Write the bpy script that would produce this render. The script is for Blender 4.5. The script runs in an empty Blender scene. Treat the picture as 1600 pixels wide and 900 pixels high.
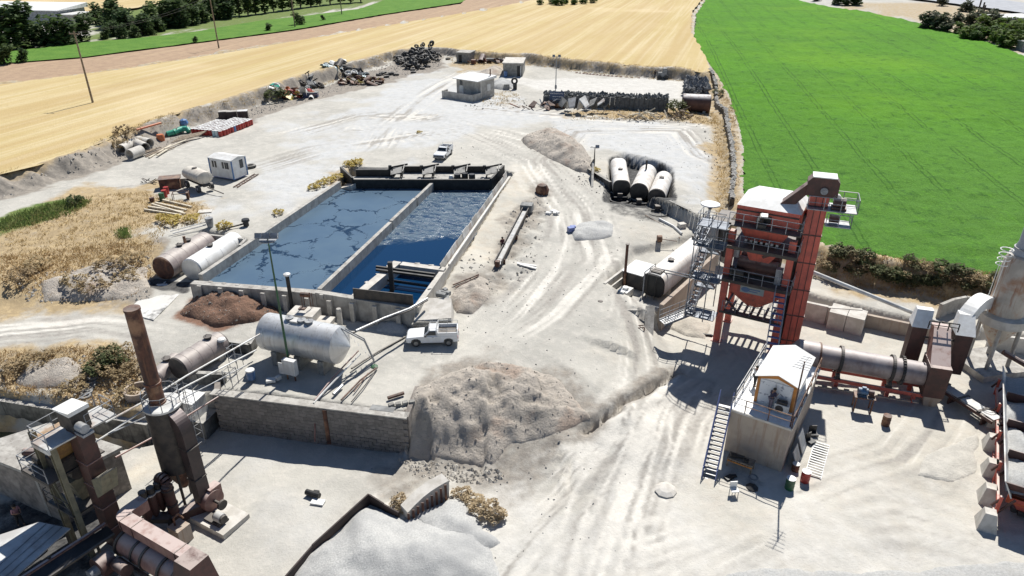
import bpy, bmesh, math, random
import numpy as np
from mathutils import Vector, Matrix
random.seed(7); np.random.seed(7)
S = bpy.context.scene
COL = S.collection
# ------------------------------------------------------------------ camera, light, exposure
CAM_H = 31.0; PITCH = math.radians(27.0); FPX = 1100.0
cam = bpy.data.cameras.new("camera"); camo = bpy.data.objects.new("camera", cam); COL.objects.link(camo)
cam.sensor_width = 36.0; cam.lens = 36.0*FPX/1600.0; cam.clip_start = 0.5; cam.clip_end = 8000
camo.location = (0, 0, CAM_H); camo.rotation_euler = (math.radians(90)-PITCH, 0, 0)
S.camera = camo
SUN_AZ = math.radians(20); SUN_EL = math.radians(53)
w = bpy.data.worlds.new("World"); S.world = w; w.use_nodes = True
nt = w.node_tree; nt.nodes.clear()
sky = nt.nodes.new("ShaderNodeTexSky"); sky.sky_type = 'NISHITA'; sky.sun_disc = False
sky.sun_elevation = SUN_EL; sky.sun_rotation = SUN_AZ; sky.altitude = 1500; sky.dust_density = 0.1; sky.ozone_density = 3.0
bg = nt.nodes.new("ShaderNodeBackground"); bg.inputs[1].default_value = 0.065
wo = nt.nodes.new("ShaderNodeOutputWorld")
nt.links.new(sky.outputs[0], bg.inputs[0]); nt.links.new(bg.outputs[0], wo.inputs[0])
sl = bpy.data.lights.new("sun", 'SUN'); sl.energy = 4.9; sl.angle = math.radians(0.53); sl.color = (1, 0.968, 0.91)
so = bpy.data.objects.new("sun", sl); COL.objects.link(so)
sv = Vector((math.sin(SUN_AZ)*math.cos(SUN_EL), math.cos(SUN_AZ)*math.cos(SUN_EL), math.sin(SUN_EL)))
so.rotation_euler = sv.to_track_quat('Z', 'Y').to_euler(); so.location = (60, 120, 160)
S.view_settings.view_transform = 'Standard'; S.view_settings.look = 'None'
S.view_settings.exposure = 0.35; S.view_settings.gamma = 1.0; S.view_settings.use_curve_mapping = False
S.cycles.max_bounces = 6; S.cycles.diffuse_bounces = 3; S.cycles.glossy_bounces = 3
# ------------------------------------------------------------------ helpers
CC, SS = math.cos(PITCH), math.sin(PITCH)
def ray(px, py):
    u = (px-800)/FPX; v = (py-450)/FPX
    return u, CC-v*SS, -SS-v*CC
def G(px, py, z=0.0):
    """point of the place at height z, found by surveying the photograph"""
    x, y, q = ray(px, py); t = (z-CAM_H)/q
    return (x*t, y*t, z)
def GP(pts, z): return [G(p[0], p[1], p[2] if len(p) > 2 else z)[:2] for p in pts]
def frame(a, b):
    return math.atan2(b[1]-a[1], b[0]-a[0])
rnd = random.uniform

class MB:
    def __init__(s): s.V = []; s.F = []
    def add(s, vs, fs, M=None):
        o = len(s.V)
        if M is not None: vs = [tuple(M @ Vector(v)) for v in vs]
        s.V.extend([tuple(v) for v in vs]); s.F.extend([tuple(i+o for i in f) for f in fs]); return s
    def bx(s, x0, x1, y0, y1, z0, z1, M=None):
        v = [(x0,y0,z0),(x1,y0,z0),(x1,y1,z0),(x0,y1,z0),(x0,y0,z1),(x1,y0,z1),(x1,y1,z1),(x0,y1,z1)]
        return s.add(v, [(0,3,2,1),(4,5,6,7),(0,1,5,4),(1,2,6,5),(2,3,7,6),(3,0,4,7)], M)
    def box(s, c, d, rz=0, rx=0, ry=0):
        M = Matrix.Translation(c) @ Matrix.Rotation(rz,4,'Z') @ Matrix.Rotation(ry,4,'Y') @ Matrix.Rotation(rx,4,'X')
        return s.bx(-d[0]/2,d[0]/2,-d[1]/2,d[1]/2,-d[2]/2,d[2]/2, M)
    def fr(s, a, za, b, zb):     # frustum between two rectangles (x0,x1,y0,y1)
        v = [(a[0],a[2],za),(a[1],a[2],za),(a[1],a[3],za),(a[0],a[3],za),(b[0],b[2],zb),(b[1],b[2],zb),(b[1],b[3],zb),(b[0],b[3],zb)]
        return s.add(v, [(0,3,2,1),(4,5,6,7),(0,1,5,4),(1,2,6,5),(2,3,7,6),(3,0,4,7)])
    def cyl(s, a, b, r, r2=None, n=12, cap=True):
        a = Vector(a); b = Vector(b); r2 = r if r2 is None else r2
        d = (b-a).normalized(); u = d.orthogonal().normalized(); w_ = d.cross(u)
        vs = []
        for p, q in ((a, r), (b, r2)):
            for i in range(n):
                t = 2*math.pi*i/n; vs.append(p+(u*math.cos(t)+w_*math.sin(t))*q)
        fs = [(i, (i+1)%n, n+(i+1)%n, n+i) for i in range(n)]
        if cap: fs += [tuple(range(n-1,-1,-1)), tuple(range(n,2*n))]
        return s.add(vs, fs)
    def tube(s, pts, r, n=6):
        for a, b in zip(pts[:-1], pts[1:]): s.cyl(a, b, r, n=n)
        return s
    def bar(s, a, b, wd, ht):    # rectangular bar from a to b
        a = Vector(a); b = Vector(b); d = b-a; L = d.length; d.normalize()
        up = Vector((0,0,1)) if abs(d.z) < .95 else Vector((0,1,0))
        sd = d.cross(up).normalized(); u2 = sd.cross(d)
        vs = []
        for p in (a, b):
            for i, j in ((-1,-1),(1,-1),(1,1),(-1,1)): vs.append(p+sd*i*wd/2+u2*j*ht/2)
        return s.add(vs, [(0,1,2,3),(7,6,5,4),(0,4,5,1),(1,5,6,2),(2,6,7,3),(3,7,4,0)])
    def prism(s, pts, z0, z1):
        n = len(pts)
        if sum(pts[i][0]*pts[(i+1)%n][1]-pts[(i+1)%n][0]*pts[i][1] for i in range(n)) < 0: pts = pts[::-1]
        zz = z1 if isinstance(z1, (list, tuple)) else [z1]*n
        vs = [(p[0],p[1],z0) for p in pts]+[(p[0],p[1],zz[i]) for i, p in enumerate(pts)]
        return s.add(vs, [tuple(range(n-1,-1,-1)), tuple(range(n,2*n))]+[(i,(i+1)%n,n+(i+1)%n,n+i) for i in range(n)])
    def lathe(s, prof, n=16, c=(0,0,0), M=None):   # prof: (r,z)
        vs = []; fs = []
        for r, z in prof:
            for i in range(n):
                t = 2*math.pi*i/n; vs.append((c[0]+r*math.cos(t), c[1]+r*math.sin(t), c[2]+z))
        for k in range(len(prof)-1):
            for i in range(n):
                j = (i+1)%n; fs.append((k*n+i, k*n+j, (k+1)*n+j, (k+1)*n+i))
        fs.append(tuple(range(n-1,-1,-1))); fs.append(tuple(range((len(prof)-1)*n, len(prof)*n)))
        return s.add(vs, fs, M)
    def torus(s, R, r, n=16, m=8, M=None, sq=1.0):
        vs = []; fs = []
        for i in range(n):
            t = 2*math.pi*i/n
            for j in range(m):
                p = 2*math.pi*j/m; q = R+r*math.cos(p)
                vs.append((q*math.cos(t), q*math.sin(t), r*sq*math.sin(p)))
        for i in range(n):
            for j in range(m):
                fs.append((i*m+j, ((i+1)%n)*m+j, ((i+1)%n)*m+(j+1)%m, i*m+(j+1)%m))
        return s.add(vs, fs, M)
    def sweep(s, pts, wd, ht):      # rectangular duct along a path, side kept level
        P = [Vector(p) for p in pts]; d = P[-1]-P[0]; sd = Vector((-d.y, d.x, 0)).normalized(); vs = []; n = len(P)
        for i, p in enumerate(P):
            t = (P[min(i+1,n-1)]-P[max(i-1,0)]).normalized(); u = sd.cross(t).normalized()*-1
            for a, b in ((-1,-1),(1,-1),(1,1),(-1,1)): vs.append(p+sd*a*wd/2+u*b*ht/2)
        fs = [(i*4+k, i*4+(k+1)%4, i*4+4+(k+1)%4, i*4+4+k) for i in range(n-1) for k in range(4)]+[(3,2,1,0),(4*n-4,4*n-3,4*n-2,4*n-1)]
        return s.add(vs, fs)
    def rail(s, pts, h=1.0, r=.03, step=1.3, mid=True, n=5):
        for a, b in zip(pts[:-1], pts[1:]):
            a = Vector(a); b = Vector(b); k = max(1, round((b-a).length/step))
            for i in range(k+1):
                p = a.lerp(b, i/k); s.cyl(p, p+Vector((0,0,h)), r, n=n)
            s.cyl(a+Vector((0,0,h)), b+Vector((0,0,h)), r, n=n)
            if mid: s.cyl(a+Vector((0,0,h*.52)), b+Vector((0,0,h*.52)), r*.8, n=n)
        return s
    def mesh(s, name, smooth=False):
        m = bpy.data.meshes.new(name); m.from_pydata(s.V, [], s.F); m.update()
        if smooth:
            m.polygons.foreach_set('use_smooth', [True]*len(m.polygons)); 
            try: m.set_sharp_from_angle(angle=math.radians(38))
            except Exception: pass
        return m

def link(name, me, mat, parent=None, loc=None, rz=None):
    o = bpy.data.objects.new(name, me); COL.objects.link(o)
    if mat is not None and not me.materials:
        for m in (mat if isinstance(mat, (list, tuple)) else [mat]): me.materials.append(m)
    if parent is not None: o.parent = parent
    if loc is not None: o.location = loc
    if rz is not None: o.rotation_euler = (0,0,rz)
    return o
def tag(o, label=None, cat=None, group=None, kind=None):
    if label: o['label'] = label
    if cat: o['category'] = cat
    if group: o['group'] = group
    if kind: o['kind'] = kind
    return o
def T(name, label, cat, loc=(0,0,0), rz=0.0, group=None):
    o = bpy.data.objects.new(name, None); o.empty_display_size = .3; COL.objects.link(o)
    o.location = loc; o.rotation_euler = (0,0,rz); return tag(o, label, cat, group)
def part(t, name, mb, mat, smooth=False, label=None, kind=None, loc=None, rz=None):
    return tag(link(name, mb.mesh(name, smooth), mat, t, loc, rz), label, None, None, kind)
def one(name, label, cat, mb, mat, loc=(0,0,0), rz=0.0, group=None, smooth=False, kind=None):
    return tag(link(name, mb.mesh(name, smooth), mat, None, loc, rz), label, cat, group, kind)
def dup(root, loc, rz=None, label=None, group=None, scale=None):
    r = root.copy(); COL.objects.link(r); r.location = loc
    if rz is not None: r.rotation_euler = (0,0,rz) if not isinstance(rz, tuple) else rz
    if label: r['label'] = label
    if group: r['group'] = group
    if scale: r.scale = (scale,)*3 if not isinstance(scale, tuple) else scale
    for ch in list(root.children):
        c = ch.copy(); COL.objects.link(c); c.parent = r
        for g in list(ch.children):
            d = g.copy(); COL.objects.link(d); d.parent = c
    return r
def copy_one(o, loc, rot, label=None, group=None, scale=None):
    c = o.copy(); COL.objects.link(c); c.location = loc; c.rotation_euler = rot
    if label: c['label'] = label
    if group: c['group'] = group
    if scale: c.scale = scale
    return c
# ------------------------------------------------------------------ noise on numpy arrays
def _h(ix, iy, s):
    n = (ix.astype(np.int64)*374761393+iy.astype(np.int64)*668265263+s*144269) & 0x7fffffff
    n = (n ^ (n >> 13))*1274126177 & 0x7fffffff
    return ((n ^ (n >> 16)) & 0xffff)/65535.0
def vn(x, y, s=0):
    x = np.asarray(x, float); y = np.asarray(y, float)
    ix = np.floor(x); iy = np.floor(y); fx = x-ix; fy = y-iy
    fx = fx*fx*(3-2*fx); fy = fy*fy*(3-2*fy)
    a = _h(ix,iy,s); b = _h(ix+1,iy,s); c = _h(ix,iy+1,s); d = _h(ix+1,iy+1,s)
    return (a*(1-fx)+b*fx)*(1-fy)+(c*(1-fx)+d*fx)*fy-.5
def fbm(x, y, s=0, o=4, g=.5):
    r = 0; a = 1.
    for k in range(o):
        r = r+a*vn(np.asarray(x)*2**k+k*17.3, np.asarray(y)*2**k-k*9.1, s+k); a *= g
    return r
def sstep(t): t = np.clip(t, 0, 1); return t*t*(3-2*t)
def sdist(X, Y, poly):
    """signed distance, positive inside, plus the index of the nearest edge"""
    best = np.full(X.shape, 1e18); idx = np.zeros(X.shape, int); ins = np.zeros(X.shape, bool)
    n = len(poly)
    for i in range(n):
        ax, ay = poly[i]; bx_, by = poly[(i+1)%n]; dx, dy = bx_-ax, by-ay
        t = np.clip(((X-ax)*dx+(Y-ay)*dy)/(dx*dx+dy*dy+1e-12), 0, 1)
        d = (X-ax-t*dx)**2+(Y-ay-t*dy)**2
        m = d < best; best = np.where(m, d, best); idx = np.where(m, i, idx)
        c = ((ay > Y) != (by > Y)) & (X < (bx_-ax)*(Y-ay)/(by-ay+1e-12)+ax)
        ins ^= c
    d = np.sqrt(best)
    return np.where(ins, d, -d), idx
def pdist(X, Y, pts):
    best = np.full(np.shape(X), 1e18); 
    for (ax, ay), (bx_, by) in zip(pts[:-1], pts[1:]):
        dx, dy = bx_-ax, by-ay
        t = np.clip(((X-ax)*dx+(Y-ay)*dy)/(dx*dx+dy*dy+1e-12), 0, 1)
        best = np.minimum(best, (X-ax-t*dx)**2+(Y-ay-t*dy)**2)
    return np.sqrt(best)
# ------------------------------------------------------------------ materials
def M(name, c1, c2=None, scale=1.0, rough=.8, metal=0., bump=0., bscale=None, dust=0., dustc=(.58,.55,.49), streak=0., streakc=(.12,.06,.03), detail=6, lo=.38, hi=.62, spec=None, c3=None, s3=.35, grime=0.0):
    m = bpy.data.materials.new(name); m.use_nodes = True; t = m.node_tree; N = t.nodes; L = t.links
    b = N['Principled BSDF']; b.inputs['Roughness'].default_value = rough; b.inputs['Metallic'].default_value = metal
    if spec is not None: b.inputs['Specular IOR Level'].default_value = spec
    tc = N.new('ShaderNodeTexCoord'); oi = N.new('ShaderNodeObjectInfo')
    ad = N.new('ShaderNodeVectorMath'); ad.operation = 'ADD'
    sc = N.new('ShaderNodeVectorMath'); sc.operation = 'SCALE'; sc.inputs[3].default_value = 37.
    cb = N.new('ShaderNodeCombineXYZ')
    for k in range(3): L.new(oi.outputs['Random'], cb.inputs[k])
    L.new(cb.outputs[0], sc.inputs[0]); L.new(tc.outputs['Object'], ad.inputs[0]); L.new(sc.outputs[0], ad.inputs[1])
    vec = ad.outputs[0]
    def noise(s, d=detail, r=.6, v=vec, dist=0.):
        n = N.new('ShaderNodeTexNoise'); n.inputs['Scale'].default_value = s; n.inputs['Detail'].default_value = d
        n.inputs['Roughness'].default_value = r; n.inputs['Distortion'].default_value = dist; L.new(v, n.inputs['Vector']); return n.outputs[0]
    def ramp(x, a, b_):
        r = N.new('ShaderNodeMapRange'); r.interpolation_type = 'SMOOTHSTEP'; r.inputs[1].default_value = a; r.inputs[2].default_value = b_; L.new(x, r.inputs[0]); return r.outputs[0]
    def mix(f, A, B):
        x = N.new('ShaderNodeMix'); x.data_type = 'RGBA'
        if isinstance(f, float): x.inputs[0].default_value = f
        else: L.new(f, x.inputs[0])
        for q, s_ in ((A, 6), (B, 7)):
            if isinstance(q, tuple): x.inputs[s_].default_value = (*q, 1)
            else: L.new(q, x.inputs[s_])
        return x.outputs[2]
    def mul(a, k):
        x = N.new('ShaderNodeMath'); x.operation = 'MULTIPLY'; L.new(a, x.inputs[0])
        if isinstance(k, float): x.inputs[1].default_value = k
        else: L.new(k, x.inputs[1])
        return x.outputs[0]
    if c2 is None: c2 = tuple(q*.72 for q in c1)
    col = mix(ramp(noise(scale), lo, hi), c1, c2)
    if c3: col = mix(ramp(noise(scale*s3, 5), .5, .66), col, c3)
    if streak:
        mp = N.new('ShaderNodeMapping'); mp.inputs['Scale'].default_value = (2.2, 2.2, .16); L.new(vec, mp.inputs[0])
        col = mix(mul(ramp(noise(1.6, 5, .65, mp.outputs[0]), .5, .7), float(streak)), col, streakc)
    if dust:
        ge = N.new('ShaderNodeNewGeometry'); sx = N.new('ShaderNodeSeparateXYZ'); L.new(ge.outputs['Normal'], sx.inputs[0])
        f = mul(mul(ramp(sx.outputs[2], .45, .95), ramp(noise(1.3, 5), .25, .55)), float(dust))
        col = mix(f, col, dustc)
    L.new(col, b.inputs['Base Color'])
    if bump:
        bp = N.new('ShaderNodeBump'); bp.inputs['Strength'].default_value = bump; bp.inputs['Distance'].default_value = .05
        L.new(noise(bscale or scale*6, 4), bp.inputs['Height']); L.new(bp.outputs[0], b.inputs['Normal'])
    return m
MT = {}
MT['red'] = M('faded_red_paint', (.60,.125,.085), (.45,.10,.075), 1.2, .55, 0, .1, dust=.8, streak=.5, streakc=(.14,.07,.05))
MT['darkred'] = M('brown_red_oxide_paint', (.095,.04,.033), (.06,.03,.026), 1.5, .6, 0, .12, dust=.85, dustc=(.46,.38,.34), streak=.5, streakc=(.05,.03,.025))
MT['pinkred'] = M('dusty_pink_red_metal', (.30,.17,.14), (.2,.1,.085), 1.3, .6, 0, .1, dust=.9, dustc=(.55,.45,.41), streak=.4)
MT['steel'] = M('galvanised_grey_steel', (.33,.35,.38), (.2,.21,.23), 2, .45, .3, 0, dust=.4)
MT['darksteel'] = M('sooty_dark_steel', (.035,.033,.033), (.07,.06,.052), 1.5, .6, .2, .15, dust=.45, dustc=(.3,.27,.24))
MT['bluesteel'] = M('blue_painted_steel', (.12,.16,.36), (.2,.24,.42), 2, .5, .1, 0)
MT['bluemotor'] = M('blue_enamel', (.05,.13,.26), (.07,.1,.15), 3, .45, .1, 0, dust=.4)
MT['rust'] = M('rust_brown_steel', (.12,.05,.032), (.06,.03,.024), 1.8, .75, .1, .2, dust=.2, streak=.6, streakc=(.22,.1,.05), c3=(.3,.17,.1), s3=.3)
MT['rustpile'] = M('rusty_scrap', (.2,.07,.035), (.09,.05,.04), 2.5, .8, .1, .2, dust=.35)
MT['white'] = M('white_paint', (.72,.72,.70), (.58,.57,.54), .9, .5, 0, 0, streak=.35, streakc=(.42,.36,.3))
MT['whitebright'] = M('bright_white_sheet', (.82,.82,.8), (.7,.69,.66), 1.2, .5, 0, 0, streak=.15, streakc=(.5,.42,.34))
MT['tankwhite'] = M('chalky_white_tank_paint', (.78,.75,.70), (.66,.61,.55), .8, .55, 0, 0, streak=.4, streakc=(.42,.3,.22))
MT['tankgrey'] = M('grey_brown_tank_paint', (.34,.29,.27), (.25,.21,.2), 1.0, .6, .1, .05, dust=.35, streak=.3)
MT['silver'] = M('aluminium_cladding', (.70,.70,.69), (.58,.575,.56), 1.0, .42, .5, .0, streak=.45, streakc=(.36,.32,.28), lo=.3, hi=.7)
MT['concrete'] = M('weathered_concrete', (.46,.44,.4), (.33,.31,.28), 1.2, .9, 0, .25, streak=.55, streakc=(.17,.15,.13))
MT['concretelight'] = M('pale_concrete', (.6,.57,.52), (.48,.45,.4), 1.2, .9, 0, .2, streak=.2, streakc=(.3,.26,.22))
MT['oilconcrete'] = M('oil_stained_concrete', (.19,.185,.17), (.05,.05,.047), .7, .7, 0, .2, streak=.7, streakc=(.02,.02,.02), dust=.75, dustc=(.5,.48,.44))
MT['black'] = M('bitumen_black', (.012,.012,.013), (.03,.028,.027), 1.5, .5, 0, .2)
MT['blackdust'] = M('dusty_bitumen_black', (.014,.014,.014), (.03,.028,.026), 1.5, .65, 0, .2, dust=.25, dustc=(.3,.28,.25))
MT['rubber'] = M('tyre_rubber', (.03,.03,.031), (.065,.065,.062), 3, .8, 0, .1, dust=.8, dustc=(.32,.3,.27))
MT['plaster'] = M('tan_cement_render', (.44,.37,.3), (.36,.3,.25), .8, .9, 0, .15, streak=.7, streakc=(.3,.2,.14))
MT['orange'] = M('ochre_orange_frame', (.55,.22,.04), (.42,.17,.04), 2, .6)
MT['orangered'] = M('orange_red_panel', (.5,.1,.03), (.36,.08,.03), 1.5, .5, 0, 0, dust=.5)
MT['brick'] = M('grey_brown_masonry', (.28,.25,.22), (.17,.15,.135), 1.6, .95, 0, .5, c3=(.36,.32,.28))
MT['block'] = M('grey_concrete_block', (.33,.32,.29), (.23,.22,.2), 2, .95, 0, .3)
MT['glass'] = M('dark_window_glass', (.02,.03,.04), (.03,.035,.04), 1, .08)
MT['green'] = M('dark_green_paint', (.03,.12,.05), (.04,.09,.045), 2, .5, dust=.0)
MT['wood'] = M('weathered_timber', (.3,.24,.18), (.18,.14,.1), 3, .9, 0, .3)
MT['palewood'] = M('sun_bleached_pale_timber', (.66,.6,.48), (.5,.44,.34), 3, .85, 0, .2)
MT['sheetmetal'] = M('dusty_roof_sheet', (.62,.62,.6), (.45,.44,.42), .7, .55, .1, .05, c3=(.36,.3,.26), s3=.6)
MT['blueplastic'] = M('blue_plastic', (.1,.22,.45), (.08,.15,.3), 2, .4)
MT['greenplastic'] = M('turquoise_green_plastic', (.06,.4,.26), (.05,.3,.22), 2, .4)
MT['cyan'] = M('pale_cyan_plastic', (.45,.6,.62), (.6,.66,.66), 2, .5)
MT['orangeplastic'] = M('orange_plastic', (.55,.17,.06), (.45,.13,.06), 2, .5)
MT['yellow'] = M('yellow_plastic', (.6,.5,.12), (.5,.4,.12), 2, .5)
MT['redplastic'] = M('red_drum_paint', (.42,.04,.03), (.28,.03,.025), 2, .5)
MT['carwhite'] = M('white_car_paint', (.78,.79,.8), (.72,.72,.71), 2, .25)
MT['chrome'] = M('grey_trim', (.3,.3,.3), None, 2, .35, .6)
MT['ash'] = M('ash_grey_block', (.3,.3,.29), (.19,.19,.185), 2, .95, 0, .3)
# ------------------------------------------------------------------ terrain height model
UP = [(0,330,2.2),(100,310,2.2),(200,285,2),(300,250,2),(400,230,2),(500,200,2),(600,180,2),(700,180,2),(800,150,2),(900,160,2),(1000,130,2),(700,230,2),(600,240,2),(500,270,2),(430,310,2),(300,330,2),(380,350,2),(250,370,1.9),
 (180,400,1.5),(90,420,1.2),(0,430,1.2),(230,445,.3),(0,500,0),(150,500,0),(250,480,0),(380,480,.3),(300,540,0),(0,545,0),(120,545,0),(500,600,0),(600,560,0),(700,540,0),(760,520,0),(700,500,.1),(800,450,.2),(740,450,.8),(720,420,1.0),(830,400,.5),(850,340,1),(800,270,1.9),(770,300,1.8),(750,340,1.3),(900,330,.9),(950,350,.6),(930,420,.3),(980,470,0),(1050,400,-.2),(1060,440,-.2),(950,550,-.4),(870,590,-.2),(1300,455,-1.2),(1400,478,-1.2),(1550,500,-1.2),(1250,440,-1.0),(1700,520,-1.2),(40,600,-1.3),(150,620,-1.3),(220,610,-1),(-150,600,-1.3)]
LOWP = [(100,760,-3.2),(300,740,-3.2),(500,760,-3.2),(700,760,-3.2),(800,850,-3.2),(600,880,-3.2),(300,880,-3.2),(1000,800,-3.0),(1000,680,-2.5),(900,720,-2.9),(1100,620,-2.6),(1080,560,-2.5),(1200,760,-2.8),(1180,520,-2.5),(1300,620,-2.5),(1400,650,-2.5),(1500,700,-2.7),(1350,540,-2.4),(1500,540,-2.2),(1600,560,-2.2),(1500,850,-2.9)]
def cpts(L): return np.array([(*G(*p)[:2], p[2]) for p in L])
CU, CL = cpts(UP), cpts(LOWP)
def idw(X, Y, C, p=1.7):
    num = np.zeros(X.shape); den = np.zeros(X.shape)
    for x, y, z in C:
        wq = 1.0/((X-x)**2+(Y-y)**2+2.0)**p; num += wq*z; den += wq
    return num/den
B_ = [(-500,640,-1.8,.3),(0,622,-1.8,.3),(232,660,-1.8,.3),(332,605,0,.3),(634,647,0,.6),(670,650,-.5,2.5),(760,655,-1,4),(860,665,-1.4,7),(960,625,-1.2,9),(1003,560,-1.2,5),(1014,490,-.2,.4),(1108,395,-.2,.4),(1128,372,-.2,.4),(1232,454,-1.2,.4),(1345,479,-1.2,.4),(1440,501,-1.2,.4),(1600,522,-1.2,.4),(1900,560,-1.2,.4)]
LOWPOLY = [G(p[0],p[1],p[2])[:2] for p in B_]
LOWW = [B_[i][3] for i in range(len(B_))]+[10,10,10]
for i in range(len(B_)-1): LOWW[i] = min(B_[i][3], B_[i+1][3]) if max(B_[i][3], B_[i+1][3]) < 1 else (B_[i][3]+B_[i+1][3])/2
LOWPOLY += [(160,30),(160,-30),(-120,-30)]
UP2 = GP([(905,260),(955,291),(1005,307),(1060,327),(1126,362),(1152,330),(1150,150),(1000,140),(850,180),(860,235)], 1.6)
UP2W = [.3,.3,.3,.3,1.5,8,8,8,10,4]
CUT = GP([(953,262),(975,254),(1024,264),(1046,276),(1048,322),(952,316)], .6)
POND = GP([(300,440),(530,285),(548,262),(768,262),(800,268),(690,425),(650,480)], 2)
PIT = [G(236,446,.2)[:2], G(318,358,2)[:2], G(382,372,2)[:2], G(300,448,.6)[:2]]
T3PIT = GP([(950,442),(990,390),(1085,368),(1120,385),(1030,480),(1000,470)], -.1)
CANAL = [(-90,46.0), G(0,634,-1.8)[:2], G(90,647,-1.8)[:2], G(232,667,-1.8)[:2], G(190,700,-3.2)[:2], G(95,690,-3.2)[:2], G(0,698,-3.2)[:2], (-90,36.5)]
WZ = 4.0
WHEAT = GP([(-500,370),(-100,290),(0,272),(60,258),(120,238),(180,214),(240,190),(300,170),(400,141),(470,118),(540,99),(610,81),(660,73),(700,76),(740,82),(820,84),(870,92),(940,98),(1000,104),(1060,107),(1100,114),(1112,110),(1098,80),(1079,48),(1082,18),(1100,-6),(1120,-40),(900,-45),(840,-2),(760,14),(600,40),(400,74),(200,106),(0,131),(-400,190)], WZ)
def GZ(px, py): # tilted plane of the irrigated field
    z = 1.2
    for _ in range(8):
        p = G(px, py, z); z = 1.1+min(max(p[1]-63,0),85)*.021
    return p
GREEN = [GZ(*p)[:2] for p in [(1116,118),(1098,92),(1080,58),(1084,22),(1104,-6),(1125,-40),(1300,-40),(1250,0),(1300,11),(1346,16),(1440,36),(1500,52),(1560,68),(1600,86),(1800,150),(1900,330),(1700,440),(1600,438),(1540,430),(1480,421),(1400,408),(1330,392),(1270,380),(1200,345),(1156,332),(1152,290),(1154,230),(1146,190),(1134,150)]]
def zgreen(X, Y): return 1.1+np.clip(Y-63,0,85)*.021
TRENCH = [G(905,668,-1.6)[:2], G(960,632,-1.4)[:2], G(1010,598,-1.6)[:2], G(1056,574,-2)[:2]]
CORR = GP([(795,330),(835,318),(862,300),(872,340),(845,400),(825,450),(770,455),(745,430),(775,380)],.8)
def hmap(X, Y, fine=True):
    X = np.asarray(X, float); Y = np.asarray(Y, float)
    z = idw(X, Y, CU)
    far = sstep((Y-150)/60.); z = z*(1-far)+3.2*far
    lowz = idw(X, Y, CL)
    sd, ix = sdist(X, Y, LOWPOLY); ww = np.array(LOWW)[ix]
    wl = sstep(sd/ww*.5+.5); z = z*(1-wl)+lowz*wl
    sd, ix = sdist(X, Y, UP2); ww = np.array(UP2W)[ix]
    f = sstep((sd-.15)/ww); z = z*(1-f)+1.8*f
    fw, ix = sdist(X, Y, WHEAT)
    jag = fbm(X*.35, Y*.35, 3)*1.6
    bank = sstep((fw+2.6+jag)/2.6)
    n = fbm(X*.55, Y*.55, 11)*1.0+fbm(X*1.6,Y*1.6,5)*.4
    z = z*(1-bank)+(WZ+.06)*bank+n*(bank*(1-bank)*4)*.9+.5*sstep(1-np.abs(fw+.6)/1.4)*(.35+fbm(X*.2,Y*.2,9))
    sg, ix = sdist(X, Y, GREEN)
    zg = zgreen(X, Y)
    bank2 = sstep((sg+3.0+jag*.8)/3.0); bank2 = np.where(sg > .2, 1, bank2)
    z = z*(1-bank2)+(zg+.04)*bank2+n*(bank2*(1-bank2)*4)*.35
    inn = (fw > .7) | (sg > .8); z = np.where(inn, z-.35, z)
    for poly, zz, wd in ((POND,-2.5,.25),(CUT,.1,.5),(PIT,.15,.4),(CANAL,-5.2,.4),(T3PIT,-.75,.4)):
        sd, _ = sdist(X, Y, poly); f = sstep(sd/wd*.5+.5); z = z*(1-f)+zz*f
    d = pdist(X, Y, TRENCH)
    wv = 1+fbm(X*.8,Y*.8,21)*.9
    tx, ty = TRENCH[0]; ux, uy = TRENCH[-1][0]-tx, TRENCH[-1][1]-ty; L_ = math.hypot(ux,uy); sdn = ((X-tx)*uy-(Y-ty)*ux)/L_
    sdj = sdn+fbm(X*.9,Y*.9,22)*.35; pr_ = ((X-tx)*ux+(Y-ty)*uy)/L_; em = sstep((pr_+.4)/1.2)*sstep((L_+.3-pr_)/1.5)
    z = z-em*.85*sstep(sdj/.25)*(1-sstep((sdj-.4)/.5))+em*np.exp(-(sdj-1.5)**2/.35)*.2*wv+em*np.exp(-(sdj+.4)**2/.12)*.12
    if fine:
        calm = np.where(inn, .15, 1.0)
        rg = sstep((60-Y)/30.)*.5+.5
        cor,_ = sdist(X, Y, CORR); z = z+sstep(cor/1.5)*(fbm(X*.9,Y*.9,91,3)*.5+np.abs(fbm(X*2.,Y*2.,92,2))*.25)
        z = z+fbm(X*.09, Y*.09, 31)*.30*calm*rg+fbm(X*.5, Y*.5, 41)*.10*calm+fbm(X*2.2,Y*2.2,51,2)*.035*calm
    return z
def zat(x, y): return float(hmap(np.array([x]), np.array([y]))[0])
def gd(px, py, dz=0.):
    z = 0.
    for _ in range(9):
        p = G(px, py, z); z = .5*z+.5*zat(p[0], p[1])
    p = G(px, py, z)
    return (p[0], p[1], zat(p[0], p[1])+dz)
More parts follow.
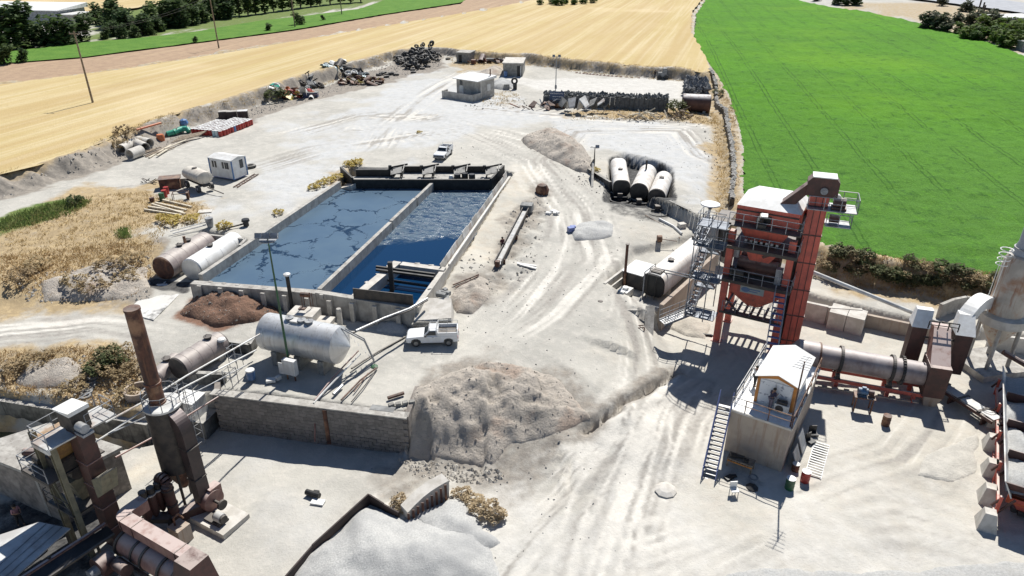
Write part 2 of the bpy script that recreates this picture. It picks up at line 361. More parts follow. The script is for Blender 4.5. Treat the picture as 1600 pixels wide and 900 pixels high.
# ------------------------------------------------------------------ ground sheet
def axis(lo, hi, segs, grow=1.14, out=3500):
    a = [segs[0][0]]
    for (x0, x1, st) in segs:
        k = max(1, round((x1-x0)/st)); a += [x0+(x1-x0)*(i+1)/k for i in range(k)]
    s = segs[-1][2]
    while a[-1] < hi: s *= grow; a.append(a[-1]+s)
    s = segs[0][2]; b = []; x = a[0]
    while x > lo: s *= grow; x -= s; b.append(x)
    return np.array(b[::-1]+a)
xs = axis(-3500, 3500, [(-110,-50,.8),(-50,48,.28),(48,80,.8)])
ys = axis(-800, 4000, [(22,98,.28),(98,190,.7)])
XX, YY = np.meshgrid(xs, ys)
ZZ = hmap(XX, YY)
nx, ny = len(xs), len(ys)
def grid_mesh(name, XX, YY, ZZ):
    ny, nx = XX.shape
    me = bpy.data.meshes.new(name)
    co = np.stack([XX, YY, ZZ], -1).reshape(-1, 3).astype(np.float32)
    i = np.arange(nx-1)[None, :]+np.arange(ny-1)[:, None]*nx
    q = np.stack([i, i+1, i+1+nx, i+nx], -1).reshape(-1, 4).astype(np.int32)
    me.vertices.add(len(co)); me.vertices.foreach_set('co', co.ravel())
    me.loops.add(q.size); me.loops.foreach_set('vertex_index', q.ravel())
    me.polygons.add(len(q)); me.polygons.foreach_set('loop_start', np.arange(0, q.size, 4, dtype=np.int32))
    me.polygons.foreach_set('use_smooth', np.ones(len(q), bool))
    me.update(calc_edges=True); return me
gm = grid_mesh('ground', XX, YY, ZZ)
def attr(me, name, a):
    at = me.attributes.new(name, 'FLOAT', 'POINT'); at.data.foreach_set('value', np.clip(a, 0, 1).astype(np.float32).ravel())
def soft(poly, wd, s=0, j=1.0):
    sd, _ = sdist(XX, YY, poly); return sstep((sd+fbm(XX*.22, YY*.22, 60+s)*wd*2.2*j)/wd*.5+.5)
P_ = lambda L, z=0: GP(L, z)
# dry grass
dry = soft(P_([(-200,345),(0,355),(60,330),(150,300),(230,300),(330,320),(330,345),(260,360),(240,430),(205,465),(100,475),(-200,480)],1.3), 2.5, 1)
dry = np.maximum(dry, soft(P_([(-200,550),(0,545),(215,540),(225,600),(215,650),(0,618),(-200,610)],-.7), 1.6, 2)*.85)
fw, _ = sdist(XX, YY, WHEAT); sg, _ = sdist(XX, YY, GREEN)
dry = np.maximum(dry, sstep(1-np.abs(fw-.2)/1.6)*.85)
dry = np.maximum(dry, sstep((4-np.abs(sg+1.5))/3)*.8*(sg < 1))
dry = np.maximum(dry, soft(P_([(700,95),(740,85),(1090,110),(1090,125),(1000,112),(900,103),(820,100),(720,105)],3), 2.5, 3)*.75)
dry = np.maximum(dry, soft(P_([(880,175),(1060,165),(1120,180),(1145,260),(1140,340),(1110,330),(1120,250),(1100,195),(1000,185),(890,185)],1.8), 2.2, 4)*.9)
dry = np.maximum(dry, soft(P_([(490,300),(520,270),(550,262),(560,275),(530,290)],2), 1.0, 5)*.7)
dry = np.maximum(dry, soft(P_([(755,160),(800,150),(830,165),(800,175)],2), 2, 6)*.5)
dry = np.maximum(dry, soft(P_([(1280,380),(1560,430),(1700,440),(1700,500),(1500,475),(1350,455),(1280,430)],0), 1.5, 7)*.8)
dry = np.maximum(dry, soft(P_([(1300,0),(1600,10),(1600,90),(1440,40),(1340,18)],3), 5, 8)*.75)
dry = np.maximum(dry, soft(P_([(-300,40),(-300,-20),(300,-20),(330,30),(200,60),(100,40)],3), 6, 9)*.6)
grs = soft(P_([(-100,352),(0,345),(60,325),(120,310),(150,312),(110,335),(50,355),(-50,375)],1.7), 1.2, 10)
grs = np.maximum(grs, soft(P_([(-300,130),(-300,60),(0,66),(130,58),(160,22),(262,8),(330,-25),(700,-25),(640,0),(480,24),(300,52),(130,68),(0,84)],3), 5, 37)*.85)
grs = np.maximum(grs, soft(P_([(-300,140),(-300,75),(0,72),(120,55),(170,25),(300,-10),(650,-20),(560,10),(300,60),(120,90),(0,100)],3), 4, 11)*.45)
# dirt: banks and tipped earth
slope = np.hypot(np.gradient(ZZ, xs, axis=1), np.gradient(ZZ, ys, axis=0))
dirt = sstep((slope-.28)/.5)*((fw > -7)&(fw < 1.5))
dirt = np.maximum(dirt, soft(P_([(-200,300),(0,285),(170,240),(330,185),(440,150),(620,95),(700,85),(690,105),(560,135),(440,170),(300,215),(180,255),(0,310)],2.4), 1.6, 12))
dirt = np.maximum(dirt, soft(P_([(40,430),(150,410),(230,390),(235,470),(60,475)],1), 1.6, 13)*.8)
dirt = np.maximum(dirt, soft(P_([(0,560),(220,560),(220,640),(0,615)],-.7), 1.4, 14)*.65)
dirt = np.maximum(dirt, soft(P_([(700,440),(760,400),(800,330),(850,290),(860,320),(830,380),(800,420),(820,450),(760,470)],.8), 1.6, 15)*.62)
dirt = np.maximum(dirt, sstep(1.5-d_/1.1)*.6 if (d_ := pdist(XX, YY, TRENCH)) is not None else 0)
dirt = np.maximum(dirt, soft(P_([(610,705),(640,590),(760,560),(900,590),(940,660),(880,700),(790,740),(640,730)],-1.5), 2.2, 16)*.6)
red = soft(P_([(270,490),(310,455),(430,470),(440,500),(340,512)],.3), .8, 17)
red = np.maximum(red, soft(P_([(-100,440),(40,430),(45,470),(-100,480)],1), 1.2, 18)*.5)
red = np.maximum(red, soft(P_([(50,490),(190,480),(200,500),(80,515)],0), .8, 19)*.35)
red = np.maximum(red, soft(P_([(-100,98),(-100,128),(400,66),(780,10),(700,10),(400,52)],4), 3, 20)*.5)
tan = soft(P_([(700,500),(780,430),(850,300),(800,262),(770,300),(700,440)],.8), 2, 21)*.75
tan = np.maximum(tan, soft(P_([(860,240),(1010,330),(1000,420),(950,500),(1040,600),(930,900),(1300,900),(1700,900),(1700,500),(1150,440),(1000,340)],-1), 5, 22)*.55)
tan = np.maximum(tan, soft(P_([(120,770),(250,690),(330,700),(210,760)],-3.2), 1.0, 23)*1.0)
tan = np.maximum(tan, soft(P_([(560,780),(790,700),(950,720),(900,900),(760,900)],-3.2), 3, 24)*.45)
oil = soft(P_([(225,450),(240,436),(300,440),(290,455)],.2), .5, 25)*.95
oil = np.maximum(oil, soft(P_([(1090,590),(1180,545),(1150,600),(1110,620)],-2.6), .9, 26)*.55)  # darkens the ground at the left foot of the tower
oil = np.maximum(oil, soft(P_([(1140,720),(1220,760),(1180,775),(1130,755)],-2.8), .5, 27)*.5)  # darkens the ground along the front of the control house
oil = np.maximum(oil, soft(P_([(950,318),(1050,330),(1030,345),(950,330)],.6), .8, 28)*.6)
oil = np.maximum(oil, soft(P_([(950,258),(978,250),(1026,262),(1052,280),(1056,326),(945,316)],.8), .5, 41)*.85)  # black staining plus the shade of the tank cut, painted as one dark patch
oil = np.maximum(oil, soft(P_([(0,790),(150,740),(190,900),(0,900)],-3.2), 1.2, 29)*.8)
oil = np.maximum(oil, soft(P_([(250,740),(330,730),(340,790),(240,830)],-3.2), .9, 30)*.25)
white = soft(P_([(1280,640),(1340,640),(1420,770),(1560,850),(1290,860),(1230,790),(1250,700)],-2.8), 3, 31)*.5
white = np.maximum(white, soft(P_([(700,780),(960,700),(1060,640),(1180,780),(1540,840),(1540,1000),(600,1000),(600,900)],-3), 6, 36)*.6)
white = np.maximum(white, soft(P_([(790,122),(1080,118),(1060,150),(860,148)],2), 2.5, 32)*.8)
grey = soft(P_([(330,330),(420,300),(480,200),(640,110),(900,180),(1090,190),(1110,300),(960,250),(840,200),(700,220),(560,260),(460,310)],2), 6, 33)*.75
grey = np.maximum(grey, soft(P_([(380,640),(480,720),(330,760),(560,760),(590,900),(380,900)],-3.2), 2.5, 34)*.35)
# vehicle tracks worn into the dust
trk = np.zeros_like(XX); lite = np.zeros_like(XX)
def tracks(L, z, wd=.28, gap=.85, s=1.):
    global trk
    pts = P_(L, z); d = np.full(XX.shape, 1e9); arc = np.zeros(XX.shape); run = 0.
    for (ax, ay), (bx_, by) in zip(pts[:-1], pts[1:]):
        dx, dy = bx_-ax, by-ay; ln = math.hypot(dx, dy); tt = np.clip(((XX-ax)*dx+(YY-ay)*dy)/(ln*ln), 0, 1)
        q = np.hypot(XX-ax-tt*dx, YY-ay-tt*dy)*np.where((XX-ax)*dy-(YY-ay)*dx > 0, 1, -1)
        m = np.abs(q) < np.abs(d); d = np.where(m, q, d); arc = np.where(m, run+tt*ln, arc); run += ln
    wob = d+fbm(arc*.05, d*0+len(pts), 81, 2)*2.2
    nse = vn(wob*2.3, arc*.07, 82+len(L))+vn(wob*4.6, arc*.13, 83+len(L))*.6
    env = np.exp(-(wob/3.4)**2)*np.clip(.75+fbm(XX*.12, YY*.12, 77)*1.2, 0, 1)
    trk = np.maximum(trk, s*env*np.clip(nse*2.6, 0, 1)); lite[:] = np.maximum(lite, s*env*np.clip(-nse*2.6, 0, 1))
tracks([(720,545),(800,480),(850,420),(880,340),(830,260),(720,215),(500,245),(300,300),(0,350)], .8)
tracks([(760,560),(860,480),(930,400),(900,330),(850,262),(900,215),(1060,215),(1100,250)], .8)
tracks([(1000,900),(1000,760),(1040,650),(1080,600),(1130,560)], -2.8); tracks([(880,900),(930,760),(985,680),(1000,560),(960,440)], -2)
tracks([(940,900),(990,740),(1060,620),(1120,560)], -2.8); tracks([(780,900),(900,760),(980,640)], -3)
tracks([(1050,900),(1200,820),(1400,800),(1600,840)], -2.8,.3,1.); tracks([(1000,860),(1250,790),(1420,730),(1480,650)], -2.8,.3,1.)
tracks([(250,225),(420,215),(560,180),(700,190),(820,215)], 2); tracks([(-50,520),(150,500),(260,520),(420,520)], 0); tracks([(560,200),(760,170),(860,180),(1080,190)], 2)
tracks([(480,330),(560,250),(660,150),(740,110)], 2); tracks([(610,800),(720,740),(900,720),(1000,700)], -3)
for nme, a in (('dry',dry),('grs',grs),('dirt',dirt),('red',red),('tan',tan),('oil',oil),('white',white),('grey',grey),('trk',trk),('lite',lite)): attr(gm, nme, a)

def nodes(name):
    m = bpy.data.materials.new(name); m.use_nodes = True; t = m.node_tree
    class K: pass
    k = K(); k.m = m; k.N = t.nodes; k.L = t.links; k.b = t.nodes['Principled BSDF']; k.b.inputs['Roughness'].default_value = .95
    k.b.inputs['Specular IOR Level'].default_value = .2
    tc = k.N.new('ShaderNodeTexCoord'); k.vec = tc.outputs['Object']
    def noise(s, d=6, r=.6, v=None, dist=0., dim=None):
        n = k.N.new('ShaderNodeTexNoise'); n.inputs['Scale'].default_value = s; n.inputs['Detail'].default_value = d; n.inputs['Roughness'].default_value = r; n.inputs['Distortion'].default_value = dist
        k.L.new(v or k.vec, n.inputs['Vector']); return n.outputs[0]
    def ramp(x, a, b):
        r = k.N.new('ShaderNodeMapRange'); r.interpolation_type = 'SMOOTHSTEP'; r.inputs[1].default_value = a; r.inputs[2].default_value = b; k.L.new(x, r.inputs[0]); return r.outputs[0]
    def mix(f, A, B):
        x = k.N.new('ShaderNodeMix'); x.data_type = 'RGBA'
        if isinstance(f, (int, float)): x.inputs[0].default_value = f
        else: k.L.new(f, x.inputs[0])
        for q, s_ in ((A, 6), (B, 7)):
            if isinstance(q, tuple): x.inputs[s_].default_value = (*q, 1)
            else: k.L.new(q, x.inputs[s_])
        return x.outputs[2]
    def math_(op, a, b=None):
        x = k.N.new('ShaderNodeMath'); x.operation = op; x.use_clamp = False
        for i, q in enumerate((a, b)):
            if q is None: continue
            if isinstance(q, (int, float)): x.inputs[i].default_value = q
            else: k.L.new(q, x.inputs[i])
        return x.outputs[0]
    def at(n):
        a = k.N.new('ShaderNodeAttribute'); a.attribute_name = n; return a.outputs['Fac']
    def mapv(sc, rot=(0,0,0)):
        mp = k.N.new('ShaderNodeMapping'); mp.vector_type = 'TEXTURE'; mp.inputs['Scale'].default_value = tuple(1/q for q in sc); mp.inputs['Rotation'].default_value = rot; k.L.new(k.vec, mp.inputs[0]); return mp.outputs[0]
    def bump(h, st, dist=.1):
        bp = k.N.new('ShaderNodeBump'); bp.inputs['Strength'].default_value = st; bp.inputs['Distance'].default_value = dist; k.L.new(h, bp.inputs['Height']); k.L.new(bp.outputs[0], k.b.inputs['Normal'])
    k.noise, k.ramp, k.mix, k.math, k.at, k.mapv, k.bump = noise, ramp, mix, math_, at, mapv, bump
    return k
k = nodes('dusty_ground')
n1 = k.noise(.16, 8, .62); n2 = k.noise(1.1, 8, .65); n3 = k.noise(7, 6, .7); n4 = k.noise(.05, 4)
c = k.mix(k.ramp(n1, .35, .65), (.495,.475,.425), (.405,.39,.35))
c = k.mix(k.math('MULTIPLY', k.ramp(n2, .45, .7), .55), c, (.585,.55,.49))
c = k.mix(k.math('MULTIPLY', k.ramp(n3, .52, .75), .35), c, (.33,.31,.28))
st = k.noise(.9, 6, .7, k.mapv((.28,1.6,1),(0,0,math.radians(62))))
c = k.mix(k.math('MULTIPLY', k.ramp(st, .5, .72), .4), c, (.40,.385,.355))
def layer(c, name, col, col2, s, lo=.3, hi=.6, thr=(.25,.75)):
    f = k.math('ADD', k.at(name), k.math('MULTIPLY', k.math('SUBTRACT', k.noise(s, 7, .68), .5), k.math('MULTIPLY', k.at(name), 1.6)))
    return k.mix(k.ramp(f, *thr), c, k.mix(k.ramp(k.noise(s*1.7, 6, .7), lo, hi), col, col2))
c = layer(c, 'grey', (.46,.468,.465), (.54,.54,.53), .6, thr=(.1,.95))
c = layer(c, 'tan', (.545,.475,.38), (.59,.55,.465), .5, thr=(.1,1.2))
c = layer(c, 'white', (.655,.635,.59), (.56,.54,.50), .7, thr=(.1,1.0))
c = layer(c, 'trk', (.29,.272,.245), (.37,.345,.31), 1.5, thr=(.06,.8))
c = layer(c, 'lite', (.70,.665,.60), (.63,.60,.54), 1.5, thr=(.06,.8))
c = layer(c, 'dirt', (.36,.32,.27), (.25,.225,.195), .9)
c = layer(c, 'red', (.27,.155,.105), (.2,.12,.085), 1.2, thr=(.25,.9))
c = layer(c, 'dry', (.50,.385,.22), (.36,.275,.165), .9, thr=(.3,.95))
c = layer(c, 'grs', (.1,.17,.045), (.16,.2,.06), .7, thr=(.3,.8))
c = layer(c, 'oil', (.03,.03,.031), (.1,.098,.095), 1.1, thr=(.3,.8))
k.L.new(c, k.b.inputs['Base Color'])
hh = k.math('ADD', k.math('MULTIPLY', n2, .5), k.math('MULTIPLY', n3, .22))
k.bump(hh, .5, .35)
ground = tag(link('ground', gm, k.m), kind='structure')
# ------------------------------------------------------------------ fields
def sheet(name, poly, zf, mat, step=2.5):
    """flat polygon sheet with its border wobbled, triangulated"""
    pts = []
    n = len(poly)
    for i in range(n):
        a = Vector(poly[i]); b = Vector(poly[(i+1)%n]); L_ = (b-a).length; kk = max(1, min(60, int(L_/step)))
        for q in range(kk):
            p = a.lerp(b, q/kk); j = min(.35, L_*.01)
            pts.append((p.x+rnd(-j,j), p.y+rnd(-j,j)))
    bm = bmesh.new(); vs = [bm.verts.new((x, y, float(zf(np.array([x]), np.array([y]))[0]) if callable(zf) else zf)) for x, y in pts]
    f = bm.faces.new(vs); 
    if f.normal.z < 0: f.normal_flip()
    bm.normal_update()
    if f.normal.z < 0: f.normal_flip()
    bmesh.ops.triangulate(bm, faces=bm.faces[:])
    me = bpy.data.meshes.new(name); bm.to_mesh(me); bm.free()
    return tag(link(name, me, mat), kind='structure')
k = nodes('wheat_stubble')
n1 = k.noise(.03, 6); n2 = k.noise(.9, 8, .7); lines = k.noise(.55, 5, .6, k.mapv((.035,1.5,1),(0,0,math.radians(73))), dist=.3)
swath = k.noise(.3, 3, .5, k.mapv((.02,.9,1),(0,0,math.radians(73))))
c = k.mix(k.ramp(n1, .35,.65), (.495,.385,.18), (.54,.425,.225))
c = k.mix(k.math('MULTIPLY', k.ramp(lines, .42,.66), .5), c, (.63,.54,.36))
c = k.mix(k.math('MULTIPLY', k.ramp(swath, .45,.6), .45), c, (.44,.31,.145))
c = k.mix(k.math('MULTIPLY', k.ramp(n2, .5,.72), .4), c, (.40,.29,.14))
n6 = k.noise(.02, 3); c = k.mix(k.math('MULTIPLY', k.ramp(n6, .55,.7), .45), c, (.68,.56,.36))
k.L.new(c, k.b.inputs['Base Color']); k.bump(k.noise(2.5, 6, .7), .6, .2)
M_STUB = k.m
sheet('stubble_field', WHEAT, WZ-.02, M_STUB)
k = nodes('lush_green_crop')
n1 = k.noise(.035, 5); n2 = k.noise(.6, 7, .7); n3 = k.noise(3.2, 5, .75)
vy = k.N.new('ShaderNodeSeparateXYZ'); k.L.new(k.vec, vy.inputs[0]); near = k.ramp(k.math('ADD', vy.outputs[1], k.math('MULTIPLY', n1, 60.)), 170., 95.)
c = k.mix(k.ramp(n1, .35,.65), (.09,.26,.008), (.072,.205,.012)); c = k.mix(k.math('MULTIPLY', near, .75), c, (.085,.19,.035))  # nearer crop mixed greyer: haze of drifting dust painted into the colour
c = k.mix(k.math('MULTIPLY', k.ramp(n2, .42,.7), .6), c, (.06,.175,.014))
c = k.mix(k.math('MULTIPLY', k.ramp(n3, .48,.68), .5), c, (.15,.34,.04))
# wheelings left by the tractor
wv = k.N.new('ShaderNodeTexWave'); wv.wave_type = 'BANDS'; wv.bands_direction = 'X'; wv.inputs['Scale'].default_value = .022; wv.inputs['Distortion'].default_value = 1.2; wv.inputs['Detail'].default_value = 1; wv.inputs['Detail Scale'].default_value = .25
k.L.new(k.mapv((1,1,1),(0,0,math.radians(-10))), wv.inputs[0])
l1 = k.ramp(k.math('ABSOLUTE', k.math('SUBTRACT', wv.outputs[1], .5)), .035, .012)
l2 = k.ramp(k.math('ABSOLUTE', k.math('SUBTRACT', wv.outputs[1], .66)), .035, .012)
c = k.mix(k.math('MULTIPLY', k.math('MAXIMUM', l1, l2), k.math('MULTIPLY', k.ramp(k.noise(.05,3),.32,.55), .85)), c, (.04,.115,.012))
yl = k.ramp(k.noise(.018,4,.55),.5,.68); c = k.mix(k.math('MULTIPLY', yl, .55), c, (.15,.33,.012))
spk = k.ramp(k.noise(.5,8,.85),.5,.64); c = k.mix(k.math('MULTIPLY', spk, .75), c, (.028,.095,.014))
sp2 = k.ramp(k.noise(1.0,7,.85,k.mapv((1,.5,1))),.52,.66); c = k.mix(k.math('MULTIPLY', sp2, .7), c, (.11,.29,.022))
k.L.new(c, k.b.inputs['Base Color'])
k.bump(k.math('ADD', k.math('MULTIPLY', n3, .5), k.math('MULTIPLY', n2, .8)), .9, .45)
M_GREEN = k.m
k2 = GREEN
def field_grid(name, poly, zf, mat, step=.9):
    """crop canopy: a bumpy sheet clipped to the field outline"""
    xs_ = [p[0] for p in poly]; ys_ = [p[1] for p in poly]
    gx = np.arange(min(xs_), min(max(xs_), 150)+step, step); gy = np.arange(min(ys_), min(max(ys_), 420), step)
    gy = min(ys_)+np.cumsum(np.linspace(.5, 2.6, 260)); gx = np.arange(min(xs_), min(max(xs_), 320), .9)
    A, B = np.meshgrid(gx, gy); sd, _ = sdist(A, B, poly)
    Z = zf(A, B)+fbm(A*.9, B*.9, 71, 3)*.34+fbm(A*.12,B*.12,72,2)*.2+.1-np.where(sd < .7, .25, 0)
    ins = sd > -.05
    keep = ins[:-1,:-1]&ins[1:,:-1]&ins[:-1,1:]&ins[1:,1:]
    idx = np.arange(A.size).reshape(A.shape)
    q = np.stack([idx[:-1,:-1], idx[:-1,1:], idx[1:,1:], idx[1:,:-1]], -1)[keep]
    used = np.unique(q); mp = -np.ones(A.size, int); mp[used] = np.arange(len(used))
    co = np.stack([A, B, Z], -1).reshape(-1,3)[used]
    me = bpy.data.meshes.new(name); q = mp[q].astype(np.int32)
    me.vertices.add(len(co)); me.vertices.foreach_set('co', co.astype(np.float32).ravel())
    me.loops.add(q.size); me.loops.foreach_set('vertex_index', q.ravel()); me.polygons.add(len(q)); me.polygons.foreach_set('loop_start', np.arange(0, q.size, 4, dtype=np.int32))
    me.polygons.foreach_set('use_smooth', np.ones(len(q), bool)); me.update(calc_edges=True)
    return tag(link(name, me, mat), kind='structure')
field_grid('green_field', GREEN, zgreen, M_GREEN)
k = nodes('fallow_soil')
c = k.mix(k.ramp(k.noise(.5, 7, .7), .35,.65), (.42,.30,.2), (.34,.24,.165)); c = k.mix(k.math('MULTIPLY', k.ramp(k.noise(.6,5,.6,k.mapv((.05,1,1),(0,0,math.radians(73)))), .5,.7), .5), c, (.5,.37,.24))
k.L.new(c, k.b.inputs['Base Color']); k.bump(k.noise(2,6,.7), .6, .2)
sheet('fallow_strip', GP([(-400,196),(0,136),(200,110),(400,77),(600,43),(760,16),(840,0),(900,-40),(760,-40),(720,6),(600,24),(460,48),(400,56),(300,69),(130,91),(0,101),(-400,150)], WZ-.05), WZ-.06, k.m)
k = nodes('strip_crop_green')
c = k.mix(k.ramp(k.noise(.25, 7, .7), .35,.65), (.09,.2,.03), (.13,.25,.04)); c = k.mix(k.math('MULTIPLY', k.ramp(k.noise(1.5,5,.7), .5,.7), .5), c, (.05,.13,.02))
k.L.new(c, k.b.inputs['Base Color']); k.bump(k.noise(1.5,6,.7), .8, .4)
sheet('crop_strip', GP([(-400,146),(0,99),(130,89),(300,67),(400,54),(460,46),(600,22),(720,4),(760,-20),(660,-20),(560,14),(480,24),(400,33),(300,50),(210,60),(130,66),(0,82),(-400,130)], WZ-.03), WZ-.03, k.m)
sheet('far_stubble_field', GP([(-500,40),(-60,30),(60,24),(140,20),(215,12),(258,2),(290,-25),(-500,-25)], WZ), WZ, M_STUB)
k = nodes('asphalt_road'); k.L.new(k.mix(k.ramp(k.noise(.4,6), .4,.6), (.42,.43,.45), (.36,.37,.39)), k.b.inputs['Base Color'])
sheet('highway', GP([(1400,-6),(1480,4),(1600,20),(1750,40),(1750,16),(1600,4),(1540,-4),(1460,-14)], WZ), WZ+.0, k.m)
k = nodes('canal_water'); k.L.new(k.mix(k.ramp(k.noise(.3,4), .4,.6), (.11,.125,.06), (.09,.105,.055)), k.b.inputs['Base Color']); k.b.inputs['Roughness'].default_value = .12; k.b.inputs['Specular IOR Level'].default_value = .5; k.bump(k.noise(1.5,3,.5), .05, .05)
sheet('canal_water', CANAL, -4.3, k.m)
# ------------------------------------------------------------------ the basin
def wallbar(mb, a, b, z0, z1, th, z1b=None):
    a = Vector((a[0],a[1],0)); b = Vector((b[0],b[1],0)); d = (b-a).normalized(); n = Vector((-d.y,d.x,0))*th/2
    z1b = z1 if z1b is None else z1b
    mb.prism([(a+n)[:2],(b+n)[:2],(b-n)[:2],(a-n)[:2]], z0, None or z1)
    if z1b != z1:
        o = len(mb.V)-8
        for i, (x, y, z) in enumerate(mb.V[o+4:o+8]):
            if (Vector((x,y,0))-b).length < th+.01: mb.V[o+4+i] = (x,y,z1b)
    return mb
pFL, pBL, pDF, pDB, pFR, pMR, pBR = (Vector(p+(0,)) for p in ((-29.56,58.22),(-22.22,86.83),(-17.56,56.28),(-10.29,86.83),(-8.27,53.27),(-6.69,60.26),(-.3,90.2)))
t = T('settling_basin', 'long concrete basin split by a low divider wall, holding black bitumen and dark water', 'basin', tuple(pFL))
def rel(p): return (p[0]-pFL.x, p[1]-pFL.y)
b = MB(); wallbar(b, rel(pFL+Vector((.3,1.2,0))), rel(pBL), -2.5, 2.15, .45); part(t, 'left_wall', b, MT['concrete'])
b = MB(); wallbar(b, rel(pFL), rel(pDF), -2.5, 1.95, .75); wallbar(b, rel(pDF), rel(pFR), -2.5, 2.0, .6)
d = (pFR-pFL).normalized(); n = Vector((d.y,-d.x,0))
for i in range(10):
    p = pFL+d*(1.0+i*2.15)+n*.45; b.box((p.x-pFL.x, p.y-pFL.y, -.3), (.4,.18,4.42), math.atan2(d.y,d.x))
for i in range(9):
    p = pFL+d*(1.6+i*1.4)-n*.44; b.box((p.x-pFL.x, p.y-pFL.y, 1.75), (.35,.3,.46), math.atan2(d.y,d.x))
part(t, 'front_wall', b, MT['concrete'])
b = MB(); wallbar(b, rel(pDF+Vector((.1,.5,0))), rel(pDF.lerp(pDB,.55)), -2.5, 2.0, .42); wallbar(b, rel(pDF.lerp(pDB,.56)), rel(pDF.lerp(pDB,.8)), -2.5, 2.06, .4); wallbar(b, rel(pDF.lerp(pDB,.81)), rel(pDB), -2.5, 1.98, .4); part(t, 'divider_wall', b, MT['concrete'])
b = MB(); wallbar(b, rel(pFR), rel(pMR), -2.5, 2.02, .5); wallbar(b, rel(pMR+Vector((.02,.1,0))), rel(pBR), -2.5, 1.75, .3)
part(t, 'right_wall', b, MT['concretelight'])
# leaning steel sheets along the right edge
dr = (pBR-pMR).normalized(); nr = Vector((dr.y,-dr.x,0)); L_ = (pBR-pMR).length
for i in range(15):
    a = pMR+dr*(.8+i*(L_-1.2)/15); c = pMR+dr*(.75+(i+1)*(L_-1.2)/15)
    a = a-nr*.2; c = c-nr*.2; h = rnd(.55,.8); q = nr*-.22
    b = MB(); v = [(a.x,a.y,1.3),(c.x,c.y,1.3),(c.x+q.x,c.y+q.y,1.75+h),(a.x+q.x,a.y+q.y,1.75+h)]
    v2 = [(x+nr.x*.05,y+nr.y*.05,z) for x,y,z in v]; b.add([(x-pFL.x,y-pFL.y,z) for x,y,z in v+v2], [(0,1,2,3),(7,6,5,4),(0,4,5,1),(1,5,6,2),(2,6,7,3),(3,7,4,0)])
    part(t, 'steel_sheet', b, MT['sheetmetal'] if i%3 else MT['concrete'])
b = MB(); b.tube([(p.x-pFL.x+.12, p.y-pFL.y, 1.86) for p in (pMR+dr*2, pMR+dr*14, pMR+dr*27)], .09, 8); part(t, 'edge_pipe', b, MT['white'])
# inner well by the near right corner
c0, c1, c2 = (Vector(G(556,462,2.0)), Vector(G(622,411,2.0)), Vector(G(695,420,2.0)))
b = MB(); wallbar(b, rel(c0), rel(c1+Vector((-.1,.35,0))), .3, 2.02, .85); wallbar(b, rel(c1+Vector((.3,-.05,0))), rel(c2), .3, 2.0, .75)
for i in range(4):
    p = c0.lerp(c1, .12+i*.26); b.box((p.x-pFL.x-.55, p.y-pFL.y+.1, 1.8), (.3,.4,.4), .8)
for i in range(2):
    p = c1.lerp(c2, .4+i*.3); b.box((p.x-pFL.x, p.y-pFL.y+.45, 1.8), (.5,.3,.4), 0)
part(t, 'well_wall', b, MT['concretelight'])
b = MB(); q = G(613,455,.9); b.box((q[0]-pFL.x, q[1]-pFL.y, 2.2), (.4,.4,3.4)); part(t, 'post', b, MT['black'])
b = MB()
for (x0,y0,x1,y1,zz) in ((588,420,680,432,1.98),(588,426,678,438,1.9)): 
    p, q = G(x0,y0,zz), G(x1,y1,zz); b.bar((p[0]-pFL.x,p[1]-pFL.y,2.2),(q[0]-pFL.x,q[1]-pFL.y,2.2),.22,.2)
p, q = G(606,440,1.3), G(668,449,1.3); b.bar((p[0]-pFL.x,p[1]-pFL.y,1.45),(q[0]-pFL.x,q[1]-pFL.y,1.45),.2,.2)
part(t, 'beam', b, MT['blackdust'])
b = MB(); p, q = G(553,466,2), G(646,477,2); b.bar((p[0]-pFL.x,p[1]-pFL.y,2.5),(q[0]-pFL.x,q[1]-pFL.y,2.5),.08,1.0); part(t, 'splash_plate', b, MT['darksteel'])
# liquids
k = nodes('dusty_cracked_bitumen_sky_tint')
vo = k.N.new('ShaderNodeTexVoronoi'); vo.feature = 'DISTANCE_TO_EDGE'; vo.inputs['Scale'].default_value = .17
wn = k.N.new('ShaderNodeTexNoise'); wn.inputs['Scale'].default_value = .8; wn.inputs['Detail'].default_value = 6; wn.inputs['Roughness'].default_value = .65; k.L.new(k.vec, wn.inputs['Vector'])
vm = k.N.new('ShaderNodeVectorMath'); vm.operation = 'MULTIPLY_ADD'; vm.inputs[1].default_value = (3.4,3.4,0); k.L.new(wn.outputs['Color'], vm.inputs[0]); k.L.new(k.vec, vm.inputs[2]); k.L.new(vm.outputs[0], vo.inputs['Vector'])
brk = k.ramp(k.noise(.33,3), .40,.56)
crack = k.ramp(k.math('ADD', vo.outputs['Distance'], k.math('MULTIPLY', k.math('SUBTRACT', 1, brk), .03)), .04, .013)
sky_tint = k.ramp(k.noise(.25, 6), .3, .7)
c = k.mix(sky_tint, (.075,.125,.185), (.095,.15,.205)); c = k.mix(crack, c, (.012,.03,.06))  # blue of the reflected sky put into the base colours
k.L.new(c, k.b.inputs['Base Color']); k.b.inputs['Specular IOR Level'].default_value = .55
r = k.N.new('ShaderNodeMapRange'); r.inputs[3].default_value = .28; r.inputs[4].default_value = .08; k.L.new(crack, r.inputs[0]); k.L.new(r.outputs[0], k.b.inputs['Roughness'])
k.bump(k.math('SUBTRACT', 1, crack), .25, .08)
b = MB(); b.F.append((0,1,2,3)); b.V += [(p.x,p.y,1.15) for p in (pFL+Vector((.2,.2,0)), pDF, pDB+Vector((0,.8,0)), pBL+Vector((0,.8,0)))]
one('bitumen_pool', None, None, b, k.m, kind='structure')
k = nodes('dark_oily_water_sky_tint')
vy = k.N.new('ShaderNodeSeparateXYZ'); k.L.new(k.vec, vy.inputs[0])
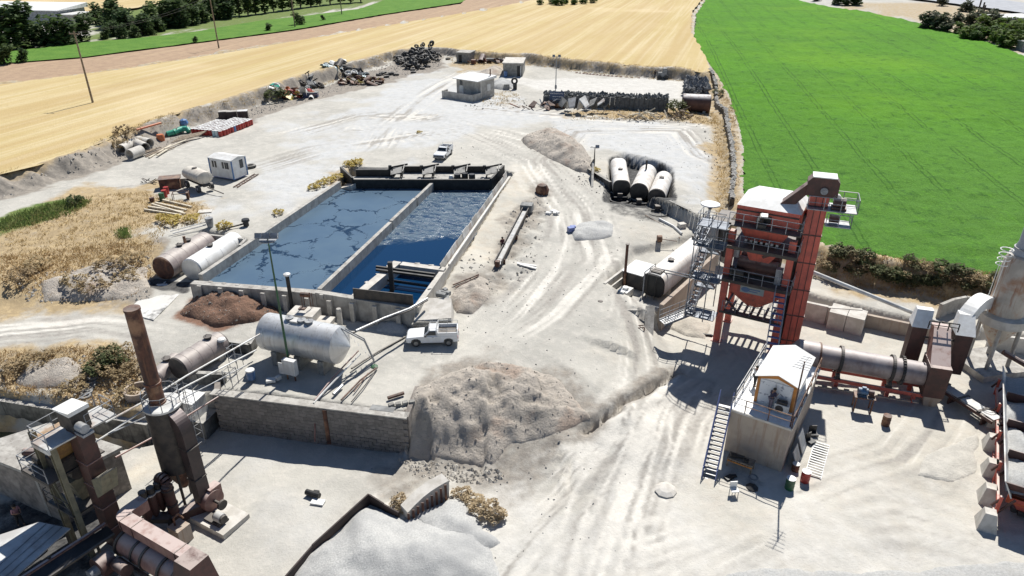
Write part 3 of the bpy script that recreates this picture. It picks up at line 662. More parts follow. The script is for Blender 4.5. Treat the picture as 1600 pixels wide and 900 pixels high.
edge = k.math('ADD', vy.outputs[1], k.math('MULTIPLY', k.noise(.5,4,.6), 5.))
edge = k.math('SUBTRACT', edge, k.math('MULTIPLY', vy.outputs[0], .25))
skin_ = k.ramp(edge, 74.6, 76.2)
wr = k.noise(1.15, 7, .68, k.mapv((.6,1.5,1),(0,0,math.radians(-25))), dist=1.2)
c = k.mix(skin_, (.003,.028,.08), k.mix(k.ramp(wr, .46, .6), (.105,.15,.195), (.01,.045,.105)))  # navy and paler ripple blues paint the reflected sky into the colour
k.L.new(c, k.b.inputs['Base Color']); k.b.inputs['Specular IOR Level'].default_value = .4
r = k.N.new('ShaderNodeMapRange'); r.inputs[3].default_value = .03; r.inputs[4].default_value = .25; k.L.new(skin_, r.inputs[0]); k.L.new(r.outputs[0], k.b.inputs['Roughness'])
k.bump(k.math('MULTIPLY', wr, skin_), .55, .3)
b = MB(); b.F.append((0,1,2,3)); b.V += [(p.x,p.y,.95) for p in (pDF, pFR, pBR+Vector((.2,-1.5,0)), pDB+Vector((0,.4,0)))]
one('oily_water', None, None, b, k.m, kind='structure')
# pale ramp slab in the far left corner
a = Vector(G(531,285,1.9)); b = MB(); b.prism([G(530,287,1.8)[:2], G(548,274,1.8)[:2], G(569,287,1.3)[:2], G(550,296,1.3)[:2]], -.5, [1.85,1.9,1.2,1.15])
one('concrete_ramp', 'pale sloping concrete slab at the far left corner of the basin', 'ramp', b, MT['concretelight'])
# burner trough behind the basin
a, c = Vector(G(556,274,2.1)), Vector(G(766,272,2.1)); t = T('burner_trough', 'low black trough wall across the far end of the basin', 'trough', (a.x,87.0,2.0), 0)
W = c.x-a.x
b = MB(); b.bx(0,W,-.15,.15,-2.2,.35); part(t,'front_plate',b,MT['blackdust'])
b = MB(); b.bx(5.2,W,4.2,4.5,-.6,.75); b.bx(0,5.1,2.6,2.9,-.6,.8); part(t,'rear_plate',b,MT['blackdust'])
b = MB(); b.add([(0,-.1,-1),(0.25,-.1,-1),(-2.4,4,-1),(-2.1,4.1,-1),(0,-.1,.6),(.25,-.1,.6),(-2.4,4,.8),(-2.1,4.1,.8)], [(0,1,5,4),(1,3,7,5),(3,2,6,7),(2,0,4,6),(4,5,7,6)])
b.add([(W,-.1,-1),(W+.3,-.1,-1),(W+1.6,4.4,-1),(W+1.9,4.4,-1),(W,-.1,.5),(W+.3,-.1,.5),(W+1.6,4.4,.9),(W+1.9,4.4,.9)], [(0,1,5,4),(1,3,7,5),(3,2,6,7),(2,0,4,6),(4,5,7,6)])
for q in (0,8):
    e_ = MB(); e_.add(b.V[q:q+8],[(0,1,5,4),(1,3,7,5),(3,2,6,7),(2,0,4,6),(4,5,7,6)]); part(t,'end_plate',e_,MT['blackdust'])
b = MB(); b.prism([(0,.15),(W,.15),(W+1.6,4.2),(5.15,4.2),(5.1,2.6),(-1.6,2.6)], -.9, -.12); part(t,'floor_slab',b,MT['oilconcrete'])
for i, fx in enumerate((.2,.47,.68,.93)):
    b = MB(); b.bx(-.09,.09,-1.1,1.1,-.1,.1); b.bx(-.75,.75,-.9,.9,0,.06)
    ox, oy = a.x+5.4+i*4.15, 89.3
    q = T('burner', ['leftmost of four black burner frames over the trough, with a stick on top','second from left of four black burner frames over the trough','third from left of four black burner frames, above the divider wall end','rightmost of four black burner frames over the trough, beside the white tin'][i], 'burner', (ox,oy,2.0), 0, 'burner frames on the black trough')
    b = MB(); b.box((0,0,.75),(1.5,1.3,.1),0,.35,-.2); part(q,'hood_plate',b,MT['oilconcrete'])
    for s in (-1,1):
        b = MB(); b.bar((s*.6,-1.0,-.7),(s*.55,.4,1.0),.14,.14); b.bar((s*.6,.9,-.7),(s*.55,.3,.9),.14,.14); part(q,'leg',b,MT['black'])
    b = MB(); b.box((.9,0,.7),(.1,1.5,1.1),0,.3,.2); part(q,'side_plate',b,MT['oilconcrete'])
    b = MB(); b.cyl((-.9,.6,1.0),(1.4,1.0,1.35),.12); b.cyl((-.9,.6,.8),(-.9,.6,1.3),.22); part(q,'burner_pipe',b,MT['black'])
b = MB(); b.lathe([(.28,0),(.3,.1),(.3,.6),(.2,.75)],12); one('tin', 'small white tin on the black trough near its right end', 'tin', b, MT['white'], (a.x+W-5.0,87.7,1.9), smooth=True)
for i in range(3):
    b = MB(); b.lathe([(.4,0),(.42,.1),(.42,.8),(.38,.9)],12); one('drum', ['blackened drum standing in the trough right of the white tin','blackened drum lying wet in the trough behind the tin','blackened drum at the trough near the right end'][i], 'drum', b, MT['black'], (a.x+W-4.2+i*.95,87.8+(i%2)*.5,1.9), smooth=True, group='blackened drums in the trough')
# ------------------------------------------------------------------ tanks
def tank(name, label, a, b_, r, mat, endm=None, bands=3, cone=0, saddles=2, hatch=(.5,), group=None, n=28, stack=None, sadmat='concrete', ground=None, square=0, hatmat='darksteel'):
    a = Vector(a); b_ = Vector(b_); L_ = (b_-a).length; rz = math.atan2(b_.y-a.y, b_.x-a.x); ry = -math.asin((b_.z-a.z)/L_)
    gz = (zat(*((a+b_)/2)[:2]) if ground is None else ground)
    base = Vector((a.x,a.y,gz)); t = T(name, label, 'tank', base, rz, group); h = a.z-gz
    def ring(x, rr, sq=square):
        o = []
        for i in range(n):
            q = 2*math.pi*i/n; cy, cz = math.cos(q), math.sin(q)
            if sq: e = 2/sq; cy = math.copysign(abs(cy)**e, cy); cz = math.copysign(abs(cz)**e, cz)
            o.append((x, cy*rr, h+cz*rr+x*math.sin(-ry)))
        return o
    def loft(rings, caps=(False,False)):
        m = MB(); 
        for q in rings: m.V += q
        for k_ in range(len(rings)-1):
            for i in range(n): m.F.append((k_*n+i,(k_+1)*n+i,(k_+1)*n+(i+1)%n,k_*n+(i+1)%n))
        if caps[0]: m.F.append(tuple(range(n)))
        if caps[1]: m.F.append(tuple(range(len(rings)*n-1,(len(rings)-1)*n-1,-1)))
        return m
    part(t, 'shell', loft([ring(0,r),ring(L_*.5,r),ring(L_,r)]), mat, True)
    e = endm or mat
    if cone:
        part(t,'end_cap',loft([ring(0,r*.995),ring(-cone,.06)],(False,True)),e,False); part(t,'end_cap',loft([ring(L_,r*.995),ring(L_+cone,.06)],(False,True)),e,False)
    else:
        for x0, s in ((0,-1),(L_,1)):
            part(t,'end_cap',loft([ring(x0,r*.995),ring(x0+s*.12,r*.93),ring(x0+s*.2,r*.55),ring(x0+s*.22,.05)],(False,True)),e,True)
    for i in range(bands):
        x = L_*(i+.5)/bands if bands > 1 else L_*.5
        part(t,'weld_band',loft([ring(x-.035,r*1.0),ring(x-.03,r*1.012),ring(x+.03,r*1.012),ring(x+.035,r*1.0)]),mat,False)
    for f in hatch:
        m = MB(); m.cyl((L_*f,0,h+r-.05),(L_*f,0,h+r+.16),.27,n=14); m.cyl((L_*f,0,h+r+.16),(L_*f,0,h+r+.2),.34,n=14); m.tube([(L_*f-.1,.1,h+r+.2),(L_*f-.1,.1,h+r+.32),(L_*f+.1,.1,h+r+.32)],.02,5)
        part(t,'hatch',m,MT[hatmat])
    if stack:
        m = MB(); m.cyl((L_*stack[0],0,h+r-.1),(L_*stack[0],0,h+r+stack[1]),stack[2],n=12); part(t,'vent_pipe',m,MT['rust'] if len(stack)<4 else MT[stack[3]],True)
    for i in range(saddles):
        x = L_*(.18+.64*i/max(1,saddles-1)); m = MB(); m.bx(x-.25,x+.25,-r*.8,r*.8,-.6,max(.1,h-r*.72)); part(t,'saddle',m,MT[sadmat])
    return t
bz = 1.35
tank('storage_tank','grey-brown bitumen tank with a dark rusty end, left of the white one beside the basin', G(255,419,bz), G(322,379,bz), 1.22, MT['tankgrey'], MT['rust'], 4, hatch=(.42,.62), stack=(.55,.7,.14), group='twin tanks left of the basin', ground=.1)
tank('storage_tank','white bitumen tank lying between the basin wall and the grey-brown tank', G(300,421,bz), G(367,378,bz), 1.15, MT['whitebright'], MT['silver'], 3, hatch=(.45,), group='twin tanks left of the basin', ground=.1)
b = MB(); b.prism([p for p in (G(196,488,.15)[:2],G(248,440,.15)[:2],G(304,437,.15)[:2],G(285,455,.15)[:2],G(240,500,.15)[:2])], -.5, .16); one('concrete_pad','pale oil-splashed concrete pad in front of the two tanks beside the basin','pad',b,M('oil_splashed_pad',(.66,.645,.61),(.6,.585,.55),.8,.9,0,.1,c3=(.06,.06,.062),s3=.55))
p0, p1 = Vector(G(237,420,2)), Vector(G(322,368,2)); 
b = MB(); wallbar(b, G(312,366,2)[:2], G(384,374,2)[:2], -.5, 2.1, .3); wallbar(b, G(384,374,2)[:2], G(375,384,2)[:2], -.5, 2.1, .3); one('pit_wall','low concrete wall behind the twin tanks at the yard edge','wall',b,MT['concrete'])
t = tank('silver_tank','big silver ribbed tank with a cone end on masonry saddles beside the tall lamp pole', G(418,517,2.25), G(531,539,2.25), 1.5, MT['silver'], None, 6, cone=.9, saddles=3, hatch=(.35,.52,.62), sadmat='block', ground=0, hatmat='steel')
b = MB(); b.bx(2.6,3.3,-.4,.3,3.72,3.86); part(t,'walk_plate',b,MT['sheetmetal'])
b = MB(); b.tube([(6.7,.3,3.6),(8.1,1.2,2.2),(8.6,1.6,0)],.05); b.tube([(6.4,.6,3.6),(7.9,1.5,2.2),(8.3,2.0,0)],.05)
for i in range(9): b.bar((6.85+i*.2,.45+i*.14,3.3-i*.38),(6.6+i*.2,.78+i*.14,3.3-i*.38),.04,.03)
part(t,'ladder',b,MT['steel'])
tank('storage_tank','dusty grey tank with a dark end sunk beside the terrace, behind the brown stack', G(279,576,.9), G(344,535,.9), .98, MT['tankgrey'], MT['darksteel'], 4, hatch=(.75,), group=None, ground=-.2, saddles=2)
tank('small_tank','small grey cylinder lying left of the dusty grey tank near the brown stack', G(244,590,.5), G(275,562,.5), .62, MT['tankgrey'], None, 1, hatch=(.6,), ground=-.2)
TZ = 1.5
tank('storage_tank','white tank with a black end, leftmost of three in the retaining wall cut', G(971,294,TZ), G(966,259,TZ+.1), 1.12, MT['tankwhite'], MT['black'], 2, hatch=(.45,), square=2.7, group='three tanks in the retaining wall', ground=.15, sadmat='black')
tank('storage_tank','white tank with black end and upright vent, middle of three in the retaining wall cut', G(998.5,300,TZ), G(1012,270,TZ+.1), 1.2, MT['tankwhite'], MT['black'], 3, hatch=(), stack=(.72,1.3,.12,'black'), group='three tanks in the retaining wall', ground=.15, sadmat='black')
tank('storage_tank','white tank with a brown-black end, rightmost of three in the retaining wall cut', G(1026,308,TZ), G(1037,280,TZ+.1), 1.12, MT['tankwhite'], MT['darksteel'], 2, hatch=(.6,), group='three tanks in the retaining wall', ground=.15, sadmat='black')
for i, (px, py, lb) in enumerate(((969,313,'left'),(999,323,'middle'),(1028,333,'right'))):
    c = G(px,py,.4); b = MB(); r_ = 1.35; b.lathe([(r_,0),(r_,.55),(r_-.15,.55),(r_-.15,.3)],20); t = T('drip_basin', f'round black drip basin under the {lb} tank of the retaining wall', 'basin', (c[0],c[1],c[2]-.4), 0, 'drip basins below the three tanks')
    part(t,'rim',b,MT['black']); b = MB(); b.bx(-.3,.3,.2,.9,.3,1.2); part(t,'pump_box',b,MT['darksteel']); b = MB(); b.cyl((-.8,.2,.7),(.9,.2,.7),.12); part(t,'valve_pipe',b,MT['black'])
MT['darkwall'] = M('dark_wall_face',(.085,.08,.074),(.03,.03,.03),.8,.8,0,.2,dust=.7,dustc=(.42,.4,.36))  # near-black wall faces, paler on top
# retaining wall along the upper yard
rw = [G(912,272,.7), G(953,299,.6), G(1044,333,.2), G(1075,350,.05), G(1112,372,-.2), G(1134,390,-.6)]
t = T('retaining_wall','long dark stained retaining wall running from the three tanks towards the red tower','wall',(0,0,0))
for i in range(5):
    b = MB(); wallbar(b, rw[i], rw[i+1], -1.5, [1.9,.55,1.85,1.8,1.75][i], .35); part(t,'wall_section',b,MT['darkwall'])
for i,(p,q,h) in enumerate((((921,297),(924,272),3.0),((912,275),(926,262),2.6))):
    a, c = G(*p,.7), G(*q,1.6); d = Vector(c)-Vector(a); b = MB(); th = .3
    b.V += [(0,0,-.8),(d.x,d.y,-.8),(d.x,d.y,h),(.2,0,.9),(th,.1,-.8),(d.x+th,d.y+.1,-.8),(d.x+th,d.y+.1,h),(.2+th,.1,.9)]; b.F += [(0,1,2,3),(7,6,5,4),(0,4,5,1),(1,5,6,2),(2,6,7,3),(3,7,4,0)]
    b.V = [(x+a[0],y+a[1],z+.2) for x,y,z in b.V]; one('wing_wall', ['curved-top grey wing wall standing left of the three tanks','second grey wing wall behind the first, left of the three tanks'][i], 'wall', b, MT['oilconcrete'], group='wing walls by the three tanks')
# tank pit beside the tower
a, c = Vector(G(1020.5,446,.75)), Vector(G(1090,388,.75))
t = tank('heavy_oil_tank','long boxy white tank with a black front end in the walled pit', a, c, 1.18, MT['tankwhite'], MT['blackdust'], 3, hatch=(.35,), square=3.2, ground=-.75, sadmat='concretelight')
L_ = (c-a).length
b = MB(); b.tube([(-.5,.75,0),(-.5,.75,2.9),(1.2,.75,2.9)],.06); b.tube([(1.2,.4,2.75),(1.2,-3.5,3.0),(1.2,-7.4,3.6)],.06); b.tube([(1.0,-.3,2.6),(1.0,-7.6,3.2)],.06); part(t,'oil_pipe',b,MT['steel'])
b = MB(); b.bx(.3,1.3,-.5,.5,2.66,2.8); b.rail([(.3,-.6,2.7),(.3,.6,2.7),(1.5,.6,2.7)],.35,.03); b.tube([(-.25,.5,2.5),(-.4,.5,2.1),(-.4,.5,.2)],.04); b.tube([(-.25,-.4,2.5),(-.4,-.4,2.1),(-.4,-.4,.2)],.04); part(t,'valve_set',b,MT['darksteel'])
b = MB(); b.cyl((L_-.3,.3,2.7),(L_-.3,.3,3.0),.35); b.cyl((L_-.6,-.4,2.7),(L_-.4,-.5,2.95),.2); part(t,'manhole',b,MT['darksteel'])
rz = math.atan2(c.y-a.y,c.x-a.x)
t = T('pit_wall','pale low concrete pit walls around the boxy white tank','wall',(a.x,a.y,-.75),rz)
b = MB(); b.bx(-2.2,L_*.52,-2.15,-1.75,-2.2,1.0); part(t,'right_wall',b,MT['plaster']); b = MB(); b.bx(L_*.55,L_+.6,-2.0,-1.6,-2.2,1.15); part(t,'right_wall',b,MT['plaster'])
b = MB(); b.bx(L_+1.2,L_+1.5,-2.0,1.9,-.5,1.1); part(t,'rear_wall',b,MT['concretelight'])
b = MB(); b.bx(-1.3,3.2,4.4,4.65,-.6,.95); b.bx(-1.4,2.6,3.9,4.05,-.6,.6); part(t,'left_wall',b,MT['concretelight'])
t = T('burner_house','dark brown burner box with pale roof and thin chimney beside the boxy white tank','box',(a.x,a.y,-.75),rz)
b = MB(); b.bx(1.0,3.9,1.55,3.75,0,1.6); part(t,'casing',b,MT['darksteel']); b = MB(); b.bx(.9,4.0,1.5,3.85,1.6,1.68); part(t,'roof',b,MT['whitebright'])
b = MB(); b.cyl((.82,3.4,.2),(.82,3.4,4.6),.14,n=12); part(t,'chimney',b,MT['rust'],True); b = MB(); b.cyl((.82,3.4,4.6),(.82,3.4,4.66),.2); part(t,'chimney_cap',b,MT['darksteel'])
b = MB(); b.bx(-1.6,-.2,1.9,2.9,0.1,.75); b.bx(-1.9,-1.5,2.1,2.5,0,.9); b.cyl((-.9,2.4,.7),(-.9,2.4,1.0),.3); part(t,'burner',b,MT['white'])
b = MB(); b.tube([(-2.4,4.6,.5),(-2.4,-1.8,.7)],.06); b.tube([(-2.2,4.6,.2),(-2.6,1,.1),(-2.4,-1.5,.3)],.04); part(t,'feed_pipe',b,MT['steel'])
# buttress by the catwalk
a = G(1016,480,0); c = G(1012,545,-2.6)
d = Vector((c[0]-a[0],c[1]-a[1],0)); b = MB(); th=.42
b.V += [(-th,0,-3),(th,0,-3),(th,0,.15),(-th,0,.15),(d.x-th,d.y,-3),(d.x+th,d.y,-3),(d.x+th,d.y,-2.3),(d.x-th,d.y,-2.3)]; b.F += [(3,2,1,0),(4,5,6,7),(0,1,5,4),(1,2,6,5),(2,3,7,6),(3,0,4,7)]
b.bx(-2.4,-th-.01,-.3,2.2,-2.0,-.15)
one('buttress','sloping grey concrete buttress at the foot of the catwalk','buttress',b,MT['concrete'],(a[0],a[1],0))
# horn shaped lamp mast with dish behind the tank
p, q = Vector(G(1094,372,.6)), Vector(G(1100,340,1.8)); t = T('dish_pole','white dish on a leaning pole between the white tank and the retaining wall','pole',tuple(Vector((p.x,p.y,zat(p.x,p.y)))))
top = Vector((1.6,3.2,3.6)); b = MB(); b.cyl((0,0,0),tuple(top),.16,n=10); part(t,'pole',b,MT['white'],True); b = MB(); b.cyl(tuple(top),tuple(top+Vector((0,0,.5))),.2,.55,10); part(t,'funnel',b,MT['black'],True)
b = MB(); b.lathe([(1.1,.5),(1.05,.62),(.3,.66)],20,tuple(top)); part(t,'dish',b,MT['whitebright'])
# ------------------------------------------------------------------ terrace wall of masonry (the face is built of single blocks)
wa, wb = Vector((-22.35,43.15,0)), Vector((-7.5,40.25,0)); rz = math.atan2(wb.y-wa.y,wb.x-wa.x); WL = (wb-wa).length
t = T('terrace_wall','long grey-brown masonry retaining wall under the silver tank','wall',(wa.x,wa.y,-3.3),rz)
b = MB(); b.bx(0,WL,.06,.5,-.3,3.28); part(t,'core',b,MT['brick']); 
b = MB(); b.bx(-.25,WL,.0,.75,3.28,3.4); part(t,'coping',b,MT['concrete'])
rows = 11; bh = 3.26/rows; alt = [M('masonry_a',(.25,.23,.21),(.17,.157,.143),2,.95,0,.4), M('masonry_b',(.235,.215,.197),(.165,.152,.138),2,.95,0,.4), M('masonry_c',(.27,.247,.223),(.185,.17,.153),2,.95,0,.4)]
cnt = 0; bm_ = MB(); bm_.bx(-.304,.304,-.012,.06,.007,bh-.007); small = [bm_.mesh('brick') for _ in range(3)]
for q in range(3): small[q].materials.append(alt[q])
rest = MB()
for r_ in range(rows):
    x = .3*(r_%2)
    while x < WL-.3:
        big = cnt < 270 and r_ >= 4
        if big:
            o = bpy.data.objects.new('brick', small[random.choice((0,0,1,1,2))]); COL.objects.link(o); o.parent = t; o.location = (x+.31, rnd(-.01,.008), r_*bh); cnt += 1
        else: rest.bx(x+.01,x+.6,-.02+rnd(-.015,.01),.06,r_*bh+.012,(r_+1)*bh-.012)
        x += .62
part(t,'lower_courses',rest,alt[1],kind='stuff')
b = MB(); b.bx(WL*.58,WL*.6,-.09,.0,.2,3.3); part(t,'drain_stain_pipe',b,MT['rust'])
wl = Vector(wa); we = Vector(G(332,560,0)); 
b = MB(); wallbar(b, wa+Vector((.2,.3,0)), Vector(G(341,585,0)), -3.3, .05, .4); one('terrace_end_wall','short left end wall of the terrace beside the brown stack','wall',b,MT['brick'])
b = MB(); p = G(650,640,0); wallbar(b, wb+Vector((-.05,.2,0)), Vector(G(652,605,0)), -3.3, .1, .35); one('terrace_end_wall','short right end wall of the terrace against the dirt mound','wall',b,MT['brick'])
# canal wall
b = MB(); wallbar(b, (-95,G(0,622,-1.8)[1]+.4), G(0,624,-1.8), -5.5, -1.75, .5); wallbar(b, G(0,624,-1.8), G(232,662,-1.8), -5.5, -1.75, .5); one('canal_wall','dark concrete wall along the greenish canal','wall',b,MT['oilconcrete'])
# low walls and blocks on the right
lw = [G(1232,475,-1.2), G(1292,488,-1.2), G(1345,492,-1.2), G(1440,512,-1.2), G(1474,520,-1.2)]
t = T('boundary_wall','low tan concrete wall behind the dryer drum','wall',(0,0,0))
for i in range(4):
    b = MB(); wallbar(b, lw[i], lw[i+1], -3, [-.55,-.6,-1.0,-1.0][i], .35); part(t,'wall_section',b,MT['plaster'] if i>1 else MT['concretelight'])
b = MB(); wallbar(b, G(1545,528,-1.2), G(1640,540,-1.2), -3, -.8, .3); wallbar(b, G(1528,470,-.5), G(1640,510,-.8), -3, .3, .3); one('boundary_wall','low concrete wall segment behind the rusty silo','wall',b,MT['concretelight'])
pts = [G(x,y,.1) for x,y in ((1470,478),(1490,470),(1510,466),(1530,470))]; b = MB()
for p, q in zip(pts[:-1],pts[1:]): wallbar(b,p,q,-2.5,.3,.3)
one('curved_wall','short curved block wall behind the exhaust ducts','wall',b,MT['concrete'])
a, c = Vector(G(1290,512,-2.4)), Vector(G(1345,526,-2.4)); rz=frame(a,c); Lb=(c-a).length
for i in range(2):
    d = (c-a).normalized(); p = a+d*(Lb/2*i); b = MB(); b.bx(0.02,Lb/2-.03,0,2.0,-.3,1.75); b.bx(.02,Lb/2-.03,-.05,0,1.6,1.75)
    one('concrete_block',['pale concrete block left of its twin behind the dryer drum','pale concrete block right of its twin behind the dryer drum'][i],'block',b,MT['concretelight'],tuple(p),rz,group='twin concrete blocks behind the drum')
# block wall with gravel by the pickup
a, c = Vector(G(644,522,0)), Vector(G(706,522,0)); t = T('block_wall','low grey block wall with gravel heaped behind it, next to the white pickup','wall',(a.x,a.y,-.1),frame(a,c)); Lb=(c-a).length
bmk = MB(); bmk.bx(.012,.44,0,.3,.012,.2); mk = bmk.mesh('brick'); mk.materials.append(MT['block'])
for r_ in range(7):
    for i in range(int(Lb/.45)):
        hmax = 1.55 if i > 4 else 1.25
        if r_*.21+.2 > hmax: continue
        o = bpy.data.objects.new('brick', mk); COL.objects.link(o); o.parent = t; o.location = (i*.45+(.2 if r_%2 else 0), rnd(-.02,.02)+.0, r_*.212)
b = MB(); b.bx(.3,Lb-.1,.31,.4,0,1.2); part(t,'core',b,MT['block'])
b = MB(); b.add([(0.1,.2,0),(Lb,.2,0),(Lb,3.4,0),(.1,3.4,0),(.2,.25,1.3),(Lb,.25,1.55),(Lb-.2,3.0,2.0),(.4,3.2,1.95)],[(0,1,5,4),(1,2,6,5),(2,3,7,6),(3,0,4,7),(4,5,6,7)]); part(t,'gravel_fill',b,MT['concretelight'])
# ------------------------------------------------------------------ right hand plant
RA = math.radians(-29)
TB = (18.67,55.18,-2.5)
t = T('mixing_tower','tall red steel mixing tower with hoppers and railed platforms','tower',TB,RA); TW, TD = 4.9, 4.2
for i,(x,y) in enumerate(((0,0),(TW,0),(0,TD),(TW,TD))):
    b = MB(); b.bx(x-.27,x+.27,y-.3,y+.3,0,10.9 if i<2 else 10.2)
    for z in (.0,): b.bx(x-.42,x+.42,y-.42,y+.42,-.2,.14)
    part(t,'leg',b,MT['red'])
def deck(z, x0=-.3, x1=TW+.6, y0=-1.1, y1=TD+.3, name='platform', hole=False):
    b = MB(); b.bx(x0,x1,y0,y1,z-.06,z); b.bx(x0,x1,y0-.01,y0+.1,z-.28,z-.061); b.bx(x0,x1,y1-.1,y1,z-.28,z-.061); b.bx(x1-.1,x1-.005,y0+.11,y1-.11,z-.28,z-.061); b.bx(x0+.005,x0+.1,y0+.11,y1-.11,z-.28,z-.061)
    part(t,name,b,MT['darksteel'])
def railing(pts, h=1.05):
    b = MB(); b.rail(pts,h,.032,1.25); part(t,'railing',b,MT['steel'])
# lower walkway
b = MB(); b.bx(-.1,TW+.2,-.35,.25,3.1,3.3); b.bx(-.1,TW+.2,TD-.3,TD+.25,3.1,3.3); 
for i in range(9): b.bx(.1+i*.58,.3+i*.58,.25,TD-.3,3.14,3.26)
part(t,'walkway',b,MT['darksteel'])
for z in (6.8,9.9): deck(z)
b = MB(); b.bx(.3,TW-.3,-.5,TD-.6,6.55,6.74); part(t,'mixer_floor',b,MT['darksteel'])
railing([(-.3,-1.1,6.8),(TW+.6,-1.1,6.8),(TW+.6,1.5,6.8)]); railing([(-.3,-1.1,9.9),(TW+.6,-1.1,9.9),(TW+.6,TD,9.9)]); railing([(.1,-.3,3.3),(TW,-.3,3.3)],1.0)
railing([(-.25,-1.05,11.75),(TW+.5,-1.05,11.75),(TW+.5,1.0,11.75)])
b = MB(); b.bx(-.3,TW+.55,-1.1,0,11.66,11.74); b.bx(-1.6,-.3,-.6,2.2,11.66,11.74); part(t,'platform',b,MT['darksteel'])
# lower storage hopper
b = MB(); b.bx(.35,TW-.35,.3,TD-.4,5.2,6.5); b.fr((.35,TW-.35,.3,TD-.4),5.199,(2.0,2.9,1.5,2.3),3.55) if False else None
v = [(.35,.3,5.2),(TW-.35,.3,5.2),(TW-.35,TD-.4,5.2),(.35,TD-.4,5.2),(1.9,1.4,3.5),(2.9,1.4,3.5),(2.9,2.4,3.5),(1.9,2.4,3.5)]
b.add(v,[(0,4,5,1),(1,5,6,2),(2,6,7,3),(3,7,4,0),(4,7,6,5)]); part(t,'discharge_hopper',b,MT['red'])
b = MB(); 
cy = .27
b.V += [(1.3,.24,5.9),(3.3,.24,5.9),(3.3,.24,5.25),(1.3,.24,5.25),(1.3,.285,5.9),(3.3,.285,5.9),(3.3,.285,5.25),(1.3,.285,5.25)]; b.F += [(3,2,1,0),(0,1,5,4),(2,3,7,6),(1,2,6,5),(3,0,4,7)]
pl = part(t,'name_plate',b,M('faded_blue_plate',(.28,.34,.36),(.36,.38,.36),2,.6))
b = MB(); b.lathe([(.3,0),(.3,.03)],14,(0,0,0),Matrix.Translation((1.75,.235,5.58))@Matrix.Rotation(math.radians(90),4,'X')@Matrix.Diagonal((1.2,.75,1,1))); b.bx(2.05,3.0,.215,.238,5.62,5.72); b.bx(2.05,2.8,.215,.238,5.44,5.52); part(t,'plate_emblem',b,MT['blueplastic'])
# mixer and weigh bins between the decks
b = MB(); b.bx(.8,3.9,.4,2.9,7.0,7.7); b.cyl((.7,.9,7.7),(4.0,.9,7.7),.62,n=16); b.cyl((.7,2.2,7.7),(4.0,2.2,7.7),.62,n=16); part(t,'mixer',b,MT['darkred'],True)
b = MB(); b.fr((1.6,3.2,.6,2.6),8.2,(1.0,4.2,.3,3.2),9.75); part(t,'weigh_bin',b,MT['red'])
b = MB(); b.cyl((.55,-.25,7.25),(1.5,-.25,7.25),.33,n=14); b.bx(.6,1.5,-.6,.1,6.8,6.95); b.cyl((.35,-.25,7.25),(.55,-.25,7.25),.48,n=16); part(t,'mixer_motor',b,MT['darksteel'],True)
b = MB(); b.bx(4.0,4.5,-.2,.4,6.8,8.2); part(t,'control_cabinet',b,MT['steel']); b = MB(); b.bx(.2,.7,.4,.9,8.3,9.2); part(t,'control_cabinet',b,MT['steel'])
# hot bins under the screen
b = MB(); b.fr((1.1,3.8,.5,3.4),10.05,(.25,TW-.25,.1,TD-.3),11.62); part(t,'hot_bin',b,MT['red'])
b = MB()
for i in range(7): b.cyl((1.2+i*.42,-.05,10.3),(1.2+i*.42,.5,10.3),.09,n=8); b.bx(1.1+i*.42,1.3+i*.42,-.3,-.05,10.2,10.4)
part(t,'gate_cylinders',b,MT['steel'])
# bracing
b = MB(); b.bar((TW-.3,.1,10.1),(2.7,.1,8.9),.1,.25) ; b.bar((.1,.05,4.6),(1.4,.05,3.3),.1,.2); b.bar((TW,TD,.4),(TW,.1,3.0),.14,.14); part(t,'brace',b,MT['darkred'])
# screen house and roof
b = MB(); b.bx(.05,TW+.1,-.05,TD-.1,11.76,13.2); part(t,'screen_house',b,MT['red'])
b = MB(); b.prism([(0,-.12),(TW+.2,-.12),(TW+.2,TD),(0,TD)],13.2,13.34); b.V[-4:] = [(.9,.9,13.75),(TW-.4,.9,13.75),(TW-.4,TD-.2,13.75),(.9,TD-.2,13.75)]; part(t,'roof',b,MT['whitebright'])
b = MB(); b.bx(.05,TW+.1,-.12,-.06,12.75,12.85); b.bx(2.3,2.9,-.11,-.06,12.0,12.6); part(t,'inspection_door',b,MT['darksteel'])
b = MB(); b.cyl((2.1,-.75,12.2),(2.1,-.35,12.5),.3,n=14); b.bx(1.9,2.7,-.9,-.3,11.76,12.1); b.box((2.35,-.6,12.75),(.6,.6,.1),.2,.3); part(t,'vibrator_motor',b,MT['darksteel'])
b = MB(); b.box((2.4,-.62,12.86),(.5,.45,.06),.2,.3); part(t,'motor_cover',b,MT['whitebright'])
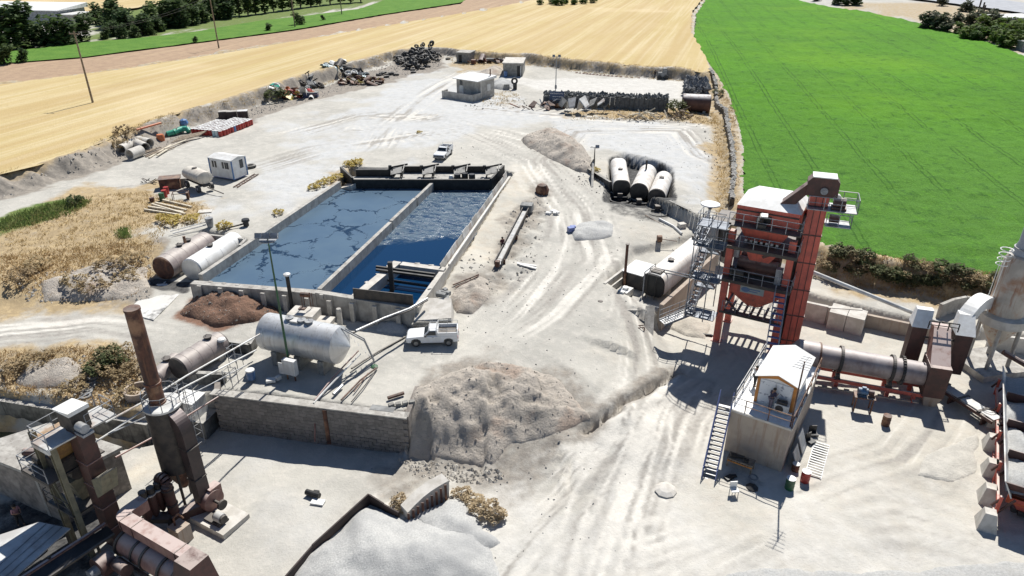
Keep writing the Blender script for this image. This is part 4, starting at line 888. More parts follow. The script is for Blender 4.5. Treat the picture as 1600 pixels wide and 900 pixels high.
# bucket elevator
EB = (24.6,53.6,-2.5); t = T('bucket_elevator','tall red bucket elevator with a railed head platform right of the mixing tower','elevator',EB,math.radians(-20))
hgt = 15.0
b = MB(); b.bx(-.65,.75,-.5,.5,-.2,hgt-.2); part(t,'casing',b,MT['red'])
b = MB(); 
for i in range(6): z = 1.2+i*2.5; b.bx(-.7,.8,-.55,.55,z,z+.09)
b.bx(.28,.34,-.53,-.49,0,hgt-.3); b.bx(-.22,-.17,-.53,-.49,0,hgt-.3); part(t,'flange',b,MT['darkred'])
b = MB(); b.bx(-1.05,-.66,-.2,.4,0,hgt-2.2); part(t,'return_leg',b,MT['darksteel'])
b = MB(); v=[(-1.05,-.6,hgt-.4),(1.3,-.6,hgt-.4),(1.3,-.6,hgt+.8),(1.0,-.6,hgt+1.15),(-.7,-.6,hgt+1.15),(-1.05,-.6,hgt+.75)]; b.V += v+[(x,.65,z) for x,_,z in v]; b.F += [(5,4,3,2,1,0),(6,7,8,9,10,11)]+[((i+1)%6,i,6+i,6+(i+1)%6) for i in range(6)]; b.F[-6:] = [(i,(i+1)%6,6+(i+1)%6,6+i) for i in range(6)]; part(t,'head_box',b,MT['darkred'])
b = MB(); b.bx(-.75,1.05,-.68,.73,hgt+1.14,hgt+1.21); part(t,'head_cover',b,MT['whitebright'])
b = MB(); b.cyl((.25,-.75,hgt+.1),(.25,-.55,hgt+.1),.28,n=14); b.cyl((.25,-.8,hgt+.1),(.25,-.7,hgt+.1),.14,n=10); part(t,'head_bearing',b,MT['steel'])
b = MB(); v = [(-1.0,-.45,hgt+.5),(-1.0,.45,hgt+.5),(-1.0,.45,hgt-.45),(-1.0,-.45,hgt-.45),(-2.9,-.45,hgt-1.5),(-2.9,.45,hgt-1.5),(-2.9,.45,hgt-2.9),(-2.9,-.45,hgt-2.9)]; b.add(v,[(0,1,2,3),(7,6,5,4),(0,4,5,1),(1,5,6,2),(2,6,7,3),(3,7,4,0)]); part(t,'feed_chute',b,MT['darkred'])
b = MB(); v = [(-.9,-.3,hgt-1.8),(-.66,.3,hgt-1.8),(-.66,.3,hgt-2.9),(-.9,-.3,hgt-2.9),(-2.6,-.3,hgt-3.6),(-2.6,.3,hgt-3.6),(-2.6,.3,hgt-4.2),(-2.6,-.3,hgt-4.2)]; b.add(v,[(0,1,2,3),(7,6,5,4),(0,4,5,1),(1,5,6,2),(2,6,7,3),(3,7,4,0)]); part(t,'overflow_chute',b,MT['red'])
b = MB(); b.bx(-.8,2.9,-1.2,.9,hgt-1.35,hgt-1.28); b.bx(.8,2.7,-.8,.9,hgt-2.75,hgt-2.68); part(t,'head_platform',b,MT['steel'])
b = MB(); b.rail([(-.8,-1.15,hgt-1.28),(2.9,-1.15,hgt-1.28),(2.9,.85,hgt-1.28),(.9,.85,hgt-1.28)],1.05,.035,1.2); b.rail([(.85,-.75,hgt-2.68),(2.7,-.75,hgt-2.68),(2.7,.85,hgt-2.68)],1.0,.035,1.2); part(t,'railing',b,MT['steel'])
b = MB(); b.cyl((1.1,-.5,hgt-.75),(2.0,-.5,hgt-.75),.38,n=14); b.bx(1.0,2.1,-.9,-.1,hgt-1.28,hgt-1.1); part(t,'drive_motor',b,MT['darkred'],True); b = MB(); b.cyl((1.1,0,hgt-2.3),(1.8,0,hgt-2.3),.3,n=12); part(t,'drive_motor',b,MT['darkred'],True)
b = MB(); b.cyl((1.3,-.6,hgt-.42),(1.3,-.2,hgt-.42),.32,n=12); part(t,'gearbox',b,MT['white'],True)
# stair tower
SB = G(1100,470,.6); SB = (16.2,54.8,-2.5); t = T('stair_tower','galvanised zigzag stair tower clinging to the left of the red mixing tower','stairs',SB,RA)
lv = [3.2,6.8,9.9,11.72]; tr = MB(); st_ = MB(); rl = MB(); ld = MB()
for i,z in enumerate(lv): ld.bx(-.55,1.9,-.9,.9,z-.05,z+.02); rl.rail([(1.9,-.9,z),(-.55,-.9,z),(-.55,.9,z)],1.05,.03,1.0)
for i in range(3):
    z0, z1 = lv[i], lv[i+1]; nst = int((z1-z0)/.24); s = 1 if i%2 else -1
    for half in (0,1):
        za, zb = (z0, (z0+z1)/2) if half==0 else ((z0+z1)/2, z1); xx = -.3 if half == 0 else .75
        ya, yb = (-.8,1.9) if half==0 else (1.9,-.8); m = nst//2
        for q in range(m): f=(q+.5)/m; tr.bx(xx-.32,xx+.32,ya+(yb-ya)*f-.13,ya+(yb-ya)*f+.13,za+(zb-za)*f,za+(zb-za)*f+.03)
        for sx in (-.36,.36):
            st_.bar((xx+sx,ya,za),(xx+sx,yb,zb),.05,.2); rl.cyl((xx+sx,ya,za+1.0),(xx+sx,yb,zb+1.0),.03,n=5); rl.cyl((xx+sx,ya,za+.5),(xx+sx,yb,zb+.5),.025,n=5)
            for f in (0,.5,1): rl.cyl((xx+sx,ya+(yb-ya)*f,za+(zb-za)*f),(xx+sx,ya+(yb-ya)*f,za+(zb-za)*f+1.0),.025,n=5)
    ld.bx(-.65,1.1,1.6,2.4,(z0+z1)/2-.05,(z0+z1)/2+.01); rl.rail([(1.1,2.4,(z0+z1)/2),(-.65,2.4,(z0+z1)/2),(-.65,1.6,(z0+z1)/2)],1.0,.03,1.0)
for x,y in ((-.55,-.9),(1.0,-.9),(-.65,2.4),(1.1,2.4)): st_.cyl((x,y,2.9),(x,y,11.7),.05,n=6)
ss = M('weathered_stair_steel',(.2,.22,.25),(.14,.15,.17),2,.5,.3); part(t,'treads',tr,ss,kind='stuff'); part(t,'stringers',st_,ss); part(t,'railing',rl,ss); part(t,'landings',ld,ss,kind='stuff')
# catwalk
a, c = Vector((13.2,53.9,.1)), Vector((16.0,54.9,.75)); d=(c-a); t = T('catwalk','short steel catwalk from the buttress up to the stair tower','catwalk',tuple(a),frame(a,c)); L_=math.hypot(d.x,d.y)
b = MB()
for i in range(14): f=(i+.5)/14; b.bx(f*L_-.09,f*L_+.09,-.45,.45,f*d.z,f*d.z+.03)
part(t,'treads',b,MT['steel'],kind='stuff'); b = MB()
for s in (-.48,.48): b.bar((0,s,0),(L_,s,d.z),.06,.22)
part(t,'stringers',b,MT['steel']); b = MB()
for s in (-.48,.48):
    for h in (.5,1.0): b.cyl((0,s,h),(L_,s,d.z+h),.028,n=5)
    for f in (0,.33,.66,1): b.cyl((L_*f,s,d.z*f),(L_*f,s,d.z*f+1),.025,n=5)
part(t,'railing',b,MT['steel'])
# ------------------------------------------------------------------ control house
CA = math.radians(-33); CB = (15.35,40.1,-2.85); CW, CD, CH = 4.05, 8.6, 3.9
t = T('control_house','tan rendered concrete house with a railed white flat roof','house',CB,CA)
b = MB(); b.bx(0,CW,0,CD,-.4,CH-.12); part(t,'walls',b,MT['plaster'])
b = MB(); b.bx(-.12,CW+.12,-.1,CD+.1,CH-.118,CH+.04); part(t,'roof_slab',b,MT['concretelight'])
b = MB(); b.bx(-.05,CW+.05,-.03,CD,CH+.04,CH+.065); part(t,'roof_sheet',b,MT['whitebright'])
b = MB(); b.rail([(CW+.05,CD,CH+.06),(CW+.05,0,CH+.06),(.95,0,CH+.06)],1.0,.04,1.35); part(t,'railing',b,MT['rust'])
b = MB(); b.rail([(-.02,.95,CH+.06),(-.02,CD,CH+.06)],1.0,.035,2.0); part(t,'railing',b,MT['steel'])
b = MB(); b.rail([(.0,.0,CH+.06),(0.95,0,CH+.06)],1.0,.03,1.0); part(t,'railing',b,MT['steel'])
# cabin on the roof
t = T('control_cabin','white cabin with pitched sheet roof and ochre frames on the tan house roof','cabin',(*( Matrix.Translation(CB)@Matrix.Rotation(CA,4,'Z')@Vector((1.05,1.75,CH+.06)))[:],),CA)
w_, d_c, h_ = 2.65, 4.4, 2.05
b = MB(); b.bx(.05,w_-.05,.05,d_c,0,h_); b.add([(.05,.051,h_),(w_-.05,.051,h_),(w_/2,.051,h_+.5),(.05,d_c,h_),(w_-.05,d_c,h_),(w_/2,d_c,h_+.5)],[(0,1,2),(5,4,3)]); part(t,'walls',b,MT['whitebright'])
k = nodes('printed_white_panel'); c = k.mix(k.ramp(k.noise(3.2,3,.5),.58,.64),(.7,.72,.74),(.35,.37,.42)); k.L.new(c,k.b.inputs['Base Color']); k.b.inputs['Roughness'].default_value=.4
b = MB(); b.bx(.22,w_*.5-.05,.0,.045,.15,h_-.05); b.bx(w_*.5+.02,w_-.24,.0,.045,.15,h_-.05); part(t,'window',b,k.m)
for x in (0,w_-.2):
    b = MB(); b.bx(x,x+.2,-.03,.25,0,h_); part(t,'corner_frame',b,MT['orange'])
b = MB(); b.add([(0,-.03,h_-.1),(0,-.03,h_+.08),(w_/2,-.03,h_+.55),(w_,-.03,h_+.08),(w_,-.03,h_-.1),(w_/2,-.03,h_+.3)]+[(0,.04,h_-.1),(0,.04,h_+.08),(w_/2,.04,h_+.55),(w_,.04,h_+.08),(w_,.04,h_-.1),(w_/2,.04,h_+.3)],[(0,5,2,1),(5,4,3,2),(1,2,8,7),(2,3,9,8),(6,7,8,11),(11,8,9,10),(0,6,11,5),(5,11,10,4)]); part(t,'gable_frame',b,MT['orange'])
for s in (0,1):
    x0, x1 = (-.2,w_/2) if s==0 else (w_/2,w_+.2); z0,z1 = (h_+.06,h_+.62) if s==0 else (h_+.62,h_+.06)
    b = MB(); b.add([(x0,-.15,z0),(x1,-.15,z1),(x1,d_c+.2,z1),(x0,d_c+.2,z0),(x0,-.15,z0+.05),(x1,-.15,z1+.05),(x1,d_c+.2,z1+.05),(x0,d_c+.2,z0+.05)],[(3,2,1,0),(4,5,6,7),(0,1,5,4),(1,2,6,5),(2,3,7,6),(3,0,4,7)]); part(t,'roof_sheet',b,MT['whitebright'])
M4 = Matrix.Translation(CB)@Matrix.Rotation(CA,4,'Z')
def cw(x,y,z): return tuple(M4@Vector((x,y,z)))
t = T('air_conditioner','white outdoor air conditioner unit in front of the roof cabin','air conditioner',cw(2.55,1.2,CH+.065),CA)
b = MB(); b.bx(0,.95,0,.35,.05,.72); part(t,'case',b,MT['white']); b = MB(); b.lathe([(.27,0),(.27,.03)],18,(0,0,0),Matrix.Translation((.36,-.002,.38))@Matrix.Rotation(math.radians(90),4,'X')); part(t,'fan_grille',b,MT['darksteel']); b = MB(); b.bx(.05,.9,.02,.3,.73,.95); part(t,'tool_bag',b,MT['black']) if False else None
b = MB(); b.box((0,0,.1),(.7,.35,.18),.1); b.cyl((-.3,0,.2),(.3,.05,.3),.05); one('tool_bag','dark tool bundle lying on top of the air conditioner','bag',b,MT['darksteel'],cw(3.0,1.4,CH+.79),CA)
t = T('air_conditioner','grey outdoor fan unit on the right roof edge behind the cabin','air conditioner',cw(3.35,6.0,CH+.065),CA+math.radians(90))
b = MB(); b.bx(0,.9,0,.35,.05,.7); part(t,'case',b,MT['steel']); b = MB(); b.lathe([(.27,0),(.27,.03)],18,(0,0,0),Matrix.Translation((.4,-.002,.38))@Matrix.Rotation(math.radians(90),4,'X')); part(t,'fan_grille',b,MT['black'])
t = T('antenna','rusty antenna mast with cross rods at the front right corner of the tan house roof','antenna',cw(CW-.08,.15,CH+.06),CA)
b = MB(); b.cyl((0,0,0),(0,0,5.2),.05,n=8); part(t,'mast',b,MT['rust']); b = MB(); b.cyl((-.1,-.9,5.1),(.1,.9,5.1),.025,n=5)
for i in range(6): y=-.8+.32*i; b.cyl((-.55+.05*i,y,5.1),(.55-.05*i,y,5.1),.018,n=5)
part(t,'rods',b,MT['steel'])
# blue stair
p0 = Vector(cw(-.55,.5,CH)); p1 = Vector(G(1106,752,-2.85)); d = p0-p1; Ls = math.hypot(d.x,d.y); t = T('blue_stair','steep blue steel stair up to the flat roof of the tan house','stairs',tuple(p1),frame(p1,p0))
for i in range(17):
    f = (i+.7)/17.5; b = MB(); b.bx(f*Ls-.12,f*Ls+.12,-.42,.42,f*d.z-.02,f*d.z+.02); part(t,'tread',b,MT['steel'])
for s in (-.46,.46):
    b = MB(); b.bar((0,s,0),(Ls,s,d.z),.07,.22); part(t,'stringer',b,MT['bluesteel'])
    b = MB(); b.cyl((.1,s,1.0),(Ls,s,d.z+1.0),.035,n=6); b.cyl((.1,s,.55),(Ls,s,d.z+.55),.025,n=6)
    for f in (0.02,.25,.5,.75,1): b.cyl((Ls*f,s,d.z*f),(Ls*f,s,d.z*f+1.0),.03,n=6)
    part(t,'handrail',b,MT['bluesteel'])
# upper blue stair from the roof to the mixing tower
p1 = Vector(cw(.55,CD-.6,CH+.06)); p0 = Vector(tuple(Matrix.Translation(TB)@Matrix.Rotation(RA,4,'Z')@Vector((TW-.2,-.6,6.7)))); d = p0-p1; Ls = math.hypot(d.x,d.y); t = T('blue_stair','blue steel stair climbing from the flat roof to the red mixing tower','stairs',tuple(p1),frame(p1,p0))
for i in range(12):
    f=(i+.5)/12; b = MB(); b.bx(f*Ls-.13,f*Ls+.13,-.4,.4,f*d.z-.02,f*d.z+.02); part(t,'tread',b,MT['bluesteel'])
for s in (-.44,.44):
    b = MB(); b.bar((0,s,0),(Ls,s,d.z),.07,.24); part(t,'stringer',b,MT['bluesteel'])
    b = MB(); b.cyl((0,s,1.0),(Ls,s,d.z+1.0),.04,n=6); b.cyl((0,s,.5),(Ls,s,d.z+.5),.03,n=6)
    for f in (0,.33,.66,1): b.cyl((Ls*f,s,d.z*f),(Ls*f,s,d.z*f+1.0),.03,n=6)
    part(t,'handrail',b,MT['steel'])
# ------------------------------------------------------------------ dryer drum
a, c = Vector(G(1272,553,.1)), Vector(G(1446,585,-.25)); rz = frame(a,c); L_=math.hypot(c.x-a.x,c.y-a.y); R_=.93
t = T('dryer_drum','long dusty grey-brown dryer drum with dark ring tyres on a red frame','drum',(a.x,a.y,-2.5),rz); h0, h1 = 2.55, 2.25
def ax(x): return (x,0,h0+(h1-h0)*x/L_)
MD = M('heat_tinted_drum_steel',(.36,.31,.3),(.25,.2,.195),.9,.55,.15,.05,dust=.7,dustc=(.5,.46,.44),streak=.3)
b = MB(); b.cyl(ax(0),ax(L_),R_,n=36); part(t,'shell',b,MD,True)
b = MB(); b.cyl(ax(-1.3),ax(0.3),R_*1.13,n=32); b.cyl(ax(-1.75),ax(-1.3),R_*.6,R_*1.13,n=32); part(t,'burner_collar',b,MD,True)
b = MB(); b.cyl(ax(.28),ax(.42),R_*1.16,n=32); part(t,'seal_ring',b,MT['rust'])
for f in (.24,.70):
    b = MB(); b.cyl(ax(L_*f-.11),ax(L_*f+.11),R_*1.2,n=36); part(t,'tyre_ring',b,MT['darksteel'])
b = MB(); b.cyl(ax(L_*.79-.09),ax(L_*.79+.09),R_*1.17,n=36)
for i in range(30): q=2*math.pi*i/30; x,_,z=ax(L_*.79); b.box((x,math.cos(q)*R_*1.2,z+math.sin(q)*R_*1.2),(.2,.12,.1),0,q)
part(t,'gear_ring',b,MT['darksteel'])
for s in (-.75,.75):
    b = MB(); b.bar((.3,s,.95),(L_+.2,s,.72),.18,.3); part(t,'frame_beam',b,MT['red'])
for f in (.24,.70,.93,.04):
    for s in (-.75,.75):
        b = MB(); b.bx(L_*f-.14,L_*f+.14,s-.12,s+.12,-.2,.72); part(t,'leg',b,MT['red'])
    if f in (.24,.7):
        for s in (-.62,.62):
            b = MB(); b.cyl((L_*f-.15,s,1.25),(L_*f+.15,s,1.25),.24,n=14); b.bx(L_*f-.25,L_*f+.25,s-.22,s+.22,.98,1.05); part(t,'support_roller',b,MT['darksteel'])
b = MB(); b.bx(-2.9,-1.5,-.35,.35,1.9,2.7); b.cyl((-2.2,0,2.3),(-1.3,0,2.5),.3,n=12); b.cyl((-2.4,-.5,2.4),(-2.4,.6,2.4),.35,n=14); part(t,'burner',b,MT['bluemotor'])
b = MB()
for i in range(9): b.bx(.9+i*.83,1.3+i*.83,-1.5,-1.15,.4,.5)
b.bx(.6,L_-.8,-1.3,-1.22,.28,.4); part(t,'step_plates',b,MT['plaster'])
# motor table and barrel in front of the drum
p = G(1345,640,-2.5); t = T('motor_table','rusty steel table carrying an electric motor in front of the dryer drum','table',p,rz)
for x,y in ((-.6,-.4),(.6,-.4),(-.6,.4),(.6,.4)):
    b = MB(); b.bx(x-.05,x+.05,y-.05,y+.05,0,1.3); part(t,'leg',b,MT['rust'])
b = MB(); b.bx(-.75,.75,-.5,.5,1.3,1.37); part(t,'top',b,MT['rustpile'])
t2 = T('electric_motor','blue-grey electric motor with pulley on the rusty table','motor',(p[0],p[1],p[2]+1.37),rz); b = MB(); b.cyl((-.55,0,.33),(.15,0,.33),.29,n=14); b.bx(-.5,.1,-.28,.28,0,.08); b.bx(-.3,0,-.1,.1,.55,.72); part(t2,'body',b,MT['bluemotor'],True); b = MB(); b.cyl((.2,0,.33),(.6,0,.33),.2,n=12); b.bx(.3,.7,-.2,.2,0,.2); part(t2,'gearbox',b,MT['darkred'],True)
# exhaust ducts at the hot end
a2 = G(1447,612,-2.5); t = T('exhaust_duct','brown-red exhaust duct rising from the drum end','duct',(c.x,c.y,-2.5),rz)
b = MB(); b.bx(-.15,1.35,-1.15,1.15,.9,3.6); part(t,'end_box',b,MT['darkred'])
b = MB(); b.add([(-.1,-.7,3.6),(1.3,-.7,3.6),(1.3,1.0,3.6),(-.1,1.0,3.6),(.3,2.3,5.4),(1.5,2.3,5.4),(1.5,3.4,5.2),(.3,3.4,5.2)],[(0,1,5,4),(1,2,6,5),(2,3,7,6),(3,0,4,7),(4,5,6,7)]); part(t,'rising_duct',b,MT['pinkred'])
b = MB(); b.add([(.0,-1.1,.9),(1.3,-1.1,.9),(1.3,.8,.9),(0,.8,.9),(.2,-.9,-.1),(1.0,-.9,-.1),(1.0,.2,-.1),(.2,.2,-.1)],[(0,4,5,1),(1,5,6,2),(2,6,7,3),(3,7,4,0)]); part(t,'discharge_hopper',b,MT['plaster'])
b = MB(); b.bx(-1.2,-.1,2.2,3.3,.2,5.2); part(t,'side_duct',b,MT['darkred']); b = MB(); b.add([(-1.3,2.1,5.2),(0,2.1,5.2),(0,3.4,5.2),(-1.3,3.4,5.2),(-1.0,3.0,6.4),(.2,3.0,6.4),(.2,3.6,6.4),(-1.0,3.6,6.4)],[(0,1,5,4),(1,2,6,5),(2,3,7,6),(3,0,4,7),(4,5,6,7)]); part(t,'side_cowl',b,MT['whitebright'])
b = MB(); b.bx(1.9,3.1,2.0,3.2,1.5,5.1); part(t,'outer_duct',b,MT['darkred']); b = MB(); b.add([(1.8,1.9,5.1),(3.2,1.9,5.1),(3.2,3.3,5.1),(1.8,3.3,5.1),(2.1,3.3,6.3),(3.2,3.3,6.3),(3.2,4.0,6.3),(2.1,4.0,6.3)],[(0,1,5,4),(1,2,6,5),(2,3,7,6),(3,0,4,7),(4,5,6,7)]); part(t,'outer_cowl',b,MT['whitebright'])
b = MB(); b.rail([(-.2,2.0,5.3),(1.9,2.0,5.3)],.7,.05,.7); b.cyl((-.2,2.2,4.4),(2.2,2.2,4.4),.08); part(t,'tie_rods',b,MT['darksteel'])
b = MB(); b.cyl((-1.6,1.6,.5),(-1.6,2.1,.5),.5,n=16); b.cyl((-1.6,1.4,.5),(-1.6,1.6,.5),.25,n=12); part(t,'blower',b,MT['steel'])
# silo cyclone
SC = (40.3,50.4,-1.6); t = T('rusty_silo','tall pale dust silo with rust streaks and a grey chimney on top','silo',SC,.2)
k_ = M('pale_silo_paint_with_rust',(.5,.46,.4),(.4,.36,.31),.7,.6,.1,.05,dust=.2,streak=.75,streakc=(.26,.09,.035),c3=(.34,.17,.09),s3=.45)
b = MB(); b.lathe([(1.32,4.2),(1.32,9.2),(1.05,9.9)],32); part(t,'body',b,k_,True)
b = MB(); b.lathe([(1.33,4.75),(1.75,4.55),(1.78,3.85),(1.6,3.75)],32); part(t,'collar',b,MT['concretelight'],True)
b = MB(); b.lathe([(.28,1.5),(1.5,3.76)],28); part(t,'cone',b,k_,True)
b = MB(); b.lathe([(1.0,9.85),(.72,10.9),(.66,22)],28); part(t,'chimney',b,M('blue_grey_stack_paint',(.34,.37,.41),(.28,.3,.33),.8,.5,.1,0,dust=.3),True)
b = MB(); b.lathe([(1.12,9.72),(1.12,9.85)],28); b.lathe([(.9,10.35),(.92,10.45)],28); part(t,'ring_flange',b,MT['steel'])
for i in range(4):
    q = math.radians(45+90*i); b = MB(); b.cyl((math.cos(q)*1.45,math.sin(q)*1.45,-.3),(math.cos(q)*1.4,math.sin(q)*1.4,4.0),.16,n=12); part(t,'leg',b,MT['concrete'],True)
b = MB()
for i in range(4): b.torus(.45,.04,12,5,Matrix.Translation((-1.45,.4,9.0+.42*i))@Matrix.Rotation(math.radians(0),4,'X'))
for s in (-.2,.2): b.cyl((-1.5,.4+s,2.5),(-1.5,.4+s,9.6),.03,n=5)
part(t,'caged_ladder',b,MT['whitebright'])
b = MB(); b.bx(-2.1,2.1,-2.0,2.0,-1.6,-.05); part(t,'plinth',b,MT['concrete'])
b = MB(); b.tube([(.2,-.9,1.4),(1.9,-2.2,.5)],.22,10); part(t,'screw_conveyor',b,MT['darkred'])
E_ = Vector((c.x,c.y,-2.5)); R4 = Matrix.Translation(E_)@Matrix.Rotation(rz,4,'Z'); pts = [tuple(R4@Vector(q)) for q in ((2.6,3.6,5.6),(2.9,4.3,6.6),(3.6,4.8,7.1),(4.6,4.8,7.1))]+[(SC[0]-1.2,SC[1]+.6,SC[2]+5.3)]
b = MB()
w0,w1,w2 = Vector(pts[0]),Vector(pts[2]),Vector(pts[-1]); cv = [w0.lerp(w1+Vector((0,0,.3)),f).lerp((w1+Vector((0,0,.3))).lerp(w2,f),f) for f in [i/12 for i in range(13)]]
b.sweep([tuple(q-E_) for q in cv], 1.05, 1.0)
t = T('elbow_duct','white square elbow duct bridging the exhaust to the silo collar','duct',tuple(E_)); part(t,'duct',b,MT['whitebright'])
# return pipe
p, q = Vector((25.6,54.0,5.0)), Vector(G(1472,507,2.2)); t = T('return_pipe','long thin pale pipe sloping from the red elevator down to the exhaust ducts','pipe',tuple(p)); b = MB(); b.cyl((0,0,0),tuple(q-p),.17,n=12); part(t,'pipe',b,MT['sheetmetal'],True); b = MB(); b.cyl(tuple((q-p)*.99),tuple((q-p)*1.02),.3,n=12); part(t,'end_flange',b,MT['darksteel'])
# ------------------------------------------------------------------ feed conveyor and cold bins
a, c = Vector(G(1466,597,-1.6)), Vector(G(1560,652,-1.4)); d=c-a; L_=math.hypot(d.x,d.y); t = T('feed_conveyor','inclined belt conveyor with a red truss between the drum and the feed bins','conveyor',tuple(a),frame(a,c))
b = MB(); b.bx(0,L_,-.42,.42,.0,.06); part(t,'belt',b,MT['sheetmetal'])
for s in (-.5,.5):
    b = MB(); b.bx(0,L_,s-.05,s+.05,-.3,-.05); part(t,'side_beam',b,MT['darkred'])
for i in range(4): b = MB(); b.bx(.5+i*1.7,.7+i*1.7,-.58,.58,-.1,.1); part(t,'idler',b,MT['darksteel'])
for f in (.3,.85): b = MB(); b.bx(L_*f-.06,L_*f+.06,-.5,.5,-1.4,-.3); part(t,'trestle',b,MT['darkred'])
a, c = Vector(G(1549,812,-2.85)), Vector(G(1551,620,-2.6)); d = (c-a).normalized(); rzb = frame(a,c); Lb = (c-a).length
# local x runs away from the camera along the row of bins; local -y is to the right
t = T('feed_bins','row of orange-red aggregate feed bins filled with grey gravel','bin',tuple(a),rzb); nb=4; bw=Lb/nb
b = MB(); b.bx(0,Lb,-.12,.02,1.0,1.25); b.bx(0,Lb,-.12,.02,.2,.35); b.bx(0,Lb,-2.6,-2.45,.25,.45); part(t,'frame_rail',b,MT['red'])
for i in range(nb+1):
    for y in (-.05,-2.5):
        b = MB(); b.bx(i*bw-.09,i*bw+.09,y-.09,y+.09,-.2,2.0); part(t,'leg',b,MT['red'])
    b = MB(); b.bar((i*bw,-.05,.5),(i*bw,-.75,2.0),.12,.12); b.bar((i*bw,.3,1.1),(i*bw,-.1,1.9),.12,.12); part(t,'brace',b,MT['darkred'])
b = MB(); 
b.add([(0,.05,3.2),(Lb,.05,3.2),(Lb,-.55,2.05),(0,-.55,2.05),(0,.12,3.17),(Lb,.12,3.17),(Lb,-.48,2.02),(0,-.48,2.02)],[(0,1,2,3),(7,6,5,4),(0,4,5,1),(1,5,6,2),(2,6,7,3),(3,7,4,0)]); part(t,'flare_board',b,MT['sheetmetal'])
b = MB(); b.add([(0,.05,3.2),(0,-3.6,3.2),(.55,-3.0,2.05),(.55,-.55,2.05),(-.06,.05,3.17),(-.06,-3.6,3.17),(.5,-3.0,2.02),(.5,-.55,2.02)],[(0,1,2,3),(7,6,5,4),(0,4,5,1),(1,5,6,2),(2,6,7,3),(3,7,4,0)]); part(t,'end_board',b,MT['darkred'])
b = MB(); b.bx(.45,.55,-3.0,-.4,1.35,2.04); part(t,'end_panel',b,MT['orangered'])
for i in range(nb):
    b = MB(); x0, x1 = i*bw+.12, (i+1)*bw-.12
    b.add([(x0,-.5,2.03),(x1,-.5,2.03),(x1,-3.1,2.03),(x0,-3.1,2.03),(x0+.8,-1.2,.7),(x1-.8,-1.2,.7),(x1-.8,-2.2,.7),(x0+.8,-2.2,.7)],[(0,4,5,1),(1,5,6,2),(2,6,7,3),(3,7,4,0),(4,7,6,5)]); part(t,'hopper',b,MT['red'])
    if i: b = MB(); b.bx(i*bw-.04,i*bw+.04,-3.5,-.2,2.0,3.15); part(t,'divider',b,MT['darkred'])
    b = MB(); b.bx(x0+.7,x1-.7,-2.1,-1.3,.35,.7); b.cyl((x0+.9,-1.1,.5),(x0+1.3,-1.1,.5),.2,n=10); part(t,'feeder_motor',b,MT['darksteel'])
kg = nodes('grey_crushed_gravel'); c_ = kg.mix(kg.ramp(kg.noise(6,5,.8),.35,.65),(.36,.36,.35),(.5,.5,.485)); c_=kg.mix(kg.math('MULTIPLY',kg.ramp(kg.noise(.7,5),.4,.7),.5),c_,(.52,.5,.46)); kg.L.new(c_,kg.b.inputs['Base Color']); kg.bump(kg.noise(9,5,.8),.7,.12); M_GRAVEL = kg.m
for i in range(nb):
    gx = np.linspace(.12,bw-.12,16); gy = np.linspace(-3.3,-.12,16); A,B = np.meshgrid(gx,gy)
    rr = np.hypot(A-bw/2,(B+1.8)); Z = 3.15-rr*.32+fbm(A*1.3+i*9,B*1.3,3)*.25; Z = np.where((A<.2)|(A>bw-.2)|(B<-3.2)|(B>-.2), np.minimum(Z,2.75), Z)
    me = grid_mesh('gravel_load', A+i*bw, B, Z); o = link('gravel_load', me, M_GRAVEL, None, tuple(a), rzb); tag(o, ['grey gravel load in the nearest feed bin','grey gravel load in the second nearest feed bin','grey gravel load in the second farthest feed bin','grey gravel load in the farthest feed bin'][i], 'gravel', 'gravel in the feed bins')
for i,(px,py) in enumerate(((1549,668),(1546,702),(1545,742),(1541,782),(1539,822))):
    p = G(px,py,-2.85); b = MB(); b.fr((-.75,.75,-.6,.6),-.2,(-.32,.32,-.32,.32),1.25); one('concrete_block',['farthest pyramid concrete block by the feed bins','second farthest pyramid concrete block by the feed bins','middle pyramid concrete block of five by the feed bins','second nearest pyramid concrete block by the feed bins','nearest pyramid concrete block by the feed bins'][i],'block',b,MT['concretelight'],p,rzb+.1,'pyramid blocks along the feed bins')
# ------------------------------------------------------------------ old plant on the left
LA = math.radians(-29); Z0 = -3.25
def sect(b, pts, wd, ht):
    for p, q in zip(pts[:-1], pts[1:]): b.bar(p, q, wd, ht)
    return b
MT['duct'] = M('dark_duct_paint',(.06,.04,.038),(.04,.03,.03),1.5,.55,.1,.1,dust=.9,dustc=(.4,.33,.31))
# dust collector with the tall stack
DC = (-21.6,35.5,Z0); t = T('dust_collector','dark steel dust collector with a tall rusty brown stack rising from its flat top','dust collector',DC,LA)
b = MB(); b.lathe([(1.08,3.3),(1.08,8.1)],32); part(t,'body',b,MT['darksteel'],True)
b = MB(); b.lathe([(.2,1.5),(1.07,3.32)],28); part(t,'cone',b,MT['rust'],True)
b = MB(); b.lathe([(1.13,8.05),(1.13,8.18),(1.0,8.22)],32); part(t,'top_plate',b,MT['sheetmetal'])
b = MB(); b.lathe([(.45,8.2),(.43,14.8)],24,(-.25,-.1,0)); b.lathe([(.46,14.7),(.46,14.85)],24,(-.25,-.1,0)); part(t,'stack',b,MT['rust'],True)
b = MB(); b.lathe([(.5,9.6),(.5,9.75)],24,(-.25,-.1,0)); b.lathe([(.5,8.22),(.5,8.35)],24,(-.25,-.1,0)); part(t,'stack_flange',b,MT['rustpile'])
for i in range(4):
    q = math.radians(45+90*i); b = MB(); b.cyl((math.cos(q)*1.05,math.sin(q)*1.05,-.1),(math.cos(q)*1.0,math.sin(q)*1.0,3.6),.09,n=8); part(t,'leg',b,MT['darksteel'])
b = MB(); pr = [(math.cos(q)*1.08,math.sin(q)*1.08,8.2) for q in np.linspace(0,2*math.pi,11)]; b.rail(pr,.9,.025,.8); part(t,'railing',b,MT['steel'])
